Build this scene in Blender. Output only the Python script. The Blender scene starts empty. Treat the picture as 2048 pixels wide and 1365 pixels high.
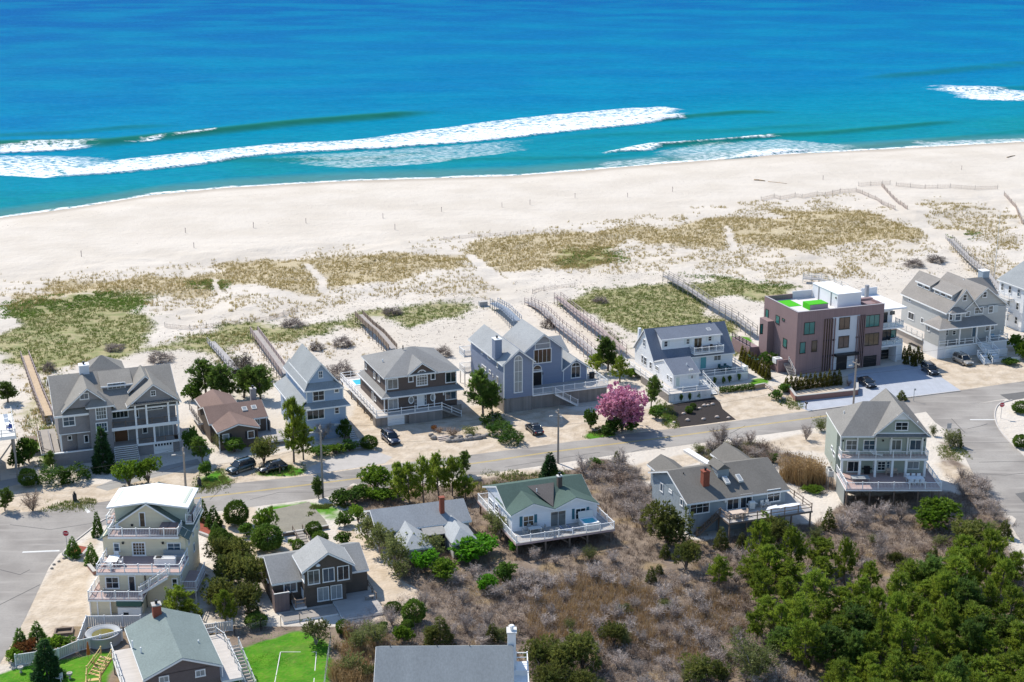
import bpy, math, random
import numpy as np
from mathutils import Vector, Matrix
R = math.radians
random.seed(7)
rng = np.random.default_rng(7)
scene = bpy.context.scene
COL = scene.collection

# ------------------------------------------------------------------ camera, sky, sun, exposure
FPX, PCX, PCY, CAM_H = 3000., 1024., 682.5, 85.
TILT = math.atan(888.5 / FPX)
cam = bpy.data.cameras.new('camera'); camo = bpy.data.objects.new('camera', cam); COL.objects.link(camo)
cam.sensor_width = 36.; cam.lens = FPX / 2048. * 36.
cam.clip_start = 1.; cam.clip_end = 60000.
camo.location = (0, 0, CAM_H); camo.rotation_euler = (math.pi / 2 - TILT, 0, 0)
scene.camera = camo

SUN_EL, SUN_AZ = 47., -43.          # degrees; azimuth measured from +Y towards +X
world = bpy.data.worlds.new('World'); scene.world = world; world.use_nodes = True
wn = world.node_tree.nodes; wl = world.node_tree.links
sky = wn.new('ShaderNodeTexSky'); sky.sky_type = 'NISHITA'; sky.sun_disc = False
sky.sun_elevation = R(SUN_EL); sky.sun_rotation = R(SUN_AZ)
sky.air_density = 1.2; sky.dust_density = 0.3; sky.ozone_density = 5.0
wn['Background'].inputs['Strength'].default_value = 0.135
wl.new(sky.outputs[0], wn['Background'].inputs['Color'])
sl = bpy.data.lights.new('sun', 'SUN'); so = bpy.data.objects.new('sun', sl); COL.objects.link(so)
sl.energy = 4.4; sl.angle = R(0.53); sl.color = (1.0, 0.94, 0.84)
sd = Vector((math.sin(R(SUN_AZ)) * math.cos(R(SUN_EL)), math.cos(R(SUN_AZ)) * math.cos(R(SUN_EL)), math.sin(R(SUN_EL))))
so.rotation_euler = sd.to_track_quat('Z', 'Y').to_euler(); so.location = (-200, 500, 300)
scene.view_settings.view_transform = 'Standard'; scene.view_settings.look = 'None'
scene.view_settings.gamma = 1.0; scene.view_settings.use_curve_mapping = False
scene.view_settings.exposure = 0.43
scene.render.engine = 'CYCLES'
scene.cycles.max_bounces = 5; scene.cycles.diffuse_bounces = 3; scene.cycles.glossy_bounces = 2
scene.cycles.transparent_max_bounces = 6; scene.cycles.use_denoising = True

# ------------------------------------------------------------------ survey: photograph bearing -> place on the terrain
_s, _c = math.sin(TILT), math.cos(TILT)
def ray(x, y):
    a = (x - PCX) / FPX; b = (PCY - y) / FPX
    return (a, _c + b * _s, -_s + b * _c)
def G(x, y, z=0.):
    d = ray(x, y); t = (z - CAM_H) / d[2]
    return (d[0] * t, d[1] * t)

# ------------------------------------------------------------------ mesh building
class MB:
    def __init__(s): s.v = []; s.f = []; s.m = []; s.mi = 0
    def poly(s, pts):
        n = len(s.v); s.v += [tuple(p) for p in pts]; s.f.append(tuple(range(n, n + len(pts)))); s.m.append(s.mi)
    def hexa(s, p):       # 8 points: bottom 4 ccw, top 4 ccw
        n = len(s.v); s.v += [tuple(q) for q in p]
        for f in ((3, 2, 1, 0), (4, 5, 6, 7), (0, 1, 5, 4), (1, 2, 6, 5), (2, 3, 7, 6), (3, 0, 4, 7)):
            s.f.append(tuple(n + i for i in f)); s.m.append(s.mi)
    def box(s, x0, x1, y0, y1, z0, z1):
        if x0 > x1: x0, x1 = x1, x0
        if y0 > y1: y0, y1 = y1, y0
        if z0 > z1: z0, z1 = z1, z0
        s.hexa([(x0, y0, z0), (x1, y0, z0), (x1, y1, z0), (x0, y1, z0), (x0, y0, z1), (x1, y0, z1), (x1, y1, z1), (x0, y1, z1)])
    def prism(s, pts, ax, a0, a1):   # ax: axis extruded along. pts are the other two coords in order (x,y)/(x,z)/(y,z)
        def mk(p, a):
            return (a, p[0], p[1]) if ax == 'x' else (p[0], a, p[1]) if ax == 'y' else (p[0], p[1], a)
        n = len(s.v); k = len(pts)
        s.v += [mk(p, a0) for p in pts] + [mk(p, a1) for p in pts]
        s.f.append(tuple(range(n + k - 1, n - 1, -1))); s.m.append(s.mi)
        s.f.append(tuple(range(n + k, n + 2 * k))); s.m.append(s.mi)
        for i in range(k):
            j = (i + 1) % k
            s.f.append((n + i, n + j, n + k + j, n + k + i)); s.m.append(s.mi)
    def bar(s, p, q, w, h):
        p = Vector(p); q = Vector(q); d = q - p
        if d.length < 1e-5: return
        d.normalize(); up = Vector((0, 0, 1)) if abs(d.z) < .95 else Vector((1, 0, 0))
        sd_ = d.cross(up).normalized() * (w / 2); u2 = sd_.cross(d).normalized() * (h / 2)
        s.hexa([p - sd_ - u2, p + sd_ - u2, q + sd_ - u2, q - sd_ - u2, p - sd_ + u2, p + sd_ + u2, q + sd_ + u2, q - sd_ + u2])
    def tube(s, p, q, r0, r1, n=6, cap=True):
        p = Vector(p); q = Vector(q); d = (q - p)
        if d.length < 1e-5: return
        d.normalize(); a = d.orthogonal().normalized(); b = d.cross(a); m = len(s.v)
        for (c, r) in ((p, r0), (q, r1)):
            for i in range(n):
                t = 2 * math.pi * i / n; s.v.append(tuple(c + a * (r * math.cos(t)) + b * (r * math.sin(t))))
        for i in range(n):
            j = (i + 1) % n; s.f.append((m + i, m + j, m + n + j, m + n + i)); s.m.append(s.mi)
        if cap:
            s.f.append(tuple(m + n + i for i in range(n))); s.m.append(s.mi)
            s.f.append(tuple(m + n - 1 - i for i in range(n))); s.m.append(s.mi)
    def lathe(s, prof, n=16, c=(0, 0, 0), cap=True):    # prof: (r,z)
        m = len(s.v); k = len(prof)
        for (r, z) in prof:
            for i in range(n):
                t = 2 * math.pi * i / n; s.v.append((c[0] + r * math.cos(t), c[1] + r * math.sin(t), c[2] + z))
        for j in range(k - 1):
            for i in range(n):
                i2 = (i + 1) % n; s.f.append((m + j * n + i, m + j * n + i2, m + (j + 1) * n + i2, m + (j + 1) * n + i)); s.m.append(s.mi)
        if not cap: return
        s.f.append(tuple(m + n - 1 - i for i in range(n))); s.m.append(s.mi)
        s.f.append(tuple(m + (k - 1) * n + i for i in range(n))); s.m.append(s.mi)
    def build(s, name, mat, parent=None, smooth=False, loc=None):
        me = bpy.data.meshes.new(name); me.from_pydata(s.v, [], s.f)
        mats = mat if isinstance(mat, (list, tuple)) else [mat]
        for m_ in mats: me.materials.append(m_)
        if len(mats) > 1: me.polygons.foreach_set('material_index', s.m)
        if smooth: me.polygons.foreach_set('use_smooth', [True] * len(me.polygons))
        me.update()
        o = bpy.data.objects.new(name, me); COL.objects.link(o)
        if parent is not None: o.parent = parent
        if loc is not None: o.location = loc
        return o
def np_mesh(name, V, Fc, mat, parent=None, smooth=False, k=3):
    V = np.asarray(V, np.float32); Fc = np.asarray(Fc, np.int32)
    me = bpy.data.meshes.new(name)
    me.vertices.add(len(V)); me.vertices.foreach_set('co', V.ravel())
    me.loops.add(Fc.size); me.loops.foreach_set('vertex_index', Fc.ravel())
    me.polygons.add(len(Fc)); me.polygons.foreach_set('loop_start', np.arange(0, Fc.size, k, dtype=np.int32))
    me.polygons.foreach_set('loop_total', np.full(len(Fc), k, np.int32))
    if smooth: me.polygons.foreach_set('use_smooth', np.ones(len(Fc), bool))
    for m_ in (mat if isinstance(mat, (list, tuple)) else [mat]): me.materials.append(m_)
    me.update(calc_edges=True)
    return me
def link(me, name, parent=None, loc=None):
    o = bpy.data.objects.new(name, me); COL.objects.link(o)
    if parent is not None: o.parent = parent
    if loc is not None: o.location = loc
    return o
def tag(o, label=None, cat=None, group=None, kind=None):
    if label: o['label'] = label
    if cat: o['category'] = cat
    if group: o['group'] = group
    if kind: o['kind'] = kind
    return o
def empty(name, loc, rz=0., label=None, cat=None, group=None):
    o = bpy.data.objects.new(name, None); COL.objects.link(o); o.location = loc; o.rotation_euler = (0, 0, rz)
    o.empty_display_size = .3
    return tag(o, label, cat, group)
def dup(root, loc, rz=0., sc=1., label=None, group=None):
    r = root.copy(); COL.objects.link(r); r.location = loc; r.rotation_euler = (0, 0, rz)
    r.scale = (sc, sc, sc) if not isinstance(sc, (tuple, list)) else sc
    if label: r['label'] = label
    if group: r['group'] = group
    for ch in root.children:
        c = ch.copy(); COL.objects.link(c); c.parent = r
        for g in ch.children:
            d = g.copy(); COL.objects.link(d); d.parent = c
    return r

ORD = 'first second third fourth fifth sixth seventh eighth ninth tenth eleventh twelfth thirteenth fourteenth fifteenth sixteenth'.split()
# ------------------------------------------------------------------ materials
def srgb(r, g, b):
    f = lambda c: (c / 255. / 12.92) if c / 255. <= .04045 else ((c / 255. + .055) / 1.055) ** 2.4
    return (f(r), f(g), f(b))
_mats = {}
def mat(name, c, rough=.7, var=.12, scale=1.5, stretch=(1, 1, 1), spec=.3, bump=0., bscale=30., metal=0., fine=0., fscale=12., rnd=0., coat=0., emit=None, lines=None, ldepth=.35):
    """plain surface with large soft tone variation (var), fine mottling (fine), optional board lines: lines=(axis, period)."""
    if name in _mats: return _mats[name]
    m = bpy.data.materials.new(name); m.use_nodes = True; _mats[name] = m
    n = m.node_tree.nodes; l = m.node_tree.links; b = n['Principled BSDF']
    b.inputs['Roughness'].default_value = rough; b.inputs['Specular IOR Level'].default_value = spec; b.inputs['Metallic'].default_value = metal
    b.inputs['Coat Weight'].default_value = coat
    tc = n.new('ShaderNodeTexCoord'); mp = n.new('ShaderNodeMapping'); mp.inputs['Scale'].default_value = stretch
    l.new(tc.outputs['Object'], mp.inputs[0])
    fac = n.new('ShaderNodeMath'); fac.operation = 'ADD'; fac.inputs[0].default_value = 1. - var - fine; fac.inputs[1].default_value = 0
    def addnoise(sc, amt, det):
        nonlocal fac
        t = n.new('ShaderNodeTexNoise'); t.inputs['Scale'].default_value = sc; t.inputs['Detail'].default_value = det
        l.new(mp.outputs[0], t.inputs['Vector'])
        mu = n.new('ShaderNodeMath'); mu.operation = 'MULTIPLY_ADD'; mu.inputs[1].default_value = 2 * amt
        l.new(t.outputs['Fac'], mu.inputs[0]); l.new(fac.outputs[0], mu.inputs[2]); fac = mu
    if var: addnoise(scale, var, 3)
    if fine: addnoise(fscale, fine, 2)
    if rnd:
        oi = n.new('ShaderNodeObjectInfo'); mu = n.new('ShaderNodeMath'); mu.operation = 'MULTIPLY_ADD'; mu.inputs[1].default_value = 2 * rnd
        ad = n.new('ShaderNodeMath'); ad.operation = 'SUBTRACT'; ad.inputs[1].default_value = rnd
        l.new(oi.outputs['Random'], mu.inputs[0]); l.new(fac.outputs[0], mu.inputs[2]); l.new(mu.outputs[0], ad.inputs[0]); fac = ad
    last = fac
    hgt = None
    if lines:
        sx = n.new('ShaderNodeSeparateXYZ'); l.new(tc.outputs['Object'], sx.inputs[0])
        src = sx.outputs['XYZ'.index(lines[0].upper())] if lines[0] in 'xyz' else None
        if src is None:
            ad = n.new('ShaderNodeMath'); l.new(sx.outputs[0], ad.inputs[0]); l.new(sx.outputs[1], ad.inputs[1]); src = ad.outputs[0]
        dv = n.new('ShaderNodeMath'); dv.operation = 'DIVIDE'; dv.inputs[1].default_value = lines[1]; l.new(src, dv.inputs[0])
        fr = n.new('ShaderNodeMath'); fr.operation = 'FRACT'; l.new(dv.outputs[0], fr.inputs[0])
        fl = n.new('ShaderNodeMath'); fl.operation = 'FLOOR'; l.new(dv.outputs[0], fl.inputs[0])
        wnz = n.new('ShaderNodeTexWhiteNoise'); wnz.noise_dimensions = '1D'; l.new(fl.outputs[0], wnz.inputs['W'])
        mu = n.new('ShaderNodeMath'); mu.operation = 'MULTIPLY_ADD'; mu.inputs[1].default_value = ldepth * .6
        l.new(wnz.outputs['Value'], mu.inputs[0]); l.new(last.outputs[0], mu.inputs[2])
        sb = n.new('ShaderNodeMath'); sb.operation = 'SUBTRACT'; sb.inputs[1].default_value = ldepth * .3; l.new(mu.outputs[0], sb.inputs[0]); last = sb
        hgt = fr
    mx = n.new('ShaderNodeVectorMath'); mx.operation = 'SCALE'; mx.inputs[0].default_value = c; l.new(last.outputs[0], mx.inputs['Scale'])
    l.new(mx.outputs[0], b.inputs['Base Color'])
    if bump or hgt is not None:
        bp = n.new('ShaderNodeBump'); bp.inputs['Strength'].default_value = bump if bump else .5; bp.inputs['Distance'].default_value = .03
        if hgt is not None: l.new(hgt.outputs[0], bp.inputs['Height'])
        else:
            t = n.new('ShaderNodeTexNoise'); t.inputs['Scale'].default_value = bscale; l.new(mp.outputs[0], t.inputs['Vector']); l.new(t.outputs['Fac'], bp.inputs['Height'])
        l.new(bp.outputs[0], b.inputs['Normal'])
    if emit: b.inputs['Emission Color'].default_value = (*emit[0], 1); b.inputs['Emission Strength'].default_value = emit[1]
    return m
WHITE = mat('white_trim', (.80, .80, .79), .5, .05, 2.)
WHITE2 = mat('weathered_white', (.62, .61, .58), .6, .12, 1.)
GLASS = mat('window_glass', (.018, .026, .034), .06, .25, .8, spec=.6)
GLASS_TEAL = mat('teal_glass', (.03, .16, .15), .08, .35, .9, spec=.6)
GLASS_BRONZE = mat('bronze_glass', (.09, .055, .04), .08, .4, .9, spec=.6)
GLASS_PALE = mat('curtained_glass', (.28, .30, .31), .15, .3, 1.3, spec=.5)
GLASS_BROWN = mat('warm_interior_glass', (.10, .07, .045), .08, .4, 1.6, spec=.5)
GLASS_SKY = mat('sky_tint_glass', (.05, .085, .12), .05, .3, .7, spec=.7); GLASS_BLIND = mat('half_blind_glass', (.14, .145, .14), .12, .6, .8, spec=.5, lines=('z', .9), ldepth=1.2); GLASSES = [GLASS, GLASS, GLASS, GLASS_SKY, GLASS_BLIND]  # GLASS_SKY: reflected sky blue put into the pane's base colour
BLACK = mat('black_metal', (.015, .015, .017), .4, .1)
WOODG = mat('grey_weathered_wood', (.30, .27, .24), .8, .2, .7, fine=.1, fscale=6)
WOODB = mat('brown_weathered_wood', (.20, .15, .115), .8, .2, .7, fine=.12, fscale=6)
WOODT = mat('tan_wood', (.42, .30, .19), .8, .2, .8, fine=.1)
WOODY = mat('yellow_new_wood', (.55, .40, .16), .7, .15, .8)
DECKP = mat('pinkish_deck_boards', (.42, .30, .27), .7, .12, .8, lines=('y', .14), ldepth=.2)
DECKG = mat('grey_deck_boards', (.40, .37, .34), .75, .14, .8, lines=('y', .14), ldepth=.25)
DECKW = mat('pale_deck_boards', (.52, .48, .44), .7, .12, .8, lines=('y', .14), ldepth=.2)
BRICK = mat('red_brick', (.26, .075, .045), .85, .25, 5., fine=.2, fscale=14)
CONC = mat('concrete', (.42, .40, .37), .85, .12, 1.)
WATERP = mat('pool_water', (.02, .42, .50), .05, .15, 1.5, spec=.6)
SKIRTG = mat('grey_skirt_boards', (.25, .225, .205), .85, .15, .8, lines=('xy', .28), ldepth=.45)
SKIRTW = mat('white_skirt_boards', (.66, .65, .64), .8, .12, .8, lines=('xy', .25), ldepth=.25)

# ------------------------------------------------------------------ house kit
class House:
    def __init__(s, frame, base, yaw, name, label, bz=0., cat='house', group=None):
        s.fr = frame; s.bz = bz
        s.o = G(*s.p(base), bz); a = R(yaw); s.cu, s.su = math.cos(a), math.sin(a); s.yaw = a
        s.root = empty(name, (s.o[0], s.o[1], bz), a, label, cat, group)
    def p(s, q): return (s.fr[0] + q[0] / s.fr[2], s.fr[1] + q[1] / s.fr[2])
    def _lr(s, q):
        d = ray(*s.p(q)); C = (-s.o[0], -s.o[1])
        return (C[0] * s.cu + C[1] * s.su, -C[0] * s.su + C[1] * s.cu, CAM_H - s.bz), (d[0] * s.cu + d[1] * s.su, -d[0] * s.su + d[1] * s.cu, d[2])
    def V(s, q, v=0.):
        C, d = s._lr(q); t = (v - C[1]) / d[1]; return (C[0] + t * d[0], C[2] + t * d[2])
    def U(s, q, u=0.):
        C, d = s._lr(q); t = (u - C[0]) / d[0]; return (C[1] + t * d[1], C[2] + t * d[2])
    def Z(s, q, z=0.):
        C, d = s._lr(q); t = (z - C[2]) / d[2]; return (C[0] + t * d[0], C[1] + t * d[1])
    def W(s, u, v, z=0.):
        return (s.o[0] + u * s.cu - v * s.su, s.o[1] + u * s.su + v * s.cu, s.bz + z)
    def box(s, name, m, *a):
        b = MB(); b.box(*a); return b.build(name, m, s.root)
    def boxes(s, name, m, lst):
        b = MB()
        for a in lst: b.box(*a)
        return b.build(name, m, s.root)
    # --- openings. face: ('f', v) front, ('l', u) left side, ('r', u) right side
    def _pt(s, face, a, z, d):
        k, c = face
        return (a, c - d, z) if k == 'f' else (c - d, a, z) if k == 'l' else (c + d, a, z)
    def _fb(s, b, face, a0, a1, z0, z1, d0, d1):
        p = s._pt(face, a0, z0, d0); q = s._pt(face, a1, z1, d1); b.box(p[0], q[0], p[1], q[1], p[2], q[2])
    def rect(s, face, p0, p1):
        f = (lambda q: s.V(q, face[1])) if face[0] == 'f' else (lambda q: s.U(q, face[1]))
        a0, z1 = f(p0); a1, z0 = f(p1)
        return min(a0, a1), max(a0, a1), min(z0, z1), max(z0, z1)
    def win(s, face, p0, p1, cols=2, rows=1, fm=None, gm=None, tw=.12, name='window', arch=0., raw=None, mt=.05, lbl=None):
        fm = fm or WHITE; gm = gm if gm not in (None, GLASS) else random.choice(GLASSES)
        a0, a1, z0, z1 = raw if raw else s.rect(face, p0, p1)
        if a1 - a0 < .3: m_ = (a0 + a1) / 2; a0, a1 = m_ - .2, m_ + .2
        b = MB()
        if arch <= 0:
            s._fb(b, face, a0, a1, z1 - tw, z1, -.02, .075)
        s._fb(b, face, a0 - .03, a1 + .03, z0 - .03, z0 + tw, -.02, .1)
        s._fb(b, face, a0, a0 + tw, z0 + tw, z1 - (tw if arch <= 0 else 0), -.02, .075); s._fb(b, face, a1 - tw, a1, z0 + tw, z1 - (tw if arch <= 0 else 0), -.02, .075)
        w = (a1 - a0 - 2 * tw) / cols
        for i in range(1, cols):
            c = a0 + tw + w * i; s._fb(b, face, c - mt / 2, c + mt / 2, z0 + tw, z1 - .01, -.01, .06)
        hh = (z1 - z0 - 2 * tw) / rows
        for j in range(1, rows):
            c = z0 + tw + hh * j; s._fb(b, face, a0 + tw, a1 - tw, c - mt / 2, c + mt / 2, -.01, .055)
        g = MB(); s._fb(g, face, a0 + tw * .5, a1 - tw * .5, z0 + tw * .5, z1 - (tw * .5 if arch <= 0 else 0), .0, .03)
        if arch > 0:                                   # half-round or segment top of height `arch`
            n = 10; cx = (a0 + a1) / 2; rx = (a1 - a0) / 2
            po = [(cx - rx * math.cos(math.pi * i / n), z1 + arch * math.sin(math.pi * i / n)) for i in range(n + 1)]
            pi_ = [(cx - (rx - tw) * math.cos(math.pi * i / n), z1 + (arch - tw) * math.sin(math.pi * i / n)) for i in range(n + 1)]
            for i in range(n):
                A = [s._pt(face, *po[i], -.02), s._pt(face, *po[i + 1], -.02), s._pt(face, *pi_[i + 1], -.02), s._pt(face, *pi_[i], -.02)]
                B = [s._pt(face, *po[i], .075), s._pt(face, *po[i + 1], .075), s._pt(face, *pi_[i + 1], .075), s._pt(face, *pi_[i], .075)]
                b.hexa(A + B)
            s._fb(b, face, a0 + tw, a1 - tw, z1 - mt, z1 + mt, -.01, .06)
            for i in range(1, cols):
                c = a0 + tw + w * i; k_ = max(0, 1 - ((c - cx) / rx) ** 2) ** .5
                s._fb(b, face, c - mt / 2, c + mt / 2, z1, z1 + (arch - tw) * k_, -.01, .055)
            q0 = [s._pt(face, *q, .0) for q in pi_]; q1 = [s._pt(face, *q, .03) for q in pi_]
            g.poly(q1); g.poly(q0[::-1])
        o = b.build(name, fm, s.root); g.build('pane', gm, o)
        if lbl: o['label'] = lbl
        return o
    def oval(s, face, c, rx, rz, fm=None):
        fm = fm or WHITE; a, z = (s.V(c, face[1]) if face[0] == 'f' else s.U(c, face[1])); n = 14; b = MB(); g = MB()
        P = lambda r, i: (a + rx * r * math.cos(2 * math.pi * i / n), z + rz * r * math.sin(2 * math.pi * i / n))
        for i in range(n):
            A = [s._pt(face, *P(1, i), -.02), s._pt(face, *P(1, i + 1), -.02), s._pt(face, *P(.72, i + 1), -.02), s._pt(face, *P(.72, i), -.02)]
            B = [s._pt(face, *P(1, i), .08), s._pt(face, *P(1, i + 1), .08), s._pt(face, *P(.72, i + 1), .08), s._pt(face, *P(.72, i), .08)]
            b.hexa(A + B)
        g.poly([s._pt(face, *P(.74, i), .03) for i in range(n)])
        o = b.build('oval_window', fm, s.root); g.build('pane', GLASS_PALE, o); return o
    def door(s, face, p0, p1, m, panel=None, name='door', raw=None, fm=None, rows=4):
        a0, a1, z0, z1 = raw if raw else s.rect(face, p0, p1); b = MB()
        fm = fm or WHITE
        for a in ((a0 - .12, a0, z0, z1 + .12), (a1, a1 + .12, z0, z1 + .12), (a0, a1, z1, z1 + .12)): s._fb(b, face, *a, -.02, .09)
        o = b.build('door_frame', fm, s.root)
        d = MB(); s._fb(d, face, a0, a1, z0, z1, 0, .04)
        for j in range(1, rows):
            z = z0 + (z1 - z0) * j / rows; s._fb(d, face, a0 + .03, a1 - .03, z - .03, z + .03, .04, .055)
        q = d.build(name, m, o)
        return o
    def garage(s, face, p0, p1, m, rows=4, lights=False, fm=None):
        a0, a1, z0, z1 = s.rect(face, p0, p1); b = MB(); fm = fm or WHITE
        for a in ((a0 - .15, a0, z0, z1 + .15), (a1, a1 + .15, z0, z1 + .15), (a0, a1, z1, z1 + .15)): s._fb(b, face, *a, -.02, .09)
        o = b.build('garage_frame', fm, s.root)
        h = (z1 - z0) / rows
        for j in range(rows):
            d = MB(); s._fb(d, face, a0, a1, z0 + h * j + .02, z0 + h * (j + 1) - .015, 0, .05); d.build('door_panel', m, o)
        if lights:
            for i in range(6):
                w = (a1 - a0) / 6; d = MB(); s._fb(d, face, a0 + w * i + .08, a0 + w * (i + 1) - .08, z1 - h + .12, z1 - .12, .05, .06); d.build('pane', GLASS, o)
        return o
    # --- roofs
    def gable(s, rm, wm, u0, u1, v0, v1, ze, zr, axis='v', oh=.35, th=.16, front=True, back=True, trim=None, mid=None, oh2=None, name='roof'):
        """ridge along axis; walls of the gable ends filled in with wm; rakes and fascia in trim"""
        trim = trim or WHITE; oh2 = oh if oh2 is None else oh2
        a0, a1, b0, b1 = (u0, u1, v0, v1) if axis == 'v' else (v0, v1, u0, u1)
        am = (a0 + a1) / 2 if mid is None else mid
        k0 = (zr - ze) / (am - a0); k1 = (zr - ze) / (a1 - am)
        ax = 'y' if axis == 'v' else 'x'
        b = MB(); t = MB()
        L = (a0 - oh, ze - k0 * oh); Rr = (a1 + oh, ze - k1 * oh)
        e0, e1 = b0 - oh2, b1 + oh2
        b.prism([(L[0], L[1]), (am, zr), (am, zr + th), (L[0], L[1] + th)], ax, e0, e1)
        b.prism([(am, zr), (Rr[0], Rr[1]), (Rr[0], Rr[1] + th), (am, zr + th)], ax, e0, e1)
        o = b.build(name, rm, s.root)
        d = .22
        for (q0, q1, on) in ((e0 - .05, e0 + .0, front), (e1 - .0, e1 + .05, back)):
            if not on: continue
            t.prism([(L[0], L[1] - d + th * .6), (am, zr - d + th * .6), (am, zr + th * .6), (L[0], L[1] + th * .6)], ax, q0, q1)
            t.prism([(am, zr - d + th * .6), (Rr[0], Rr[1] - d + th * .6), (Rr[0], Rr[1] + th * .6), (am, zr + th * .6)], ax, q0, q1)
        for (c, z) in ((L[0] - .04, L[1]), (Rr[0], Rr[1])):
            bb = (c, c + .04, e0, e1) if axis == 'v' else (e0, e1, c, c + .04)
            t.box(*bb, z - .12, z + th * .8)
        t.build('roof_trim', trim, s.root)
        if wm is not None:
            for (q, on) in ((b0, front), (b1 - .15, back)):
                if on: w = MB(); w.prism([(a0, ze - .02), (a1, ze - .02), (am, zr)], ax, q, q + .15); w.build('gable_wall', wm, s.root)
        return o
    def hip(s, rm, u0, u1, v0, v1, ze, zr, oh=.4, ridge=None, trim=None, th=.14, name='roof'):
        U0, U1, V0, V1 = u0 - oh, u1 + oh, v0 - oh, v1 + oh
        if ridge is None:
            w, d = U1 - U0, V1 - V0
            if w > d: r0, r1 = (U0 + d / 2, (V0 + V1) / 2), (U1 - d / 2, (V0 + V1) / 2)
            else: r0, r1 = ((U0 + U1) / 2, V0 + w / 2), ((U0 + U1) / 2, V1 - w / 2)
        else: r0, r1 = ridge
        b = MB(); z1 = ze + th
        P = [(U0, V0, z1), (U1, V0, z1), (U1, V1, z1), (U0, V1, z1)]; A = (*r0, zr); B = (*r1, zr)
        if abs(r1[0] - r0[0]) >= abs(r1[1] - r0[1]):
            b.poly([P[0], P[1], B, A]); b.poly([P[1], P[2], B]); b.poly([P[2], P[3], A, B]); b.poly([P[3], P[0], A])
        else:
            b.poly([P[0], P[1], A]); b.poly([P[1], P[2], B, A]); b.poly([P[2], P[3], B]); b.poly([P[3], P[0], A, B])
        o = b.build(name, rm, s.root)
        t = MB(); t.box(U0, U1, V0, V1, ze - .1, z1 - .004); t.build('fascia', trim or WHITE, s.root)
        return o
    def slab(s, rm, pts, th=.14, name='roof', trim=None):
        """sloped roof plane given by its corner points (u,v,z), ccw from above"""
        b = MB(); n = len(pts)
        lo = [(p[0], p[1], p[2] - th) for p in pts]
        b.poly(pts); b.poly(lo[::-1])
        for i in range(n):
            j = (i + 1) % n; b.poly([lo[i], lo[j], pts[j], pts[i]])
        o = b.build(name, rm, s.root)
        if trim:
            t = MB(); t.bar((pts[0][0], pts[0][1], pts[0][2] - .1), (pts[1][0], pts[1][1], pts[1][2] - .1), .1, .24); t.build('fascia', trim, s.root)
        return o
    def chimney(s, m, u, v, z0, z1, w=.8, d=.8, cap=None, pot=True):
        b = MB(); b.box(u - w / 2, u + w / 2, v - d / 2, v + d / 2, z0, z1); o = b.build('chimney', m, s.root)
        c = MB(); c.box(u - w / 2 - .07, u + w / 2 + .07, v - d / 2 - .07, v + d / 2 + .07, z1, z1 + .14); c.build('chimney_cap', cap or CONC, o)
        if pot:
            c = MB(); c.tube((u, v, z1 + .14), (u, v, z1 + .5), .16, .16, 8); c.tube((u, v, z1 + .5), (u, v, z1 + .58), .26, .2, 8); c.build('flue', BLACK, o)
        return o
    def skylight(s, p, z, slope_k, w=.8, l=1.2, axis='v'):
        """on a slope rising to +v with gradient slope_k; p is its centre"""
        u, v = s.Z(p, z); dz = slope_k * l / 2; b = MB()
        q = lambda du, dv, h: (u + du, v + dv, z + slope_k * dv + h)
        b.hexa([q(-w / 2, -l / 2, -.1), q(w / 2, -l / 2, -.1), q(w / 2, l / 2, -.1), q(-w / 2, l / 2, -.1), q(-w / 2, -l / 2, .16), q(w / 2, -l / 2, .16), q(w / 2, l / 2, .16), q(-w / 2, l / 2, .16)])
        o = b.build('skylight', WHITE2, s.root); w -= .22; l -= .22; g = MB()
        g.poly([q(-w / 2, -l / 2, .168), q(w / 2, -l / 2, .168), q(w / 2, l / 2, .168), q(-w / 2, l / 2, .168)]); g.build('pane', GLASS_PALE, o)
        return o
    # --- decks
    def deck(s, m, u0, u1, v0, v1, z, th=.25, fm=None, legs=0, lm=None):
        b = MB(); b.box(u0, u1, v0, v1, z - .05, z); o = b.build('deck', m, s.root)
        f = MB(); f.box(u0 - .03, u1 + .03, v0 - .03, v1, z - th - .05, z - .052); f.build('deck_fascia', fm or WHITE, s.root)
        return o
    def posts(s, m, pts, z0, z1, w=.16, name='post'):
        for (u, v) in pts:
            b = MB(); b.box(u - w / 2, u + w / 2, v - w / 2, v + w / 2, z0, z1); b.build(name, m, s.root)
    def rail(s, pts, m=None, h=1.0, step=1.8, style='bal', pw=.11, bal=.2, name='railing'):
        m = m or WHITE; b = MB(); pts = [Vector(p) for p in pts]
        for i in range(len(pts) - 1):
            p, q = pts[i], pts[i + 1]; d = q - p; n = max(1, round(d.length / step))
            for j in range(n + 1):
                if j == 0 and i > 0: continue
                c = p + d * (j / n); b.box(c.x - pw / 2, c.x + pw / 2, c.y - pw / 2, c.y + pw / 2, c.z, c.z + h + .08)
                b.box(c.x - pw * .7, c.x + pw * .7, c.y - pw * .7, c.y + pw * .7, c.z + h + .08, c.z + h + .13)
            up = Vector((0, 0, 1))
            b.bar(p + up * h, q + up * h, .09, .07)
            if style == 'bal':
                b.bar(p + up * .12, q + up * .12, .06, .06)
                k = max(1, int(d.length / bal))
                for j in range(1, k):
                    c = p + d * (j / k); b.box(c.x - .013, c.x + .013, c.y - .013, c.y + .013, c.z + .12, c.z + h)
            elif style == 'hor':
                for t in (.35, .68): b.bar(p + up * h * t, q + up * h * t, .04, .09)
            elif style == 'two':
                b.bar(p + up * h * .5, q + up * h * .5, .04, .1)
        o = b.build(name, m, s.root)
        if style == 'glass':
            g = MB()
            for i in range(len(pts) - 1):
                p, q = pts[i], pts[i + 1]; g.bar(p + Vector((0, 0, h * .5)), q + Vector((0, 0, h * .5)), .02, h * .85)
            g.build('glass_panel', GLASSR, o)
        return o
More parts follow.
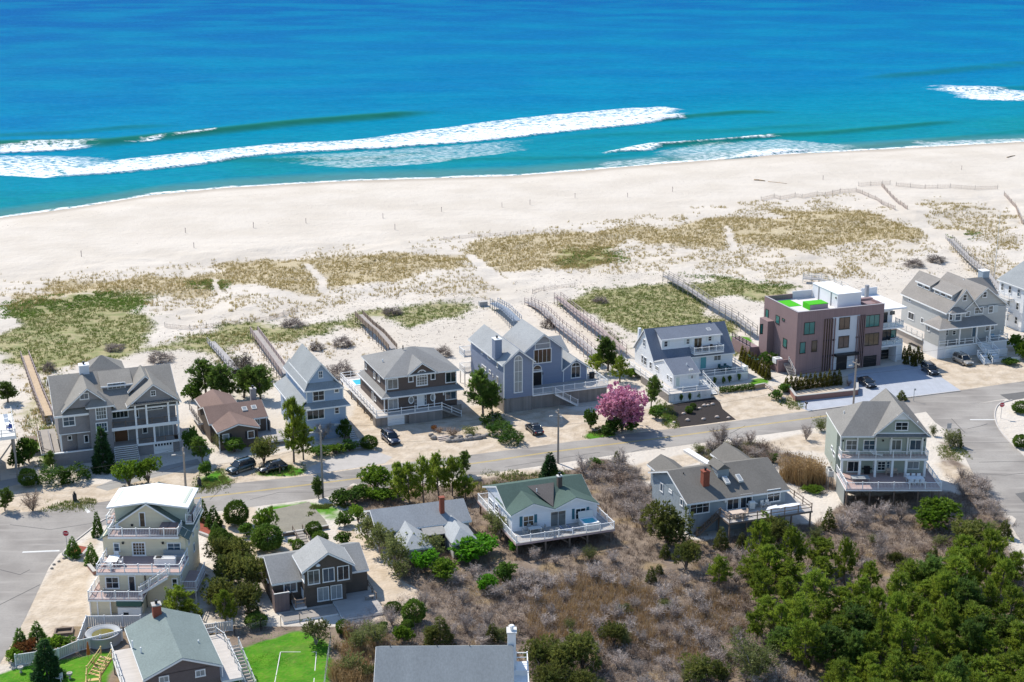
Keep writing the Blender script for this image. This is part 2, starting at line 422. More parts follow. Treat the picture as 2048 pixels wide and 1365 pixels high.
    def stairs(s, top, bot, side, n, m, risers=None, name='stairs'):
        """top/bot: (u,v,z) centre of upper and lower edge; side: (du,dv) half width vector"""
        t = Vector(top); b_ = Vector(bot); sd_ = Vector((side[0], side[1], 0)); b = MB(); d = (b_ - t) / n
        for i in range(n):
            p = t + d * i; q = t + d * (i + 1); z = q.z - d.z * .0 + 0.0
            z = p.z + d.z * .5
            b.hexa([tuple(p - sd_)[:2] + (z - .06,), tuple(p + sd_)[:2] + (z - .06,), tuple(q + sd_)[:2] + (z - .06,), tuple(q - sd_)[:2] + (z - .06,),
                    tuple(p - sd_)[:2] + (z,), tuple(p + sd_)[:2] + (z,), tuple(q + sd_)[:2] + (z,), tuple(q - sd_)[:2] + (z,)])
        o = b.build(name, m, s.root); r = MB()
        for sg in (-1, 1):
            r.bar(t + sd_ * sg * 1.03 - Vector((0, 0, .18)), b_ + sd_ * sg * 1.03 - Vector((0, 0, .1)), .05, .26)
        if risers is not None:
            for i in range(n):
                p = t + d * i; z = p.z + d.z * .5; q = p
                r.bar(q - sd_ + Vector((0, 0, d.z * .5 + abs(d.z) * .5 - .0)) * 1, q + sd_ + Vector((0, 0, d.z * .5 + abs(d.z) * .5)), .02, .12)
        r.build('stringer', risers or m, o)
        return o
GLASSR = None
def glass_rail_mat():
    m = bpy.data.materials.new('clear_glass_panel'); m.use_nodes = True; n = m.node_tree.nodes; l = m.node_tree.links
    b = n['Principled BSDF']; b.inputs['Base Color'].default_value = (.75, .85, .85, 1); b.inputs['Roughness'].default_value = .05
    b.inputs['Alpha'].default_value = .25
    return m
GLASSR = glass_rail_mat()
# ------------------------------------------------------------------ terrain
SEA = -1.3
_sh = [G(x, y, SEA) for (x, y) in ((0, 436), (150, 416), (300, 391), (450, 376), (700, 362), (1024, 352), (1150, 343), (1250, 334), (1400, 322), (1550, 310), (1800, 297), (2048, 284))]
_sx = np.array([p[0] for p in _sh]); _sy = np.array([p[1] for p in _sh])
_k0 = (_sy[2] - _sy[0]) / (_sx[2] - _sx[0]) * .8; _k1 = (_sy[-1] - _sy[-4]) / (_sx[-1] - _sx[-4])
_sx = np.concatenate([[_sx[0] - 4000], _sx, [_sx[-1] + 4000]]); _sy = np.concatenate([[_sy[0] - 4000 * _k0], _sy, [_sy[-1] + 4000 * _k1]])
def shoreY(X): return np.interp(X, _sx, _sy)
_tab = rng.random((256, 256))
def vnoise(X, Y):
    xi = np.floor(X).astype(int); yi = np.floor(Y).astype(int); fx = X - xi; fy = Y - yi
    fx = fx * fx * (3 - 2 * fx); fy = fy * fy * (3 - 2 * fy); t = _tab
    a = t[xi & 255, yi & 255]; b = t[(xi + 1) & 255, yi & 255]; c = t[xi & 255, (yi + 1) & 255]; d = t[(xi + 1) & 255, (yi + 1) & 255]
    return (a * (1 - fx) + b * fx) * (1 - fy) + (c * (1 - fx) + d * fx) * fy
def fbm(X, Y, o=4):
    r = 0; a = .5
    for i in range(o): r = r + a * vnoise(X * 2 ** i + 17 * i, Y * 2 ** i + 31 * i); a *= .5
    return r
def smooth(a, b, x):
    t = np.clip((x - a) / (b - a), 0, 1); return t * t * (3 - 2 * t)
def hf(X, Y):
    X = np.asarray(X, float); Y = np.asarray(Y, float)
    d = (shoreY(X) - Y) * .93
    z = np.clip(SEA + .05 * d, -5, 0.)
    dune = smooth(70, 100, d) * (1 - smooth(150, 178, d))
    z = z + dune * (2.2 * (fbm(X / 14., Y / 11.) - .42) + .5 * (fbm(X / 4., Y / 4., 2) - .36))
    z = z + smooth(10, 40, d) * (1 - smooth(80, 120, d)) * .35 * (fbm(X / 18., Y / 5., 3) - .44)
    return z
def T(x, y, it=6):
    """photograph bearing -> point on the terrain"""
    z = 0.
    for _ in range(it):
        X, Y = G(x, y, z); z = float(hf(X, Y))
    X, Y = G(x, y, z); return (X, Y, z)
def Tpoly(pts): return np.array([T(x, y, 3)[:2] for (x, y) in pts])
def inpoly(P, X, Y):
    r = np.zeros(X.shape, bool); n = len(P)
    for i in range(n):
        x0, y0 = P[i]; x1, y1 = P[(i + 1) % n]
        if y0 == y1: continue
        c = ((y0 > Y) != (y1 > Y)) & (X < (x1 - x0) * (Y - y0) / (y1 - y0) + x0)
        r ^= c
    return r
def blur(a, n):
    k = 2 * n + 1
    for ax in (0, 1):
        p = np.pad(a, [(n + 1, n) if i == ax else (0, 0) for i in (0, 1)], mode='edge'); c = np.cumsum(p, axis=ax)
        a = (np.take(c, range(k, c.shape[ax]), axis=ax) - np.take(c, range(0, c.shape[ax] - k), axis=ax)) / k
    return a
def axis_lines(lo, hi, st, far_lo, far_hi):
    a = list(np.arange(lo, hi + .01, st)); g = st; x = a[-1]
    while x < far_hi: g *= 1.25; x += g; a.append(x)
    g = st; x = lo; pre = []
    while x > far_lo: g *= 1.25; x -= g; pre.append(x)
    return np.array(pre[::-1] + a)
GX = axis_lines(-150, 245, .9, -4000, 4000); GY = axis_lines(150, 560, .9, -800, 2500)
MX, MY = np.meshgrid(GX, GY)
def warpxy(X, Y, a):
    return X + a * 2 * (fbm(X / 13. + 5, Y / 13., 4) - .46) + a * .8 * (fbm(X / 3., Y / 3. + 9, 2) - .37), Y + a * 2.6 * (fbm(X / 15. + 50, Y / 11. + 7, 4) - .46) + a * .8 * (fbm(X / 3. + 40, Y / 3., 2) - .37)
def zone(polys, bl=2, a=0.):
    r = np.zeros(MX.shape); WX, WY = warpxy(MX, MY, a) if a else (MX, MY)
    for P, dens in polys:
        r = np.maximum(r, inpoly(Tpoly(P), WX, WY) * dens)
    return blur(r, bl) if bl else r
Z_DRY = [([(0, 585), (180, 562), (350, 548), (560, 522), (700, 515), (940, 513), (955, 545), (800, 545), (640, 590), (480, 572), (420, 600), (290, 600), (200, 590), (0, 612)], 1.),
         ([(935, 492), (1080, 472), (1200, 465), (1350, 445), (1500, 428), (1620, 422), (1700, 412), (1830, 448), (1870, 478), (1700, 482), (1560, 495), (1400, 490), (1290, 498), (1270, 482), (1230, 482), (1235, 525), (1050, 542), (975, 547)], 1.),
         ([(290, 602), (640, 595), (800, 555), (960, 545), (1000, 590), (860, 598), (700, 605), (560, 640), (330, 660)], .38),
         ([(1300, 500), (1500, 492), (1880, 478), (1800, 540), (1560, 560), (1400, 545), (1050, 545)], .42),
         ([(1850, 440), (1880, 395), (1990, 410), (2048, 430), (2048, 520), (1960, 475), (1870, 472)], .5),
         ([(0, 560), (300, 535), (700, 500), (940, 480), (940, 515), (560, 525), (180, 565), (0, 590)], .14),
         ([(900, 480), (1100, 455), (1500, 400), (1720, 390), (1830, 420), (1700, 415), (1350, 447), (1080, 474)], .2),
         ([(0, 735), (120, 735), (100, 900), (60, 900), (0, 790)], .5),
         ([(330, 665), (560, 640), (760, 680), (780, 750), (640, 700), (560, 720), (470, 690)], .2),
         ([(1900, 500), (2048, 490), (2048, 560), (1980, 570)], .4),
         ([(1840, 540), (1740, 560), (1500, 560), (1700, 530)], .25)]
Z_GREEN = [([(0, 608), (200, 583), (300, 600), (285, 640), (290, 690), (310, 705), (200, 730), (100, 740), (30, 695), (0, 690)], 1.),
           ([(370, 562), (460, 560), (460, 578), (380, 582)], .8),
           ([(1130, 505), (1240, 500), (1265, 522), (1140, 532)], .8),
           ([(300, 705), (330, 680), (420, 655), (560, 640), (700, 630), (760, 628), (960, 602), (1000, 622), (900, 640), (800, 652), (740, 642), (640, 660), (500, 682), (420, 715), (350, 695)], .9),
           ([(1140, 592), (1280, 560), (1420, 555), (1640, 568), (1560, 602), (1480, 590), (1400, 602), (1380, 640), (1440, 640), (1490, 720), (1300, 700), (1270, 650), (1210, 650), (1150, 612)], 1.),
           ([(100, 735), (60, 760), (100, 900), (130, 960), (80, 930), (30, 800), (40, 740)], .8),
           ([(430, 700), (480, 690), (560, 770), (500, 800), (440, 760)], .6),
           ([(1205, 650), (1260, 700), (1240, 720), (1200, 690)], .5)]
Z_SCRUB = [([(640, 1420), (655, 1300), (690, 1260), (790, 1235), (850, 1195), (800, 1125), (735, 1010), (690, 1010), (690, 975), (760, 960), (880, 970), (950, 958), (1145, 940), (1200, 918), (1262, 930), (1300, 985), (1310, 1060), (1400, 1080), (1640, 1050), (1690, 1000), (1900, 985), (1960, 1010), (2048, 1125), (2300, 1400), (2300, 1500), (640, 1500)], 1.),
           ([(1390, 905), (1500, 880), (1560, 900), (1640, 925), (1670, 990), (1600, 985), (1560, 930), (1440, 930)], .8),
           ([(1880, 870), (1910, 880), (1940, 945), (1890, 940)], .6), ([(1890, 950), (1960, 950), (2040, 1080), (1960, 1020)], .8),
           ([(400, 1260), (560, 1262), (500, 1290), (440, 1300)], .6), ([(420, 1030), (540, 1050), (545, 1240), (400, 1240)], .5)]
Z_LAWN = [([(470, 1300), (600, 1262), (662, 1285), (655, 1420), (480, 1420)], 1.), ([(0, 1348), (60, 1330), (130, 1320), (230, 1300), (215, 1330), (180, 1420), (-60, 1420)], 1.),
          ([(1505, 760), (1520, 752), (1545, 765), (1500, 775)], 1.), ([(1462, 686), (1490, 672), (1505, 690), (1475, 700)], 1.),
          ([(1165, 872), (1200, 862), (1230, 866), (1235, 874), (1185, 878)], .9), ([(500, 948), (560, 925), (612, 940), (600, 952)], .9),
          ([(385, 960), (440, 935), (470, 965), (400, 985)], .6), ([(500, 1020), (620, 1000), (670, 1010), (620, 1030), (520, 1030)], .6),
          ([(620, 1015), (690, 1010), (700, 1040), (650, 1045)], .5), ([(80, 850), (100, 850), (110, 920), (95, 960), (80, 920)], .7), ([(1310, 800), (1340, 820), (1360, 855), (1330, 850)], .7),
          ([(1420, 640), (1500, 690), (1520, 740), (1470, 700)], .5)]
Z_TAN = [([(-300, 1020), (-100, 990), (0, 968), (90, 975), (250, 972), (390, 940), (620, 895), (700, 880), (700, 800), (790, 850), (950, 815), (1050, 800), (1180, 830), (1330, 815), (1480, 775), (1610, 770), (1800, 735), (1950, 700), (2048, 690), (2300, 650), (2300, 740), (2048, 775), (1560, 840), (1150, 885), (700, 948), (390, 980), (0, 1035), (-300, 1070)], 1.),
         ([(120, 1112), (185, 1070), (190, 1270), (150, 1290), (-20, 1330), (55, 1230)], 1.),
         ([(1262, 930), (1400, 903), (1480, 895), (1380, 930), (1330, 950), (1300, 975)], 1.), ([(1500, 895), (1600, 865), (1660, 870), (1660, 960), (1640, 900), (1560, 900)], .9),
         ([(1880, 925), (1940, 930), (1950, 950), (1890, 960)], 1.), ([(890, 965), (950, 950), (1120, 935), (1100, 950), (960, 985)], .8)]
Z_SAND2 = [([(690, 1050), (735, 1080), (800, 1150), (855, 1195), (830, 1225), (800, 1235), (780, 1270), (740, 1240), (720, 1160), (690, 1100)], 1.), ([(400, 1040), (510, 1010), (560, 1080), (640, 1100), (510, 1140), (430, 1090)], .8)]
PATHS = [[(928, 512), (945, 509), (988, 540), (1032, 580), (1038, 602), (1008, 602), (993, 575), (958, 545)], [(610, 528), (624, 528), (652, 560), (657, 588), (640, 588), (633, 560)], [(1790, 416), (1825, 418), (1882, 463), (1908, 484), (1888, 494), (1856, 472)], [(422, 556), (432, 556), (446, 592), (430, 594)], [(1448, 452), (1459, 452), (1477, 502), (1460, 502)]]
def inpaths(X, Y):
    r = np.zeros(np.shape(X), bool); W = 1.2 * (fbm(np.asarray(X) / 4., np.asarray(Y) / 4., 2) - .37)
    for P in PATHS: r |= inpoly(Tpoly(P), X + W * 2, Y)
    return r
zA = np.stack([zone(Z_DRY, 2, 9.), zone(Z_GREEN, 2, 9.), zone(Z_SCRUB, 1, 2.), zone(Z_LAWN, 1, .8)], -1)
_d = (shoreY(MX) - MY) * .93
zB = np.stack([zone(Z_TAN, 1, 2.), 1 - smooth(2, 9, _d + 3 * (fbm(MX / 12., MY / 12., 3) - .45)), zone(Z_SAND2, 1, 1.5), np.zeros(MX.shape)], -1)
# the land south of the mapped scrub goes on as the same scrub
_south = MY < 165
zA[..., 2] = np.where(_south & (MX > -55), 1., zA[..., 2])
zA[..., :2] *= (1 - blur(inpaths(MX, MY).astype(float), 1))[..., None]
MZ = hf(MX, MY)
_rough = blur((zA[..., 2] > .5).astype(float), 2)
MZ = MZ + _rough * .35 * (fbm(MX / 3., MY / 3., 2) - .4) * (MY < 240)
GV = np.stack([MX, MY, MZ], -1).reshape(-1, 3)
def gridfaces(ny, nx):
    i = np.arange(ny * nx).reshape(ny, nx); return np.stack([i[:-1, :-1], i[:-1, 1:], i[1:, 1:], i[1:, :-1]], -1).reshape(-1, 4)
def addcol(me, name, A):
    at = me.attributes.new(name, 'FLOAT_COLOR', 'POINT'); at.data.foreach_set('color', np.ascontiguousarray(A.reshape(-1, 4), np.float32).ravel())

class NT:
    """small helper for longer node chains"""
    def __init__(s, name):
        s.m = bpy.data.materials.new(name); s.m.use_nodes = True; s.n = s.m.node_tree.nodes; s.l = s.m.node_tree.links; s.b = s.n['Principled BSDF']
        s.tc = s.n.new('ShaderNodeTexCoord')
    def noise(s, sc, det=3, stretch=None, rough=.5):
        t = s.n.new('ShaderNodeTexNoise'); t.inputs['Scale'].default_value = sc; t.inputs['Detail'].default_value = det; t.inputs['Roughness'].default_value = rough
        mp = s.n.new('ShaderNodeMapping'); s.l.new(s.tc.outputs['Object'], mp.inputs[0])
        if stretch: mp.inputs['Scale'].default_value = stretch[:3]; mp.inputs['Rotation'].default_value = (0, 0, stretch[3] if len(stretch) > 3 else 0)
        s.l.new(mp.outputs[0], t.inputs[0]); return t.outputs['Fac']
    def math(s, op, a, b=None, c=None, clamp=False):
        t = s.n.new('ShaderNodeMath'); t.operation = op; t.use_clamp = clamp
        for i, v in enumerate((a, b, c)):
            if v is None: continue
            if isinstance(v, (int, float)): t.inputs[i].default_value = v
            else: s.l.new(v, t.inputs[i])
        return t.outputs[0]
    def ramp(s, x, a, b, o0=0., o1=1.):
        t = s.n.new('ShaderNodeMapRange'); t.interpolation_type = 'SMOOTHSTEP'; s.l.new(x, t.inputs[0])
        for i, v in ((1, a), (2, b), (3, o0), (4, o1)):
            if isinstance(v, (int, float)): t.inputs[i].default_value = v
            else: s.l.new(v, t.inputs[i])
        return t.outputs[0]
    def mix(s, f, a, b):
        t = s.n.new('ShaderNodeMix'); t.data_type = 'RGBA'
        for i, v in ((0, f), (6, a), (7, b)):
            if isinstance(v, (int, float)): t.inputs[i].default_value = v
            elif isinstance(v, tuple): t.inputs[i].default_value = (*v, 1)
            else: s.l.new(v, t.inputs[i])
        return t.outputs[2]
    def attr(s, name):
        t = s.n.new('ShaderNodeAttribute'); t.attribute_name = name; q = s.n.new('ShaderNodeSeparateColor'); s.l.new(t.outputs['Color'], q.inputs[0])
        return q.outputs[0], q.outputs[1], q.outputs[2], t.outputs['Alpha']
    def bump(s, h, st, dist, to=()):
        t = s.n.new('ShaderNodeBump'); t.inputs['Strength'].default_value = st; t.inputs['Distance'].default_value = dist; s.l.new(h, t.inputs['Height']); s.l.new(t.outputs[0], s.b.inputs['Normal'])
        for q in to: s.l.new(t.outputs[0], q.inputs['Normal'])
t = NT('ground_sand_grass_scrub')
dry, grn, scr, lawn = t.attr('zA'); tan, wet, sd2, _ = t.attr('zB')
n1 = t.noise(.06, 5); n2 = t.noise(.5, 4); n3 = t.noise(2.2, 3); n4 = t.noise(.18, 4)
sand = t.mix(t.ramp(n1, .35, .65), (.53, .475, .405), (.585, .53, .46))
sand = t.mix(t.ramp(n3, .45, .75, 0., .35), sand, (.50, .42, .34))
# foot and wheel churned litter: small dark specks in the back dunes
inl = t.math('MAXIMUM', t.math('MAXIMUM', dry, grn), .0)
tcol = t.mix(t.ramp(n2, .3, .7), (.43, .35, .26), (.56, .475, .375)); tcol = t.mix(t.ramp(n3, .5, .8, 0, .4), tcol, (.33, .25, .17))
col = t.mix(t.ramp(t.math('ADD', tan, t.math('MULTIPLY', n2, .5)), .45, .9), sand, tcol)
gcol = t.mix(t.ramp(n3, .35, .65), (.47, .375, .21), (.33, .26, .12))
nn = t.math('ADD', t.math('MULTIPLY', n2, .6), t.math('MULTIPLY', n3, .4))
col = t.mix(t.ramp(t.math('SUBTRACT', t.math('MULTIPLY', dry, .95), nn), -.2, .45, 0., .72), col, gcol)
g2 = t.mix(t.ramp(n2, .35, .65), (.18, .20, .05), (.33, .29, .13)); g2 = t.mix(t.ramp(n3, .5, .75, 0, .6), g2, (.20, .16, .10))
col = t.mix(t.ramp(t.math('SUBTRACT', grn, nn), -.15, .4, 0., .85), col, g2)
s2 = t.mix(t.ramp(n2, .3, .7), (.17, .13, .10), (.25, .195, .15)); s2 = t.mix(t.ramp(n4, .5, .68, 0, .7), s2, (.28, .20, .10)); s2 = t.mix(t.ramp(n3, .55, .8, 0, .5), s2, (.09, .08, .04))
col = t.mix(t.ramp(t.math('SUBTRACT', scr, t.math('MULTIPLY', n2, .6)), -.05, .35), col, s2)
lc = t.mix(t.ramp(n2, .3, .7), (.05, .19, .010), (.10, .25, .016)); lc = t.mix(t.ramp(n3, .45, .75, 0, .4), lc, (.20, .20, .05)); lc = t.mix(t.ramp(n4, .52, .75, 0, .3), lc, (.20, .19, .07))
col = t.mix(t.ramp(t.math('SUBTRACT', lawn, t.math('MULTIPLY', n2, .5)), .0, .3), col, lc)
s3 = t.mix(t.ramp(n2, .35, .7), (.55, .46, .36), (.46, .37, .27))
col = t.mix(t.ramp(t.math('SUBTRACT', sd2, t.math('MULTIPLY', n2, .5)), .0, .3), col, s3)
col = t.mix(t.math('MULTIPLY', wet, .55), col, (.30, .245, .19))
t.l.new(col, t.b.inputs['Base Color']); t.b.inputs['Roughness'].default_value = .95; t.b.inputs['Specular IOR Level'].default_value = .1
t.bump(t.math('ADD', n3, t.math('MULTIPLY', n2, 2.)), .5, .25)
me = np_mesh('ground', GV, gridfaces(len(GY), len(GX)), t.m, smooth=True, k=4); addcol(me, 'zA', zA); addcol(me, 'zB', zB)
ground = link(me, 'ground'); ground['kind'] = 'structure'

# ------------------------------------------------------------------ ocean
OX = axis_lines(-190, 420, 1.3, -22000, 22000); OY = axis_lines(395, 760, .62, 300, 45000)
OMX, OMY = np.meshgrid(OX, OY)
def crest(pts, ext=None):
    q = np.array([G(x, y, SEA) for (x, y) in pts]); return q[:, 0], q[:, 1]
oz = np.full(OMX.shape, SEA) + .10 * (fbm(OMX / 22., OMY / 6., 3) - .45) * 2 * smooth(0, 20, OMY - shoreY(OMX))
foam = np.zeros(OMX.shape); green = np.zeros(OMX.shape)
warp = (fbm(OMX / 9., OMY / 9., 3) - .45)
def wave(pts, A, w, gr, fade=25.):
    """swell ridge along pts: steep green face to landward, long back"""
    global oz, green
    cx, cy = crest(pts); k = (cy[-1] - cy[0]) / (cx[-1] - cx[0])
    Y0 = np.interp(OMX, cx, cy); e = (OMY - Y0 + warp * 2.) / math.sqrt(1 + k * k)
    m = smooth(cx[0], cx[0] + fade, OMX) * (1 - smooth(cx[-1] - fade, cx[-1], OMX))
    pr = np.where(e < 0, np.exp(-(e / w) ** 2), np.exp(-(e / (3.2 * w)) ** 2))
    oz = oz + A * pr * m; green = np.maximum(green, gr * m * np.exp(-((e + w * .5) / (w * 1.0)) ** 2))
def foamband(up, lo, dens, soft=3., fx=18., lead=.0):
    global foam, oz
    ux, uy = crest(up); lx, ly = crest(lo)
    U = np.interp(OMX, ux, uy) + warp * 5.; L = np.interp(OMX, lx, ly) + warp * 3.
    x0, x1 = max(ux[0], lx[0]), min(ux[-1], lx[-1])
    m = smooth(x0 - 1, x0 + fx, OMX + warp * 20) * (1 - smooth(x1 - fx, x1 + 1, OMX + warp * 20))
    if up[0][0] <= 0: m = 1 - smooth(x1 - fx, x1 + 1, OMX + warp * 20)
    if up[-1][0] >= 2047: m = smooth(x0 - 1, x0 + fx, OMX + warp * 20)
    q = smooth(0, soft * 1.5, U - OMY) * smooth(0, soft * .5, OMY - L)
    tt = np.clip((OMY - L) / np.maximum(U - L, 1), 0, 1)
    foam = np.maximum(foam, q * m * dens * (1 - .28 * tt)); oz = oz + q * m * dens * (.35 * fbm(OMX / 3., OMY / 3., 2) + (.55) * np.exp(-((tt - .12) / .16) ** 2)) * lead
wave([(-300, 300), (0, 292), (215, 288), (330, 277), (450, 264), (600, 248), (760, 236), (900, 222)], 1.8, 4.4, 1.)
wave([(-300, 285), (0, 273), (120, 268), (260, 255), (400, 250)], .7, 4., .45)
wave([(1000, 258), (1150, 250), (1330, 240), (1390, 233), (1480, 226), (1600, 224)], .9, 3.2, .8)
wave([(1180, 312), (1230, 303), (1330, 292), (1440, 286), (1545, 273), (1650, 268), (1800, 255), (1950, 240)], .9, 2.6, .7)
wave([(0, 355), (250, 338), (420, 322), (620, 320), (760, 318), (900, 298)], .6, 3., .45)
wave([(1600, 308), (1750, 292), (2048, 262), (2300, 240)], .4, 3., .3)
wave([(1700, 160), (1850, 148), (2048, 128), (2300, 110)], 1.0, 6., .5)
wave([(1850, 180), (1950, 182), (2048, 178), (2300, 172)], 1.1, 4., .4)
wave([(600, 330), (800, 322), (1000, 318), (1200, 315), (1330, 300)], .4, 2.6, .3)
wave([(1050, 280), (1250, 268), (1450, 262), (1700, 246)], .5, 4., .3)
for i in range(9):      # far swells
    y = 20 + i * 22; wave([(-400, y + 25), (600, y + 10 + 6 * math.sin(i * 2.1)), (1300, y - 4), (2400, y - 20)], .5, 9., .0, 200.)
foamband([(-300, 296), (0, 294), (120, 288), (215, 286)], [(-300, 318), (0, 308), (120, 303), (215, 292)], 1., 2., 8, 1)
foamband([(-300, 318), (0, 308), (150, 311), (260, 315)], [(-300, 370), (0, 352), (90, 357), (260, 345)], .92, 4., 20)
foamband([(70, 340), (160, 330), (260, 316), (420, 300), (560, 286), (700, 280), (830, 262), (1000, 240), (1120, 228), (1250, 216), (1330, 213), (1385, 220)],
         [(70, 356), (160, 353), (260, 346), (420, 329), (560, 310), (700, 302), (830, 294), (1000, 280), (1120, 267), (1250, 254), (1330, 243), (1385, 237)], 1., 2.2, 9, 1.2)
foamband([(520, 314), (700, 302), (850, 292), (1000, 280), (1100, 272)], [(520, 324), (700, 338), (850, 330), (1000, 310), (1100, 296)], .56, 5., 25)
foamband([(1200, 308), (1240, 300), (1300, 288), (1335, 286)], [(1200, 312), (1240, 307), (1300, 303), (1335, 292)], .95, 1., 5, 1)
foamband([(1300, 290), (1400, 284), (1480, 277), (1560, 271)], [(1300, 296), (1400, 289), (1480, 282), (1560, 275)], .9, 1., 6, 1)
foamband([(1280, 305), (1400, 288), (1560, 276), (1720, 290), (1760, 300)], [(1280, 330), (1400, 322), (1560, 310), (1720, 303), (1760, 305)], .66, 4., 20)
foamband([(1430, 318), (1500, 300), (1560, 296), (1645, 297)], [(1430, 322), (1500, 316), (1560, 308), (1645, 303)], 1., 1.5, 6, 1)
foamband([(1195, 325), (1260, 318), (1330, 310)], [(1195, 336), (1260, 332), (1330, 325)], .6, 3., 8)
foamband([(1800, 283), (1880, 280), (2048, 275), (2300, 262)], [(1800, 296), (1880, 296), (2048, 286), (2300, 272)], .75, 2.5, 12)
foamband([(1838, 172), (1880, 169), (1960, 176), (2048, 182), (2300, 190)], [(1838, 178), (1880, 192), (1960, 202), (2048, 204), (2300, 212)], .95, 5., 12, 1)
foamband([(255, 283), (300, 280), (335, 276)], [(255, 288), (300, 285), (335, 280)], .95, .8, 3, .6); foamband([(345, 274), (400, 268), (440, 264)], [(345, 278), (400, 271), (440, 266)], .9, .8, 3, .4)
# swash line
e = (OMY - shoreY(OMX)) * .93
foam = np.maximum(foam, smooth(-1.5, .2, e + warp * 3) * (1 - smooth(.8, 3.4, e + warp * 4 + 2.5 * (fbm(OMX / 30., OMY * 0, 2) - .4))) * .95)
oz = oz - .8 * (1 - smooth(-14, 1, e))
OA = np.stack([foam, green, smooth(0, 230, e), smooth(100, 900, e)], -1)
t = NT('sea_water_and_foam')
fo, gr, dn, df = t.attr('wA')
w1 = t.noise(.016, 4, (.8, 1.2, 1, .3)); w2 = t.noise(.10, 5, (.55, 1.2, 1, -.35), .6); w3 = t.noise(.5, 5, (.7, 1.1, 1, -.2), .65); f1 = t.noise(.6, 5, (.75, 1.2, 1, -.2), .7); f2 = t.noise(1.3, 3, (.5, 1, 1))
col = t.mix(t.ramp(dn, 0., .5), (.004, .20, .228), (.0, .19, .292)); col = t.mix(t.ramp(dn, .4, 1.), col, (.0, .145, .31)); col = t.mix(df, col, (.0, .088, .275))
col = t.mix(t.ramp(w1, .38, .68, 0, .5), col, (.0, .215, .33)); 
col = t.mix(t.ramp(w2, .35, .7, 0, .26), col, (.0, .095, .20)); col = t.mix(t.ramp(w3, .45, .75, 0, .28), col, (.02, .26, .42)); col = t.mix(t.ramp(w3, .5, .28, 0, .25), col, (.0, .085, .19))
col = t.mix(t.math('MULTIPLY', gr, .85), col, (.010, .14, .075))
col = t.mix(t.math('MULTIPLY', t.ramp(dn, .02, .0), .35), col, (.17, .20, .13))
ff = t.math('ADD', t.math('MULTIPLY', f1, .75), t.math('MULTIPLY', f2, .25))
fm = t.ramp(t.math('SUBTRACT', ff, t.math('SUBTRACT', .668, t.math('MULTIPLY', fo, .245))), -.045, .06)
lo_ = t.math('MULTIPLY', t.ramp(t.math('SUBTRACT', ff, t.math('SUBTRACT', .665, t.math('MULTIPLY', fo, .275))), -.17, .17), .62); k_ = t.ramp(fo, .5, .85)
fm = t.math('ADD', t.math('MULTIPLY', fm, k_), t.math('MULTIPLY', lo_, t.math('SUBTRACT', 1., k_)))
fm = t.math('MULTIPLY', fm, t.ramp(fo, .05, .25))
col = t.mix(fm, col, (.80, .82, .83))
t.l.new(col, t.b.inputs['Base Color'])
t.b.inputs['Roughness'].default_value = 1.; t.b.inputs['Specular IOR Level'].default_value = 0.
gl = t.n.new('ShaderNodeBsdfGlossy'); gl.inputs['Roughness'].default_value = .22; di = t.n.new('ShaderNodeBsdfDiffuse'); t.l.new(col, di.inputs['Color']); mx = t.n.new('ShaderNodeMixShader')
t.l.new(t.math('MULTIPLY', t.math('SUBTRACT', 1., fm), .022), mx.inputs[0]); t.l.new(di.outputs[0], mx.inputs[1]); t.l.new(gl.outputs[0], mx.inputs[2]); t.l.new(mx.outputs[0], t.n['Material Output'].inputs['Surface'])
t.bump(t.math('ADD', t.math('ADD', t.math('MULTIPLY', w2, 2.2), t.math('MULTIPLY', w3, .55)), t.math('MULTIPLY', t.math('MULTIPLY', f1, fm), .7)), .45, .55, (gl, di))
me = np_mesh('sea', np.stack([OMX, OMY, oz], -1).reshape(-1, 3), gridfaces(len(OY), len(OX)), t.m, smooth=True, k=4); addcol(me, 'wA', OA)
sea = link(me, 'sea'); sea['kind'] = 'structure'

# ------------------------------------------------------------------ roads, drives, beds: thin sheets over the flat ground
def sheet(name, pts, m, z, kind='structure', raw=False):
    P = [G(x, y) for (x, y) in pts] if not raw else pts
    b = MB(); b.poly([(p[0], p[1], z) for p in P]); o = b.build(name, m)
    o['kind'] = kind; return o
t = NT('sun_bleached_asphalt')
n1 = t.noise(.12, 4); n2 = t.noise(3., 3); n3 = t.noise(.5, 3, (.2, 1.6, 1, -.37))
col = t.mix(t.ramp(n1, .3, .7), (.225, .205, .185), (.335, .31, .28)); col = t.mix(t.ramp(n2, .4, .8, 0, .3), col, (.19, .18, .17)); col = t.mix(t.ramp(n3, .48, .72, 0, .55), col, (.38, .35, .315))
t.l.new(col, t.b.inputs['Base Color']); t.b.inputs['Roughness'].default_value = .9; t.b.inputs['Specular IOR Level'].default_value = .15
ASPH = t.m
PAVER = mat('blue_grey_pavers', (.37, .39, .43), .8, .12, .7, fine=.14, fscale=5, lines=('x', .35), ldepth=.08)
OLDA = mat('old_mossy_asphalt', (.235, .215, .17), .95, .25, .6, fine=.2, fscale=4)
MULCH = mat('black_mulch', (.028, .022, .02), .95, .3, 1.5, fine=.3, fscale=8, bump=.8, bscale=14)
REDM = mat('red_mulch', (.26, .065, .04), .95, .25, 1.5, fine=.25, fscale=8)
YEL = mat('worn_yellow_paint', (.50, .36, .09), .8, .25, .8)
WPA = mat('worn_white_paint', (.62, .61, .58), .8, .2, .8)
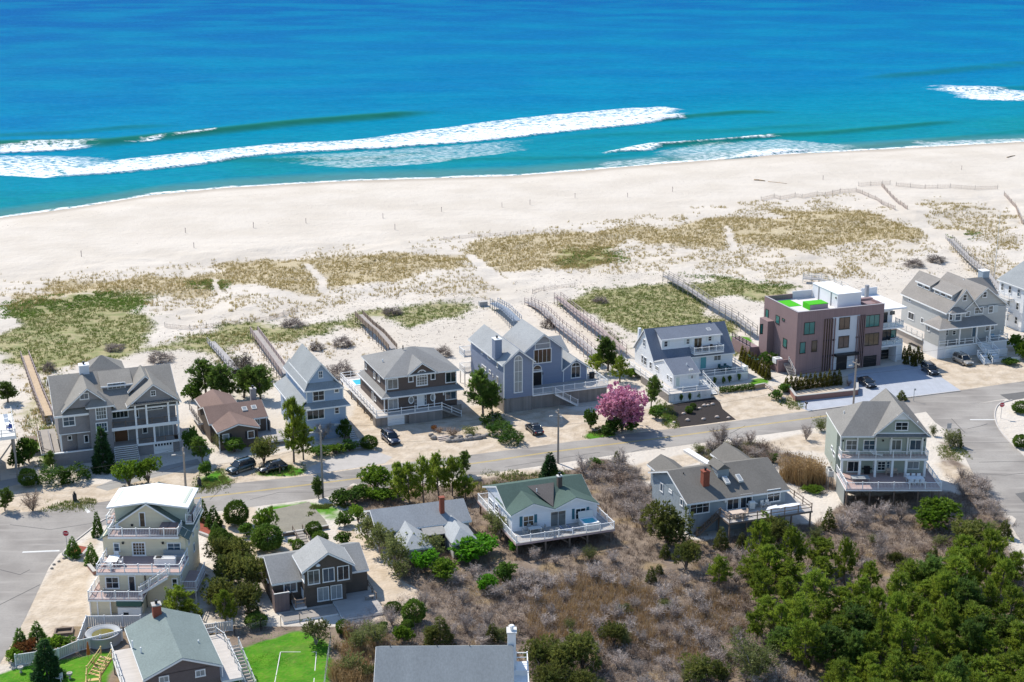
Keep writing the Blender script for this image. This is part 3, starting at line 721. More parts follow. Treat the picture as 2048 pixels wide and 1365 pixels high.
def spl(pts, n=6):      # smooth polyline
    P = [np.array(p, float) for p in pts]; P = [2 * P[0] - P[1]] + P + [2 * P[-1] - P[-2]]; r = []
    for i in range(1, len(P) - 2):
        for k in range(n):
            u = k / n; a, b_, c, d = P[i - 1:i + 3]
            r.append(.5 * ((2 * b_) + (-a + c) * u + (2 * a - 5 * b_ + 4 * c - d) * u * u + (-a + 3 * b_ - 3 * c + d) * u ** 3))
    r.append(P[-2]); return r
UP = [G(*p) for p in ((-400, 1070), (0, 1030), (180, 1008), (390, 976), (607, 953), (770, 931), (1000, 903), (1260, 868), (1430, 848), (1617, 822), (1921, 781), (2048, 763), (2400, 718))]
LO = [G(*p) for p in ((-400, 1125), (0, 1078), (250, 1046), (497, 1015), (620, 999), (700, 987), (920, 955), (1082, 932), (1270, 904), (1411, 885), (1600, 860), (1800, 832), (1950, 808), (2048, 793), (2400, 745))]
UP = spl(UP); LO = spl(LO)
sheet('road', LO + UP[::-1], ASPH, .016, raw=True)
sheet('side_street', [(-900, 1100), (-60, 1050), (150, 1040), (232, 1030), (205, 1042), (165, 1072), (135, 1099), (118, 1108), (98, 1135), (75, 1185), (53, 1232), (25, 1285), (0, 1328), (-60, 1430), (-400, 1430)], ASPH, .012)
sheet('cross_street', [(1850, 822), (2010, 800), (1992, 815), (1990, 838), (1998, 858), (2015, 880), (2048, 912), (2150, 1010), (2400, 1280), (2400, 1500), (2048, 1092), (1998, 1015), (1950, 955), (1925, 905), (1905, 870), (1870, 845)], ASPH, .012)
def strip(name, line, w, m, z, parts=None):
    b = MB()
    for i in range(len(line) - 1):
        p, q = Vector((*line[i][:2], z)), Vector((*line[i + 1][:2], z)); d = (q - p).normalized(); s_ = Vector((-d.y, d.x, 0)) * w / 2
        b.poly([p - s_, q - s_, q + s_, p + s_])
    o = b.build(name, m); o['kind'] = 'structure'; return o
MIDL = spl([G(*p) for p in ((280, 1012), (370, 1000), (640, 967), (936, 929), (1100, 905), (1296, 880), (1411, 865), (1560, 845), (1720, 823))])
def offs(line, o):
    r = []
    for i in range(len(line)):
        a = np.array(line[max(0, i - 1)][:2]); b = np.array(line[min(len(line) - 1, i + 1)][:2]); d = b - a; d /= np.linalg.norm(d)
        r.append((line[i][0] - d[1] * o, line[i][1] + d[0] * o))
    return r
strip('centre_line', offs(MIDL, .14), .13, YEL, .022); strip('centre_line', offs(MIDL, -.14), .13, YEL, .022)
strip('stop_line', [G(45, 1105), G(119, 1102)], .45, WPA, .022); strip('stop_line', [G(1940, 840), G(1991, 840)], .4, WPA, .022)
strip('stop_line', [G(167, 1013), G(178, 1026)], .5, WPA, .022)
PATCH = mat('dark_asphalt_patch', (.13, .125, .12), .9, .2, 1.)
sheet('road_patch', [(2030, 988), (2048, 985), (2070, 1003), (2048, 1006)], PATCH, .0205); sheet('road_patch', [(2000, 790), (2048, 784), (2090, 790), (2020, 802)], PATCH, .0205)
CRACK = mat('tar_crack', (.10, .095, .09), .9, .1)
for ln in ([(1905, 885), (1960, 886), (2030, 885)], [(1958, 925), (2000, 924), (2048, 924)], [(1960, 948), (2010, 951), (2048, 947)], [(2000, 1025), (2048, 1025), (2120, 1024)], [(1903, 838), (1916, 852), (1930, 866)], [(1935, 858), (1960, 853), (1975, 848)],
           [(1262, 905), (1300, 895), (1330, 900)], [(760, 975), (800, 945), (815, 930)], [(500, 1000), (560, 985), (640, 985), (700, 972)], [(1010, 935), (1090, 922), (1200, 905)], [(1460, 868), (1490, 852)], [(420, 1000), (440, 980)], [(1700, 835), (1720, 815), (1740, 808)], [(0, 1210), (40, 1190), (80, 1170)], [(0, 1140), (40, 1150), (60, 1140)], [(20, 1050), (100, 1060), (200, 1045)]):
    strip('road_crack', [G(*p) for p in ln], .12, CRACK, .021)
sheet('paver_drive', [(1600, 816), (1592, 803), (1668, 785), (1698, 772), (1696, 750), (1715, 742), (1800, 730), (1845, 732), (1875, 750), (1921, 781), (1616, 822)], PAVER, .009)
sheet('mossy_parking_pad', [(508, 1032), (545, 1020), (618, 1004), (650, 1040), (658, 1055), (640, 1058), (566, 1072), (535, 1050)], OLDA, .006)
sheet('mulch_bed', [(1330, 812), (1360, 806), (1428, 795), (1440, 805), (1445, 818), (1472, 840), (1400, 850), (1358, 855), (1342, 835)], MULCH, .006)
sheet('red_mulch_bed', [(388, 1040), (398, 1030), (420, 1050), (424, 1076), (394, 1068)], REDM, .006)
sheet('red_mulch_bed', [(130, 1108), (150, 1090), (176, 1095), (168, 1108), (140, 1116)], REDM, .006)
GDR = mat('grey_drive', (.30, .285, .265), .9, .15, .8, fine=.1)
sheet('asphalt_drive', [(190, 975), (240, 955), (340, 930), (395, 918), (402, 928), (350, 945), (280, 962), (215, 982)], GDR, .006)
sheet('asphalt_drive', [(-60, 980), (0, 962), (38, 955), (42, 968), (0, 978), (-60, 990)], GDR, .006)
sheet('asphalt_drive', [(618, 935), (690, 905), (745, 900), (785, 915), (770, 927), (700, 938), (612, 950)], mat('pale_old_concrete', (.42, .39, .36), .9, .15, .8, fine=.1), .008)
# kerbs: the rounded corner on the right and the one by the left stop sign
KERB = mat('pale_kerb', (.50, .46, .42), .85, .15, 1.)
def kerb(name, pts):
    L = spl([G(*p) for p in pts], 4); b = MB()
    for i in range(len(L) - 1): b.bar((*L[i], .06), (*L[i + 1], .06), .2, .14)
    o = b.build(name, KERB); o['kind'] = 'structure'
kerb('kerb', [(2024, 801), (2000, 808), (1991, 820), (1990, 838), (1998, 858), (2015, 880), (2048, 912), (2110, 970)])
kerb('kerb', [(240, 1029), (205, 1042), (165, 1072), (140, 1092), (126, 1106)])
kerb('kerb', [(1616, 823.5), (1700, 812), (1800, 798), (1921, 782.5)])
# ------------------------------------------------------------------ houses
A_ = (0, 680, 4.015); B_ = (370, 640, 4.015); C_ = (660, 640, 4.873); D_ = (900, 600, 4.55); E_ = (1220, 620, 5.25); F_ = (1480, 530, 4.55); G_ = (1780, 500, 5.25)
H_ = (1600, 760, 4.549); I_ = (130, 950, 4.266); J_ = (0, 1180, 3.793); K_ = (480, 980, 4.55); L_ = (700, 920, 5.6875); M_ = (920, 910, 5.055); N_ = (1270, 860, 5.251); O_ = (680, 1160, 3.938)
def roofm(n, c): return mat('roof_shingles_' + n, c, .9, .17, .45, stretch=(1, .55, .55), spec=.15, fine=.24, fscale=6., bump=.4, bscale=9.)
def wallm(n, c, per=.16): return mat('siding_' + n, c, .75, .07, .6, lines=('z', per), ldepth=.10, fine=.05)
def shingle(n, c): return mat('wall_shingles_' + n, c, .9, .16, 1.2, stretch=(1, 1, 1.6), fine=.2, fscale=6., bump=.3, bscale=12.)

def house_blue_gray():
    h = House(D_, (490, 1035), 21.5, 'beach_house', 'blue grey contemporary house with tall arched windows and a chimney on its left roof')
    wm = wallm('blue_grey', (.225, .265, .36)); rm = roofm('pale_grey', (.30, .31, .315))
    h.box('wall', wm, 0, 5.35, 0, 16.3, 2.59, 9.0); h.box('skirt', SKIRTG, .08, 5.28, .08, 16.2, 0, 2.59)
    h.gable(rm, wm, 0, 5.35, 0, 16.3, 9.0, 11.1, 'v', .4)
    h.box('wall', wm, 5.35, 12.75, 4.6, 14.1, 2.7, 9.2)
    h.gable(rm, wm, 5.6, 12.75, 4.6, 14.1, 9.2, 12.0, 'v', .5)
    h.box('wall', wm, 12.76, 17.6, 4.6, 11.0, 2.7, 5.2); h.gable(rm, wm, 13.1, 17.6, 4.6, 11.3, 5.2, 6.75, 'v', .4)
    h.slab(rm, [(12.7, 9.5, 6.6), (16.3, 9.5, 6.6), (16.3, 13.5, 8.6), (12.7, 13.5, 8.6)]); h.box('wall', wm, 12.76, 16, 10.2, 13.4, 5.2, 6.8)
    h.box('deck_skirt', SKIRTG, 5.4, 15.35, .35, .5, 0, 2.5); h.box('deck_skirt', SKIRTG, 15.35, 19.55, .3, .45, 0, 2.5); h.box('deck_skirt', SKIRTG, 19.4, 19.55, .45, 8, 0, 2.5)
    h.deck(DECKG, 5.36, 19.7, 0, 4.58, 2.74); h.deck(DECKG, 17.65, 19.7, 4.6, 8.3, 2.74)
    h.rail([(5.45, .06, 2.74), (9.1, .06, 2.74)]); h.rail([(9.1, .06, 2.74), (15.35, .06, 2.74), (19.6, .06, 2.74), (19.6, 8.2, 2.74)])
    h.stairs((9.2, -.5, 2.74), (13.45, -.5, .1), (0, .42), 13, WOODG, WHITE); h.rail([(9.2, -.95, 2.74), (13.45, -.95, .1)])
    u, v = h.Z((435, 500), 9.75); h.chimney(wm, u, v + .4, 9.0, h.V((437, 362), v)[1], 1.25, 1.5, WHITE)
    h.win(('f', 0), (580, 558), (660, 840), 2, 3, arch=.95, tw=.14, gm=GLASS_PALE); h.win(('f', 4.6), (760, 455), (922, 565), 4, 1, gm=GLASS_BROWN); h.win(('f', 4.6), (772, 405), (912, 440), 1, 1, arch=1.35, name='arched_window', gm=GLASS_PALE)
    h.win(('f', 4.6), (1100, 612), (1186, 705), 2, 1, arch=.8)
    h.door(('f', 4.6), (752, 655), (832, 772), BLACK); h.win(('f', 4.6), (752, 640), (834, 652), 1, 1, arch=.9, name='arched_transom')
    for a, b in (((286, 432), (302, 500)), ((343, 490), (370, 548)), ((424, 560), (440, 622)), ((290, 582), (332, 650)), ((356, 630), (374, 680)), ((424, 690), (442, 770))): h.win(('l', 0), a, b, 1, 1)
    h.oval(('l', 0), (392, 690), .25, .3); h.box('corner_board', WHITE, -.03, .14, -.04, .12, 2.59, 9.0); h.box('corner_board', WHITE, 5.26, 5.42, -.04, .12, 2.59, 8.9); h.box('corner_board', WHITE, 12.66, 12.83, 4.55, 4.7, 5, 9.1); h.box('corner_board', WHITE, 13.0, 13.14, 4.54, 4.66, 2.7, 5.2); h.box('corner_board', WHITE, 17.5, 17.64, 4.54, 4.66, 2.7, 5.2)
    for z in (2.7, 5.8): h.deck(DECKG, -1.3, 3, 16.3, 19, z); h.rail([(-1.25, 16.35, z), (-1.25, 18.9, z), (3, 18.9, z)])
    h.posts(WHITE2, [(-1.2, 16.4), (-1.2, 18.8), (2.9, 18.8)], 0, 2.5)
    b = MB(); b.box(9.0, 9.15, 4.45, 4.58, 4.6, 5.0); b.build('wall_lamp', BLACK, h.root)
    h.door(('f', .08), (548, 912), (672, 1010), SKIRTG, name='garage_leaf', fm=SKIRTG)
    return h
def house_hip():
    h = House(C_, (430, 1055), 21.5, 'beach_house', 'brown shingled two storey house with hipped roof, oval windows and a white garage door')
    wm = shingle('dark_brown', (.125, .095, .082)); rm = roofm('grey', (.235, .232, .225))
    h.box('wall', wm, 2.2, 15.3, 1.75, 15.7, 0, 4.75); h.box('wall', wm, 2.8, 15.3, 2.05, 14.9, 4.75, 7.85)
    h.slab(rm, [(1.75, .9, 4.68), (16.3, .9, 4.68), (15.5, 2.1, 5.3), (2.85, 2.1, 5.3)], trim=WHITE); h.slab(rm, [(1.75, 15.7, 4.68), (1.75, .9, 4.68), (2.85, 2.1, 5.3), (2.85, 15.7, 5.3)], trim=WHITE)
    h.slab(rm, [(16.3, .9, 4.68), (16.3, 15.7, 4.68), (15.4, 15.7, 5.3), (15.4, 2.1, 5.3)])
    h.hip(rm, 2.8, 15.3, 2.05, 14.9, 7.82, 10.55, .45, ((9.2, 9.3), (10.0, 9.3)))
    h.gable(rm, wm, 6.75, 11.6, 2.0, 6.5, 8.0, 9.75, 'v', .35, back=False)
    h.box('skirt', SKIRTG, .4, 2.45, .1, .3, 0, 1.7); h.box('skirt', SKIRTG, 5.3, 6.0, .12, .3, 0, 1.7); h.box('skirt', SKIRTG, 6.0, 12.0, -.25, -.05, 0, 1.75); h.box('skirt', SKIRTG, 12.0, 15.8, .9, 1.05, 0, 1.9)
    h.box('skirt', SKIRTG, .35, .5, .3, 1.8, 0, 1.7)
    h.deck(DECKW, .35, 12, -.2, 1.74, 1.98); h.deck(DECKW, .35, 2.18, 1.76, 15.7, 1.98); h.deck(DECKW, .35, 8, 15.72, 22.4, 1.98)
    h.posts(WOODB, [(.6, 4), (.6, 8), (.6, 12), (.6, 16), (.6, 22)], 0, 1.7)
    h.rail([(.42, 22.3, 1.98), (.42, -.12, 1.98), (2.4, -.12, 1.98)], style='two'); h.rail([(2.4, -.12, 1.98), (11.9, -.12, 1.98)], style='two', step=2.3); h.rail([(.42, 22.3, 1.98), (7.9, 22.3, 1.98)], style='two')
    h.stairs((12.0, .3, 1.98), (15.4, .3, .1), (0, .45), 10, WOODG); h.rail([(11.95, -.14, 1.98), (15.4, -.14, .1)], style='two', step=1.8)
    h.garage(('f', .14), (568, 948), (718, 1058), WHITE); h.box('garage_wall', wm, 2.45, 5.3, .15, .25, 0, 1.7)
    f2 = ('f', 2.05); f1 = ('f', 1.75)
    h.win(f2, (556, 582), (665, 670), 2, 1, gm=GLASS); h.win(f2, (761, 552), (812, 604), 1, 1); h.win(f2, (838, 560), (952, 635), 4, 3, arch=1.25, name='arched_window', tw=.16); h.win(f2, (980, 520), (1027, 580), 1, 1); h.win(f2, (1122, 512), (1232, 604), 2, 1)
    h.win(f1, (562, 772), (668, 868), 2, 1, tw=.16, gm=GLASS_PALE); h.oval(f1, (790, 780), .5, .72); h.oval(f1, (1003, 755), .5, .72)
    h.door(f1, (852, 737), (912, 838), WHITE); h.win(f1, (830, 742), (844, 850), 1, 3, tw=.06); h.win(f1, (920, 728), (940, 835), 1, 3, tw=.06); h.win(f1, (1122, 702), (1232, 770), 2, 1)
    for u in (2.2, 8.0, 11.0): h.box('porch_column', WHITE, u - .08, u + .08, 1.0, 1.16, 1.98, 4.6)
    for a, b in (((343, 420), (360, 490)), ((425, 500), (445, 580)), ((468, 535), (490, 612))): h.win(('l', 2.8), a, b, 1, 1)
    for a, b in (((408, 690), (430, 838)), ((436, 740), (452, 800))): h.win(('l', 2.2), a, b, 1, 1)
    h.box('corner_board', WHITE, 2.75, 2.93, 2.0, 2.14, 5.2, 7.8); h.box('corner_board', WHITE, 15.2, 15.36, 2.0, 2.14, 5.2, 7.8)
    b = MB(); b.box(1.5, 6.5, 17, 20.5, 1.99, 2.06); o = b.build('pool_coping', WHITE, h.root); b = MB(); b.box(1.9, 6.1, 17.4, 20.1, 2.061, 2.075); b.build('pool_water', WATERP, o)
    b = MB(); b.tube((8.1, 9, 10.3), (8.1, 9, 11.0), .1, .1); b.build('vent_pipe', BLACK, h.root); b = MB(); b.tube((4.2, 8.2, 8.7), (4.2, 8.2, 9.2), .1, .1); b.build('vent_pipe', WHITE, h.root)
    b = MB(); b.box(12.75, 13.0, 1.6, 1.74, 3.7, 4.2); b.build('wall_lamp', WHITE, h.root)
    return h
def house_modern():
    h = House(F_, (495, 1005), 19.5, 'modern_house', 'flat roofed three storey modern house clad in mauve brown boards')
    wm = mat('mauve_brown_boards', (.25, .17, .17), .7, .12, .35, lines=('xy', .2), ldepth=.22, fine=.06); wh = mat('pale_stucco', (.56, .57, .60), .8, .06, .8); cr = mat('white_stucco', (.72, .72, .73), .8, .05, .8)
    W, D, z = 18.4, 12.5, 12.05
    h.box('wall', wm, 0, W, 0, D, 0, 11.05)
    h.boxes('parapet', wm, [(0, W, 0, .28, 11.05, z), (0, .28, .28, D, 11.05, z), (W - .28, W, .28, 4, 11.05, z), (.28, 5.9, D - .28, D, 11.05, z)])
    h.box('parapet_cap', mat('grey_coping', (.36, .33, .34), .6, .05), -.04, W + .04, -.04, .32, z, z + .06)
    h.box('parapet_cap', _mats['grey_coping'], -.04, .32, .32, D, z, z + .06)
    h.box('roof_terrace', mat('pale_roof_membrane', (.60, .58, .57), .8, .08, .6), .28, W - .28, .28, D - .28, 11.05, 11.1)
    h.box('parapet', wh, 5.9, 10.1, D - .3, D - .05, 11.1, 12.5)
    h.box('penthouse', cr, 10.1, 15.15, 3.0, 8.0, 11.1, 13.8); h.box('penthouse', cr, 10.1, 14.0, 8.0, 12.1, 11.1, 13.8)
    h.boxes('penthouse_roof', mat('white_roof_membrane', (.80, .80, .80), .7, .04), [(10.0, 15.25, 2.9, 8.0, 13.8, 13.9), (10.0, 14.1, 8.0, 12.2, 13.8, 13.9)])
    b = MB(); b.box(10.02, 10.1, 9.6, 9.9, 11.1, 13.7); b.box(10.02, 10.1, 5.2, 5.45, 11.1, 13.7); b.build('downpipe', mat('mid_grey', (.3, .3, .31)), h.root)
    b = MB(); b.box(9.95, 10.1, 3.4, 3.65, 12.9, 13.2); b.build('wall_lamp', BLACK, h.root)
    gt = mat('bright_artificial_turf', (.06, .42, .01), .95, .1, 2., fine=.1)
    u0, v0 = h.Z((640, 366), 12.15); u1 = h.Z((803, 350), 12.15)[0]; b = MB(); b.box(u0, u1, v0, v0 + 2.6, 11.1, 12.1); o = b.build('planter_box', mat('mauve_board_plain', (.33, .28, .30)), h.root)
    b = MB(); b.box(u0 - .06, u1 + .02, v0 - .02, v0 + 2.64, 12.1, 12.2); b.box(u0 - .08, u0 - .005, v0, v0 + 2.6, 11.12, 12.1); b.build('turf_cover', gt, o)
    u, v = h.Z((445, 352), 11.12); b = MB(); b.box(u - 1.7, u + 1.5, v - 2.2, v + 2.3, 11.1, 11.15); b.build('turf_mat', gt, h.root)
    # entrance bay
    f = ('f', 0); a0, a1, z0, z1 = h.rect(f, (845, 480), (1060, 960)); z0 = .2
    b = MB(); b.box(a0, a1, -.05, 0, z0, z1); b.build('entrance_panel', wh, h.root)
    for p0, p1 in (((770, 495), (846, 960)), ((1064, 462), (1112, 960))):
        c0, c1, y0, y1 = h.rect(f, p0, p1); b = MB(); b.box(c0, c1, -.03, 0, .2, y1); o = b.build('recess_glazing', GLASS_BROWN, h.root)
        for i in range(5):
            x = c0 + (c1 - c0) * (i + .5) / 5; b = MB(); b.box(x - .07, x + .07, -.28, -.03, .2, y1); b.build('slat', wm, o)
        for zz in (2.9, 5.9):
            b = MB(); b.box(c0, c1, -.1, -.035, zz, zz + .35); b.build('spandrel', BLACK, o)
    BR = mat('bronze_frame', (.03, .025, .022), .5, .1)
    def w(p0, p1, c, g, face=f): h.win(face, p0, p1, c, 1, BR, g, tw=.09, mt=.07)
    w((585, 527), (677, 628), 2, GLASS_TEAL); w((1133, 463), (1265, 558), 3, GLASS_TEAL); w((546, 706), (592, 804), 1, GLASS_TEAL); w((653, 692), (697, 788), 1, GLASS_BROWN); w((1127, 630), (1258, 726), 3, GLASS_BROWN)
    fe = ('f', -.05); w((905, 482), (995, 582), 2, GLASS_BRONZE, fe); w((897, 652), (987, 750), 2, GLASS_BRONZE, fe)
    for p0, p1 in (((235, 397), (258, 490)), ((328, 452), (358, 543)), ((385, 482), (408, 515)), ((265, 587), (292, 680)), ((395, 662), (425, 758))): w(p0, p1, 1, GLASS_TEAL, ('l', 0))
    a0, a1, z0, z1 = h.rect(f, (848, 800), (1050, 835)); h.box('entrance_canopy', BLACK, a0, a1, -1.3, -.06, 3.0, 3.35)
    h.door(fe, (885, 838), (960, 952), BLACK, fm=BR); h.garage(f, (1122, 832), (1233, 950), BLACK, fm=wm)
    # white right wing
    v = 1.5
    h.box('wall', cr, W, 22.6, 3.4, 11.5, 0, 10.4); h.box('roof_slab', cr, W, 24.0, .9, 11.8, 10.4, 10.7); h.box('wall', cr, 22.62, 24.2, v + .2, 9, 0, 3.9)
    for zz in (3.2, 6.7): h.box('balcony_slab', cr, W, 23.6, .8, 3.4, zz, zz + .3); h.rail([(W + .1, .9, zz + .3), (23.4, .9, zz + .3), (23.4, 3.4, zz + .3)], WHITE2, .95, 1.6, 'glass')
    h.box('column', wm, W, W + .35, .9, 3.4, 7.0, 10.4); h.box('column', cr, 22.3, 22.6, .9, 3.4, 0, 3.2)
    fw = ('f', 3.4); h.win(fw, (1305, 435), (1337, 522), 1, 1, BR, GLASS); h.win(fw, (1368, 424), (1406, 450), 1, 1, BR, GLASS); h.win(fw, (1295, 595), (1365, 700), 2, 1, BR, GLASS); h.win(fw, (1372, 592), (1418, 660), 1, 1, BR, GLASS_TEAL)
    h.garage(fw, (1283, 775), (1362, 900), BLACK, fm=cr); h.box('chimney', mat('steel_grey', (.30, .31, .33)), 19.8, 20.4, 8.5, 9.1, 10.7, 13.4); h.box('roof_wall', cr, 20.4, 24.0, 11.2, 11.4, 10.7, 12.1); h.box('roof_bench', wm, 16.0, 18.3, 2.2, 4.4, 11.1, 11.6); h.box('roof_bench', wm, 15.7, 19.5, 5.6, 6.6, 11.1, 11.7)
    # yard wall, side stair and bump-out
    h.box('wall', wm, -1.3, 0, 8.5, 11.6, 0, 8.2); h.win(('f', 8.5), (182, 540), (206, 628), 1, 1, BR, GLASS_TEAL)
    h.boxes('yard_wall', wm, [(-2.2, -2.0, 2.3, 7.8, 0, 2.4), (-2.0, 0, 2.3, 2.5, 0, 2.4)]); h.deck(DECKG, -2.0, 0, 2.5, 8.4, 1.5)
    h.boxes('yard_wall', wm, [(-3.2, -1.3, 11.6, 19, 0, 2.4)]); h.rail([(-3.1, 11.7, 2.4), (-3.1, 19, 2.4)], BLACK, .9, 1.5, 'hor')
    h.stairs((-.6, 2.2, 1.9), (-.6, -.4, .1), (.5, 0), 9, DECKG); h.rail([(-.05, 2.2, 1.9), (-.05, -.4, .1)], WHITE2, .95, 1.3, 'two')
    return h
def house_white():
    h = House(E_, (612, 975), 19, 'cottage', 'white cottage with slate blue roof, long dormer and upstairs balcony')
    wm = wallm('white', (.78, .79, .80)); rm = roofm('slate_blue', (.165, .185, .225))
    h.box('wall', wm, 2.2, 18.1, 11.2, 19.9, 0, 4.45); h.gable(rm, wm, 2.2, 18.1, 11.2, 19.9, 4.45, 8.9, 'u', .35, .14, oh2=.25)
    h.box('wall', wm, 2.2, 7.2, 2.8, 11.19, 0, 4.05); h.gable(rm, wm, 2.2, 7.2, 2.8, 11.1, 4.05, 5.65, 'u', .25, .12, mid=6.95, oh2=.12)
    b = MB(); b.prism([(12.3, 5.3), (12.3, 7.62), (15.4, 8.6), (15.4, 5.3)], 'x', 4.2, 16.0); b.build('dormer_wall', wm, h.root)
    h.slab(rm, [(4.0, 11.95, 7.72), (16.2, 11.95, 7.72), (16.2, 15.6, 8.98), (4.0, 15.6, 8.98)], .12, trim=WHITE)
    fd = ('f', 12.3); SH = mat('pale_shutter', (.66, .70, .68), .7, .05)
    def ws(face, p0, p1, c=1):
        o = h.win(face, p0, p1, c, 2, tw=.08); a0, a1, z0, z1 = h.rect(face, p0, p1)
        for q0, q1 in ((a0 - .42, a0 - .04), (a1 + .04, a1 + .42)):
            b = MB(); h._fb(b, face, q0, q1, z0, z1, -.01, .05); b.build('shutter', SH, h.root)
    ws(fd, (566, 330), (605, 388)); ws(fd, (800, 305), (836, 360)); ws(fd, (1030, 277), (1067, 326)); h.win(fd, (880, 296), (965, 398), 2, 1, gm=GLASS_BROWN, name='sliding_door')
    h.deck(DECKW, 9.75, 15.7, 10.2, 12.28, 5.05); h.rail([(9.8, 12.2, 5.05), (9.8, 10.26, 5.05), (15.65, 10.26, 5.05), (15.65, 12.2, 5.05)], step=1.5)
    fm_ = ('f', 11.2); h.door(fm_, (950, 497), (1005, 612), mat('teal_door', (.12, .36, .38), .5, .05)); h.win(fm_, (1088, 478), (1165, 530), 2, 1, gm=GLASS)
    fe = ('f', 2.8); h.door(fe, (692, 712), (728, 800), mat('sage_door', (.5, .58, .54), .6, .05)); ws(fe, (846, 688), (876, 722))
    l = ('l', 2.2)
    for p0, p1 in (((350, 300), (372, 392)), ((333, 470), (350, 566)), ((360, 490), (385, 590)), ((418, 540), (440, 628)), ((478, 580), (512, 650)), ((600, 676), (618, 738)), ((634, 700), (652, 768))): h.win(l, p0, p1, 1, 2, tw=.09)
    # stepped decks and their white skirts
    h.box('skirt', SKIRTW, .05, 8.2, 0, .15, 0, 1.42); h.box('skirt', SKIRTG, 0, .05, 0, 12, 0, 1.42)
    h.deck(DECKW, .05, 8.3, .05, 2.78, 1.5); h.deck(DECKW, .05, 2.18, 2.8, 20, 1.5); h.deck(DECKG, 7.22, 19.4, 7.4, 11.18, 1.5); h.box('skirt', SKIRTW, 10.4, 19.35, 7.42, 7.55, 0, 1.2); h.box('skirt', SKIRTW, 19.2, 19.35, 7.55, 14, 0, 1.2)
    h.deck(DECKG, 18.12, 19.4, 11.2, 15, 1.5)
    h.rail([(.1, 20, 1.5), (.1, .1, 1.5), (8.2, .1, 1.5)], style='two', step=2.4, h=.95); h.rail([(10.4, 7.46, 1.5), (19.3, 7.46, 1.5), (19.3, 15, 1.5)], style='two', step=2.4, h=.95)
    h.stairs((9.3, 7.4, 1.5), (9.4, 1.2, .15), (.75, 0), 12, WHITE2, WHITE); h.rail([(8.5, 7.3, 1.5), (8.6, 1.0, .15)], style='two', step=1.6, h=.95); h.rail([(10.15, 7.3, 1.5), (10.25, 1.0, .15)], style='two', step=1.6, h=.95)
    b = MB(); b.box(18.6, 19.2, 7.6, 8.6, 1.5, 2.4); b.build('deck_locker', WHITE, h.root); h.skylight((1035, 210), 8.2, .33, .8, .8); h.skylight((850, 632), 4.8, .39, .7, .4)
    b = MB(); b.tube((5.6, 4.7, 4.6), (5.6, 4.7, 5.3), .09, .09); b.build('vent_pipe', WHITE, h.root); b = MB(); b.box(15.2, 15.6, 15.6, 16.0, 8.9, 9.25); b.build('ridge_vent', BLACK, h.root)
    h.box('chimney', wm, 2.4, 2.9, 18.7, 19.3, 6, 8.2)
    return h
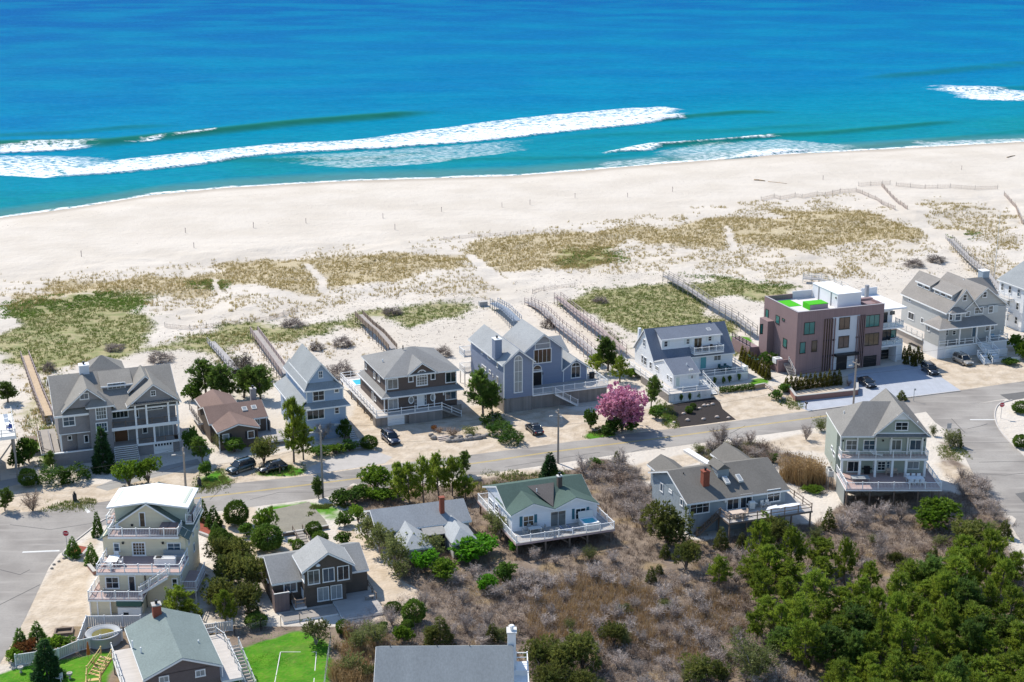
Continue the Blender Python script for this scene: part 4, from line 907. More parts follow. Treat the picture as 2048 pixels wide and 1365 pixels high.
def house_beige():
    h = House(G_, (495, 1150), 18.5, 'beach_house', 'beige house with three front gables, shed dormers and white porch stairs')
    wm = wallm('beige_grey', (.46, .46, .445)); rm = roofm('brown_grey', (.255, .235, .215)); wb = mat('white_stucco', (.72, .72, .73), .8, .05, .8)
    h.box('base_wall', wb, 0, 15.6, .1, 5.0, 0, 2.5); h.box('wall', wm, 0, 1.6, 0, 4.8, 2.55, 6.0); h.box('wall', wm, 1.6, 12.3, 2.3, 5.0, 2.5, 6.4)
    h.box('wall', wm, 3.2, 16.6, 2.6, 18, 2.5, 8.6); h.box('base_wall', wb, 3.3, 16.4, 5.0, 17.9, 0, 2.5)
    h.slab(rm, [(-.35, -.5, 6.02), (12.6, -.5, 6.02), (11.6, 2.62, 7.1), (2.2, 2.62, 7.1)], trim=WHITE); h.slab(rm, [(-.35, 5.1, 6.02), (-.35, -.5, 6.02), (2.2, 2.62, 7.1), (3.2, 5.1, 7.1)], trim=WHITE)
    h.gable(rm, wm, 3.2, 10.3, 2.6, 18, 8.5, 12.6, 'v', .35, mid=6.9)
    h.box('wall', wm, 8.0, 16.6, 2.9, 14, 8.6, 9.0); h.gable(rm, wm, 7.6, 16.6, 2.9, 15.5, 8.9, 12.5, 'v', .4, mid=11.9)
    h.gable(rm, None, 11.9, 17.0, 6.5, 13.5, 10.0, 12.45, 'u', .3)
    b = MB(); b.prism([(3.9, .0), (5.9, .0), (6.6, 1.1), (3.3, 1.1)], 'z', 6.3, 8.3); o = b.build('bay', wm, h.root); o.location = (0, 1.5, 0)
    h.hip(rm, 3.4, 6.6, 1.5, 3.0, 8.3, 9.3, .25, ((4.4, 2.6), (5.6, 2.6)))
    f = ('f', 1.5); h.win(f, (685, 660), (740, 742), 1, 2); h.win(f, (622, 666), (655, 740), 1, 2); f2 = ('f', 2.6)
    h.win(f2, (790, 650), (838, 700), 1, 2); h.win(f2, (765, 470), (805, 535), 1, 2); f3 = ('f', 2.9); h.win(f2, (888, 606), (975, 668), 2, 2); h.win(f2, (975, 440), (1015, 500), 1, 2); h.win(f2, (1035, 588), (1080, 662), 1, 2)
    b = MB(); a0, a1, z0, z1 = h.rect(f2, (1085, 582), (1130, 655)); b.box(a0, a1, 2.53, 2.6, z0, z1); b.build('shutter', mat('pale_grey_shutter', (.5, .53, .53)), h.root)
    fp = ('f', 2.3); h.win(fp, (574, 840), (608, 902), 1, 2); h.win(fp, (655, 846), (690, 892), 1, 2); h.door(fp, (868, 800), (905, 905), mat('blue_grey_door', (.09, .14, .19)), fm=WHITE); h.win(fp, (1000, 790), (1040, 850), 1, 2); h.win(fp, (1055, 778), (1092, 842), 1, 2)
    for q in ((545, 1010), (727, 985), (905, 960), (1045, 935)):
        u = h.V(q, 0)[0]; h.box('porch_column', WHITE, u - .13, u + .13, .02, .28, 2.55, 6.0)
    h.deck(DECKG, 1.6, 15.6, -.15, 2.28, 2.58); h.rail([(.1, -.05, 2.58), (7.8, -.05, 2.58)], style='two'); h.rail([(11.6, -.05, 2.58), (15.5, -.05, 2.58), (15.5, 2.3, 2.58)], style='two')
    h.stairs((9.6, -.2, 2.58), (9.6, -3.4, 1.1), (1.0, 0), 8, WHITE2, WHITE); h.stairs((7.4, -3.6, 1.1), (7.2, -5.9, .1), (.8, 0), 6, WHITE2, WHITE); h.box('stair_landing', WHITE, 6.6, 10.6, -4.2, -3.2, .9, 1.1)
    h.boxes('planter_wall', wb, [(10.8, 14.2, -2.2, -2.0, 0, 1.5), (8.6, 10.8, -4.3, -4.15, 0, 1.0), (9.0, 15.0, -5.2, -5.0, 0, .6)]); h.rail([(10.7, -.1, 2.58), (10.8, -4.1, 1.1), (8.4, -4.1, 1.1), (8.1, -6.0, .1)], style='two'); h.rail([(8.5, -.1, 2.58), (8.5, -3.2, 1.1), (6.5, -3.4, 1.1), (6.3, -6, .1)], style='two')
    l = ('l', 3.2); h.win(l, (195, 642), (252, 748), 2, 1); h.win(l, (328, 708), (350, 776), 1, 1); h.win(l, (425, 580), (440, 625), 1, 1); h.win(l, (196, 488), (222, 550), 1, 1); h.win(('l', 0), (402, 790), (420, 862), 1, 1)
    for v0, v1, n in ((3.4, 9.6, 3), (10.9, 15.6, 2)):
        b = MB(); b.prism([(4.75, 10.1), (4.75, 11.35), (7.1, 12.5), (7.1, 10.1)], 'y', v0, v1); b.build('dormer_wall', wm, h.root)
        h.slab(rm, [(4.45, v1 + .2, 11.4), (4.45, v0 - .2, 11.4), (7.0, v0 - .2, 12.75), (7.0, v1 + .2, 12.75)], .12, trim=WHITE)
        for i in range(n):
            w_ = (v1 - v0) / n; h.win(('l', 4.75), 0, 0, 1, 1, raw=(v0 + w_ * i + .25, v0 + w_ * (i + 1) - .25, 10.45, 11.15), tw=.1)
    u, v = h.Z((435, 430), 9.9); b = MB(); b.hexa([(u - .3, v - .5, 9.55), (u + .3, v - .5, 10.25), (u + .3, v + .5, 10.25), (u - .3, v + .5, 9.55), (u - .35, v - .5, 9.85), (u + .25, v - .5, 10.55), (u + .25, v + .5, 10.55), (u - .35, v + .5, 9.85)]); b.build('skylight', GLASS_PALE, h.root)
    h.chimney(mat('blue_grey_chimney', (.30, .36, .42)), 16.6, 10.6, 5, 13.7, 1.5, 1.6, WHITE, False)
    h.deck(DECKW, -.2, 3.15, 5.2, 18.5, 2.6); h.rail([(-.1, 5.3, 2.6), (-.1, 18.4, 2.6)], WHITE2, 1., 2., 'two'); h.box('walk_wall', mat('tan_wall', (.40, .35, .31), .9), .2, .4, 5.3, 18, 0, 2.3)
    h.garage(('f', .1), (585, 1030), (730, 1140), WHITE)
    return h
def house_shingle_big():
    h = House(A_, (435, 1022), 20.5, 'shingle_house', 'large grey shingled house with many gables, two storey white columned porch and front steps')
    wm = shingle('grey', (.27, .255, .255)); rm = roofm('warm_grey', (.245, .23, .205))
    h.boxes('terrace_wall', wm, [(0, 6.0, 0, .2, 0, 2.05), (0, .2, .2, 12, 0, 2.05)]); h.box('terrace_cap', WHITE, -.05, 6.05, -.05, .25, 2.05, 2.2); h.box('terrace_floor', CONC, .2, 6, .2, 2.4, 1.3, 1.5)
    h.box('wall', wm, 1.25, 6.3, 1.0, 15.6, 4.7, 8.0); h.box('wall', wm, 3.9, 6.3, 1.4, 15.6, 1.4, 4.7); h.box('wall', wm, 1.4, 3.9, 2.6, 15.6, 1.4, 4.7); h.box('floor_band', WHITE, 1.2, 6.3, .95, 1.1, 4.7, 4.85); h.box('porch_column', WHITE, 1.3, 1.55, 1.05, 1.3, 1.5, 4.7)
    h.box('wall', wm, 5.9, 9.3, .2, 8, 1, 9.0); h.box('wall', wm, 9.3, 19.4, 2.6, 15.6, 0, 8.7); h.box('wall', wm, 18.8, 19.4, .3, 2.6, 0, 2.0)
    h.box('wall', wm, 13.0, 19.4, .35, 2.6, 0, 1.75)
    # main roof and its gables
    h.gable(rm, wm, 1.1, 19.4, 1.0, 17.0, 8.0, 11.9, 'u', .45, mid=9.0, oh2=.4)
    h.gable(rm, wm, 2.4, 9.4, 1.0, 9.0, 8.9, 11.9, 'v', .5, back=False); h.gable(rm, wm, 12.1, 19.6, .2, 9.0, 8.75, 11.7, 'v', .45, back=False); h.gable(rm, wm, 12.6, 17.6, 3.6, 9.0, 9.9, 12.1, 'v', .3, back=False)
    h.slab(rm, [(.7, .5, 8.0), (6.0, .5, 8.0), (7.6, 2.4, 9.3), (2.4, 2.4, 9.3)], trim=WHITE)
    h.hip(rm, 5.9, 9.3, .2, 3.6, 8.95, 10.9, .45, ((7.55, 2.2), (7.65, 2.2)), name='tower_roof')
    b = MB(); b.prism([(5.0, 9.4), (5.0, 10.55), (8.8, 11.7), (8.8, 9.4)], 'x', 8.6, 13.0); b.build('dormer_wall', wm, h.root); h.slab(rm, [(8.3, 4.7, 10.7), (13.3, 4.7, 10.7), (13.3, 8.9, 12.0), (8.3, 8.9, 12.0)], .12, trim=WHITE)
    h.win(('f', 5.0), (860, 352), (1008, 388), 4, 1); h.hip(rm, 6.5, 12.5, 11, 16, 11.0, 13.3, .4, ((9.3, 13.5), (9.6, 13.5)))
    u, v = 4.6, 9.4; h.chimney(mat('white_stucco_chimney', (.62, .63, .65), .8), 6.3, 9.3, 10.5, 13.2, 1.5, 1.5, WHITE, True)
    u, v = h.Z((500, 400), 9.6); b = MB(); b.box(u - 1.1, u + .9, v - 3.0, v + 3.2, 9.0, 9.75); o = b.build('roof_deck', WOODT, h.root); h.boxes('roof_deck_parapet', WHITE2, [(u - 1.2, u - 1.05, v - 3.1, v + 3.3, 9.3, 10.5)])
    h.win(('f', 1.0), (636, 432), (716, 475), 2, 1); h.win(('f', .2), (1207, 408), (1252, 448), 2, 2, tw=.1)
    h.win(('f', 1.0), (498, 612), (608, 688), 2, 2, tw=.16); h.win(('f', .2), (762, 542), (862, 634), 4, 3, tw=.14); h.win(('f', .2), (766, 668), (868, 735), 4, 2, tw=.14); h.win(('f', 2.6), (540, 770), (580, 805), 1, 1); h.win(('f', 1.4), (672, 765), (716, 824), 1, 1)
    # two storey porch
    h.box('porch_floor', DECKG, 9.3, 19.5, .1, 2.58, 1.85, 2.0); h.box('porch_band', WHITE, 12.9, 19.6, .0, .12, 1.75, 2.1); h.box('porch_floor', DECKG, 9.2, 19.5, .1, 2.58, 4.95, 5.1); h.box('porch_band', WHITE, 9.1, 19.6, -.05, .12, 4.7, 5.2); h.box('porch_band', WHITE, 12.2, 19.6, .0, .12, 8.45, 8.75)
    for u in (12.9, 14.6, 18.0, 19.4): h.box('porch_column', WHITE, u - .14, u + .14, .14, .4, 5.2, 8.5)
    for u in (12.9, 15.6, 19.4): h.box('porch_column', WHITE, u - .14, u + .14, .14, .4, 2.0, 4.75)
    h.rail([(9.3, .2, 5.1), (19.4, .2, 5.1)], WOODB, .95, 2., 'bal'); h.rail([(12.9, .2, 2.0), (19.4, .2, 2.0)], WOODB, .85, 2., 'bal')
    b = MB()
    for i in range(22): u = 12.2 + i * .34; b.box(u, u + .1, -.55, 1.6, 8.8, 8.98)
    b.box(12.1, 19.6, -.4, -.28, 8.65, 8.8); b.build('pergola', WOODG, h.root)
    f = ('f', 2.6); h.win(f, (890, 540), (1035, 622), 4, 1, tw=.16, gm=GLASS); h.win(f, (1168, 545), (1310, 552), 3, 1); h.win(f, (1085, 560), (1118, 622), 1, 1); h.win(f, (1140, 702), (1188, 748), 1, 1); h.win(f, (1232, 690), (1398, 770), 4, 1, gm=GLASS_PALE)
    h.door(f, (918, 730), (1030, 812), mat('oak_door', (.14, .065, .03), .5, .2, 3.), rows=3); h.garage(('f', .35), (1240, 832), (1388, 934), WHITE, lights=True)
    h.stairs((11.0, .1, 2.0), (11.0, -2.2, .1), (1.75, 0), 8, WOODG, WHITE)
    for a, b in (((412, 625), (425, 690)),): h.win(('l', 1.25), a, b, 1, 1)
    h.deck(WOODG, -1.6, 1.2, 2.6, 14, 1.5); h.rail([(-1.5, 14, 1.5), (-1.5, 2.6, 1.5), (0, 0.3, 1.5)], WOODB, 1., 2., 'two'); h.box('shower_stall', WOODB, -4.0, -1.9, 7.5, 9.5, 0, 2.2)
    return h
def house_brown_cottage():
    h = House(B_, (240, 1060), 23, 'cottage', 'low cottage with reddish brown roof and two skylights behind the parked cars')
    wm = shingle('mid_brown', (.135, .105, .085)); rm = roofm('reddish_brown', (.195, .135, .115))
    h.box('wall', wm, .8, 7.1, 0, 8, 0, 3.2); h.gable(rm, wm, .8, 7.1, 0, 8.6, 3.2, 4.15, 'v', .3); h.box('wall', wm, .3, 9.6, 4.3, 12.0, 0, 3.3); h.gable(rm, wm, .3, 9.6, 4.3, 12.0, 3.35, 4.85, 'u', .35, oh2=.2); h.box('wall', wm, .9, 6.5, 12.0, 17.5, 0, 3.2); h.gable(rm, wm, .9, 6.5, 8, 17.5, 3.3, 4.5, 'v', .3)
    h.win(('f', 0), (298, 920), (358, 978), 1, 1, gm=GLASS_PALE); h.win(('f', 0), (500, 893), (560, 948), 1, 1); h.win(('f', 4.3), (555, 795), (605, 842), 2, 1)
    SH = mat('black_shutter', (.03, .03, .035), .6, .1)
    for p0, p1 in (((278, 925), (296, 982)), ((359, 915), (376, 970)), ((482, 898), (499, 952)), ((561, 888), (578, 940))): a0, a1, z0, z1 = h.rect(('f', 0), p0, p1); h.box('shutter', SH, a0, a1, -.06, 0, z0, z1)
    h.skylight((478, 718), 4.3, .39, .85, .9); h.skylight((553, 706), 4.3, .39, .85, .9)
    h.deck(DECKG, 7.2, 12, -1.0, 4.2, .9); h.stairs((8.2, -1.1, .9), (7.2, -4.0, .1), (.7, 0), 6, WOODB); h.rail([(7.5, -1.1, .9), (6.5, -4.0, .1)], WOODB, .9, 1.5, 'two'); h.rail([(8.9, -1.1, .9), (7.9, -4.0, .1)], WOODB, .9, 1.5, 'two')
    h.box('corner_board', WHITE, .72, .9, -.05, .1, 0, 3.15); h.box('corner_board', WHITE, 9.5, 9.66, 4.2, 4.36, 0, 3.3); h.box('fence_panel', WOODG, 9.9, 10.05, 3.5, 13, 0, 2.6); h.chimney(mat('grey_chimney_block', (.3, .3, .3)), 9.2, 11.5, 3, 5.9, .9, .9)
    h.rail([(-.4, 10, 1.6), (-.4, 17.5, 1.6)], WOODG, 1., 2., 'two'); h.deck(WOODG, -.5, .3, 10, 17.5, 1.6)
    for a, b in (((150, 760), (165, 800)), ((196, 830), (212, 880))): h.win(('l', .8), a, b, 1, 1)
    return h
def house_tiered():
    h = House(B_, (960, 980), 22, 'beach_house', 'pale blue house of three stacked stories with a steep grey gable on top')
    wm = wallm('pale_blue', (.34, .43, .56)); rm = roofm('cool_grey', (.27, .285, .29))
    h.box('wall', wm, -.2, 7.1, 0, 15, 0, 5.6); h.box('wall', wm, .8, 6.9, .7, 14.5, 5.6, 8.5); h.box('wall', wm, 1.45, 5.55, 1.3, 11.6, 8.5, 10.0)
    h.slab(rm, [(-.9, -.6, 5.6), (7.75, -.6, 5.6), (6.9, .75, 6.3), (.8, .75, 6.3)], trim=WHITE); h.slab(rm, [(-1.25, 15.2, 5.45), (-1.25, -.4, 5.45), (.85, .75, 6.75), (.85, 15, 6.75)], trim=WHITE); h.slab(rm, [(7.75, -.6, 5.6), (7.75, 15, 5.6), (6.9, 15, 6.3), (6.9, .75, 6.3)])
    h.slab(rm, [(.4, .05, 8.5), (6.95, .05, 8.5), (5.5, 1.4, 9.5), (1.45, 1.4, 9.5)], trim=WHITE); h.slab(rm, [(.35, 14.6, 8.5), (.35, .05, 8.5), (1.5, 1.35, 10.0), (1.5, 14.4, 10.0)], trim=WHITE); h.slab(rm, [(6.95, .05, 8.5), (6.95, 14.5, 8.5), (5.5, 14.5, 9.8), (5.5, 1.4, 9.8)])
    h.gable(rm, wm, 1.45, 5.55, 1.3, 12.9, 10.0, 12.55, 'v', .35)
    h.win(('f', 1.3), (1070, 412), (1108, 466), 2, 2, tw=.1); h.win(('f', .7), (1022, 570), (1122, 645), 2, 2); h.win(('f', .7), (1196, 550), (1238, 582), 1, 1); h.win(('f', 0), (975, 722), (1122, 790), 3, 1); h.win(('f', 0), (1198, 702), (1240, 752), 1, 2)
    h.box('window_box', WHITE, 5.0, 6.4, -.35, -.02, 2.2, 2.5)
    for (a, b) in (((870, 470), (885, 500)), ((905, 515), (920, 545))): h.win(('l', .8), a, b, 1, 1)
    h.stairs((7.6, 3.4, 2.2), (7.9, -1.6, .1), (.55, 0), 12, WHITE2, WOODG); h.rail([(7.1, 3.4, 2.2), (7.3, -1.6, .1)], WHITE2, .9, 1.6, 'two')
    h.deck(DECKW, 7.12, 8.2, 3.4, 9, 2.2); h.stairs((7.6, -4.2, .75), (7.6, -6.6, .05), (1.3, 0), 4, CONC); h.box('path_slab', CONC, 6.9, 8.6, -4.2, -1.7, 0, .06)
    b = MB(); b.tube((3.4, 10, 12.4), (3.4, 10, 12.9), .08, .08); b.build('vent_pipe', WHITE, h.root)
    h.box('corner_board', WHITE, .74, .9, .64, .8, 6.3, 8.4); h.box('corner_board', WHITE, 6.8, 6.95, .64, .8, 6.3, 8.4); h.box('corner_board', WHITE, 7.0, 7.15, -.05, .1, 0, 5.5); h.box('corner_board', WHITE, 1.4, 1.55, 1.24, 1.4, 9.6, 10.1)
    return h
def house_yellow():
    h = House(I_, (205, 1205), 0., 'beach_house', 'cream yellow house with stacked white railed decks and a white flat roof')
    wm = wallm('cream', (.70, .625, .46)); rm = roofm('dark_green', (.12, .155, .14)); gw = wallm('pale_green', (.46, .50, .42))
    h.box('wall', wm, .9, 10.6, 2.5, 15.5, 0, 4.7); h.box('wall', wm, 1.5, 6.6, .9, 2.5, 0, 2.1); h.box('wall', wm, .4, 10.8, 7.0, 16, 4.7, 7.6)
    h.deck(DECKP, .05, 6.75, 0, 2.48, 2.25); h.rail([(.12, 9, 2.25), (.12, .08, 2.25), (6.7, .08, 2.25)], step=1.6); h.deck(DECKP, .05, .88, 2.5, 9, 2.25)
    h.posts(WHITE, [(.2, .2), (1.1, .2), (2.7, .2)], 0, 2.0, .14); h.boxes('patio_screen', wm, [(.15, 2.6, .25, .32, 0, 1.9)])
    h.box('awning', mat('dark_green_awning', (.05, .11, .09), .8), 3.5, 6.6, -.1, .9, 1.35, 2.0); h.box('shed_front', WHITE, 3.5, 6.4, .3, .9, 0, 1.0); h.win(('f', .3), (490, 1165), (555, 1205), 1, 1)
    h.deck(DECKP, .7, 11.1, 2.2, 6.98, 4.85, .35); h.rail([(.78, 7, 4.85), (.78, 2.28, 4.85), (11.0, 2.28, 4.85), (11.0, 7, 4.85)], step=1.75, style='two')
    h.stairs((9.7, 1.6, 4.75), (6.0, 1.6, 2.3), (0, .45), 13, DECKP, WHITE); h.rail([(9.8, 1.15, 4.75), (6.1, 1.15, 2.25)], step=1.6); h.rail([(9.8, 2.2, 4.85), (6.1, 2.05, 2.25)], step=1.6)
    h.deck(DECKP, 1.2, 10.1, 6.6, 9.18, 7.72, .3); h.rail([(1.28, 9.1, 7.72), (1.28, 6.68, 7.72), (10.0, 6.68, 7.72), (10.0, 9.1, 7.72)], step=1.7)
    h.gable(rm, wm, .3, 11.0, 9.25, 16.2, 7.35, 11.05, 'v', .25); h.slab(rm, [(.0, 9.2, 7.25), (.0, 6.7, 7.25), (1.2, 6.7, 8.0), (1.2, 9.2, 8.0)], .1); h.slab(rm, [(10.1, 9.2, 8.0), (10.1, 6.7, 8.0), (11.3, 6.7, 7.25), (11.3, 9.2, 7.25)], .1)
    h.box('wall', gw, 1.3, 10.4, 10.2, 15.2, 7.6, 10.75); wr = mat('stained_white_roof', (.76, .77, .76), .8, .09, .45, fine=.12, fscale=1.3)
    h.slab(wr, [(.6, 9.0, 10.62), (5.65, 9.0, 11.35), (5.65, 15.6, 11.35), (.6, 15.6, 10.62)], .22); h.slab(wr, [(5.65, 9.0, 11.35), (11.0, 9.0, 10.62), (11.0, 15.6, 10.62), (5.65, 15.6, 11.35)], .22)
    h.deck(DECKP, 10.45, 11.4, 9.5, 15, 8.4); h.rail([(11.35, 9.5, 8.4), (11.35, 15, 8.4)]); h.rail([(10.5, 9.5, 8.4), (11.35, 9.5, 8.4)]); h.deck(DECKP, .3, 1.28, 9.6, 15, 8.2); h.rail([(.35, 15, 8.2), (.35, 9.6, 8.2), (1.3, 9.6, 8.2)], style='two')
    f1, f2, f3 = ('f', 2.5), ('f', 7.0), ('f', 9.25)
    h.win(f1, (340, 868), (468, 972), 2, 2, tw=.14); h.door(f1, (545, 868), (600, 990), GLASS, rows=5); h.win(f1, (908, 882), (966, 966), 1, 2); h.win(f2, (410, 578), (472, 656), 1, 2, gm=GLASS); h.win(f2, (868, 578), (992, 654), 2, 2); h.win(f2, (568, 572), (694, 690), 4, 4, gm=GLASS_BROWN, tw=.16, name='french_door'); h.door(f3, (636, 325), (684, 440), GLASS_BROWN, rows=5)
    for p, f in (((495, 580), f2), ((836, 580), f2), ((574, 428), f3)): u, z = h.V(p, f[1]); h.box('wall_lamp', BLACK, u - .13, u + .13, f[1] - .2, f[1], z - .12, z + .14)
    b = MB(); b.tube((6.6, 2.4, 0), (6.6, 2.4, 4.4), .08, .08); b.build('downpipe', mat('dark_brown_pipe', (.06, .04, .03)), h.root)
    r = ('r', 10.8)
    for zz, vs in ((5.6, (8.5, 11, 13.5)), (3.0, (4, 8, 12))):
        for v in vs: h.win(('r', 10.8 if zz > 5 else 10.6), 0, 0, 1, 1, raw=(v, v + .8, zz, zz + 1.2), tw=.1)
    h.win(('r', 10.4), 0, 0, 1, 1, raw=(10.9, 12, 8.9, 10.2))
    h.deck(DECKP, 10.62, 12.7, 3.6, 9, 1.9); h.rail([(10.7, 3.68, 1.9), (12.6, 3.68, 1.9), (12.6, 9, 1.9)]); h.posts(WHITE2, [(12.5, 3.8), (12.5, 8.9)], 0, 1.65); h.stairs((12.0, 9, 1.9), (12.0, 11.8, .1), (.5, 0), 8, WHITE2)
    return h
def house_green():
    h = House(H_, (410, 1165), 0., 'beach_house', 'sage green house with big grey hipped roof and two white railed decks')
    wm = wallm('sage_green', (.38, .415, .355)); rm = roofm('weathered_grey', (.215, .205, .19))
    h.box('wall', wm, .7, 12.9, 6.46, 15.2, 2.6, 9.4); h.box('wall', wm, -.1, 1.0, 7.5, 15.2, 2.6, 9.3); h.box('base_wall', mat('pale_block', (.5, .5, .49), .9), .8, 12.8, 6.6, 15, 0, 2.6)
    h.hip(rm, .2, 12.4, 4.7, 14.6, 9.38, 13.0, .5, ((3.9, 9.8), (10.0, 9.8)))
    h.gable(rm, wm, 4.75, 12.3, 4.5, 14.6, 9.8, 13.2, 'v', .35); h.box('gable_panel', WHITE, 7.7, 9.35, 4.38, 4.48, 12.0, 12.7)
    b = MB(); b.prism([(7.2, 12.0), (9.9, 12.0), (8.55, 13.2)], 'y', 4.36, 4.48); b.build('gable_trim', WHITE, h.root)
    h.slab(rm, [(4.5, 3.9, 9.5), (12.6, 3.9, 9.5), (12.5, 4.7, 9.85), (4.7, 4.7, 9.85)], .08); h.box('gable_band', WHITE, 4.6, 12.4, 4.42, 4.5, 9.78, 9.95)
    h.deck(DECKP, -.05, 13.8, 0, 6.44, 2.9); h.deck(DECKP, 12.92, 13.8, 6.46, 12, 2.9); h.rail([(.05, 7, 2.9), (.05, .08, 2.9), (13.7, .08, 2.9), (13.7, 12, 2.9)], step=2.25)
    h.deck(DECKP, .0, 12.85, 4.7, 6.44, 5.9, .35); h.rail([(.08, 6.4, 5.9), (.08, 4.78, 5.9), (12.8, 4.78, 5.9), (12.8, 6.4, 5.9)], step=2.5)
    for u in (.25, 2.9, 5.2, 7.7, 9.7, 12.5): h.box('porch_column', WHITE, u - .16, u + .16, 4.75, 5.07, 2.9, 5.6)
    for u in (.15, 2.6, 5.3, 7.6, 10.0, 12.2): h.box('porch_column', WHITE, u, u + .2, 6.2, 6.4, 5.9, 9.3)
    f = ('f', 6.46); h.win(f, (418, 545), (525, 642), 2, 2, tw=.14); h.win(f, (578, 545), (682, 642), 2, 2, tw=.14); h.win(f, (818, 542), (922, 642), 2, 1, tw=.14); h.win(f, (998, 542), (1102, 642), 2, 1, tw=.14); h.win(f, (430, 738), (548, 838), 2, 1, tw=.12, name='sliding_door'); h.win(f, (705, 740), (775, 825), 2, 3, tw=.1, name='french_door'); h.win(f, (665, 742), (690, 830), 1, 3, tw=.08); h.win(f, (788, 740), (815, 822), 1, 3, tw=.08); h.win(f, (975, 738), (1082, 812), 2, 1, tw=.12, gm=GLASS_PALE)
    h.win(('f', 4.5), (868, 382), (982, 462), 2, 2, tw=.12)
    for p in ((390, 552), (755, 552), (1130, 548)): u, z = h.V(p, 6.46); h.box('wall_lamp', BLACK, u - .12, u + .12, 6.3, 6.46, z - .12, z + .15)
    for a, b in (((288, 590), (298, 650)), ((305, 640), (318, 712))): h.win(('l', -.1), a, b, 1, 1)
    h.posts(WOODB, [(.2, .3), (3.5, .3), (7, .3), (10.5, .3), (13.5, .3), (.2, 3.4), (13.5, 3.4)], 0, 2.65, .2); h.box('skirt', mat('grey_panel', (.25, .27, .26)), -.05, .05, 1, 6.4, 0, 2.6)
    for p, zz in (((400, 300), 11.0), ((455, 270), 11.3)): u, v = h.Z(p, zz); b = MB(); b.tube((u, v, zz - .5), (u, v, zz + .3), .08, .08); b.build('vent_pipe', WHITE, h.root)
    u, v = h.Z((1070, 390), 11); b = MB(); b.tube((u, v, 10.2), (u, v, 11.2), .09, .09); b.build('vent_pipe', WHITE, h.root)
    return h
def house_dark_shingle():
    h = House(K_, (590, 1075), 20.5, 'cottage', 'dark weathered shingle cottage with three big upstairs windows under a front gable')
    wm = shingle('dark_weathered', (.105, .085, .070)); rm = roofm('mid_grey', (.235, .235, .23)); rm2 = roofm('light_grey', (.33, .33, .32))
    h.box('wall', wm, -3.6, 8.5, 1.5, 9.8, 0, 3.3); h.gable(rm, wm, -3.6, 8.5, 1.5, 9.8, 3.3, 5.0, 'u', .3, oh2=.15)
    h.box('wall', wm, 0, 5.35, 0, 1.5, 0, 2.8); h.box('wall', wm, 0, 6.1, -.35, 4.6, 2.75, 5.2); h.gable(rm2, wm, 0, 6.1, -.35, 4.6, 5.2, 7.15, 'v', .3)
    f = ('f', -.35)
    for p0, p1 in (((612, 738), (728, 850)), ((748, 718), (862, 828)), ((882, 698), (996, 812))): h.win(f, p0, p1, 2, 1, tw=.1)
    f = ('f', 0); h.win(f, (700, 892), (812, 1002), 2, 1, gm=GLASS_PALE, tw=.1); h.win(f, (822, 872), (932, 985), 2, 1, gm=GLASS_PALE, tw=.1); h.win(('f', 1.5), (392, 845), (522, 925), 2, 1, tw=.16)
    h.door(('l', 0), (556, 885), (580, 1000), WHITE); h.win(('l', 0), (566, 745), (588, 850), 1, 1, gm=GLASS_PALE)
    h.boxes('shower_wall', mat('mauve_boards', (.20, .15, .145), .8, .1, lines=('xy', .2), ldepth=.2), [(-3.75, -1.9, -.1, 0, 0, 2.5), (-3.75, -3.65, 0, 1.45, 0, 2.5), (-2.0, -1.9, 0, 1.45, 0, 2.5)]); h.box('shower_rim', WHITE2, -3.8, -1.85, -.14, .04, 2.5, 2.58)
    h.skylight((408, 672), 4.2, .4, .75, 1.1)
    h.deck(DECKG, -1.4, 0, -1.0, 1.4, .7); h.rail([(-1.3, 1.3, .7), (-1.3, -.9, .7), (-.1, -.9, .7)], WOODB, .95, 1.2, 'two'); h.deck(DECKG, 3.6, 8.9, -5.2, -.05, .35); h.deck(DECKG, 5.4, 8.9, -.04, 1.4, .35); h.deck(WOODG, -3.4, 3.4, -3.4, -1.1, .3)
    h.rail([(8.8, 2.4, .35), (8.8, -1.5, .35)], WOODB, .8, 2, 'two'); h.boxes('deck_bench', WOODG, [(7.4, 8.6, -1.4, -.9, .7, .8), (7.5, 7.6, -1.3, -1.0, .35, .7), (8.4, 8.5, -1.3, -1.0, .35, .7)])
    b = MB(); u, z = h.V((708, 690), -.4); b.lathe([(.3, 0), (.28, .12), (.15, .26), (.02, .3)], 10, (u, -.5, z)); b.build('wall_lamp', WHITE, h.root)
    for a, b in (((205, 730), (222, 775)), ((240, 790), (262, 850))): h.win(('l', -3.6), a, b, 1, 1)
    return h
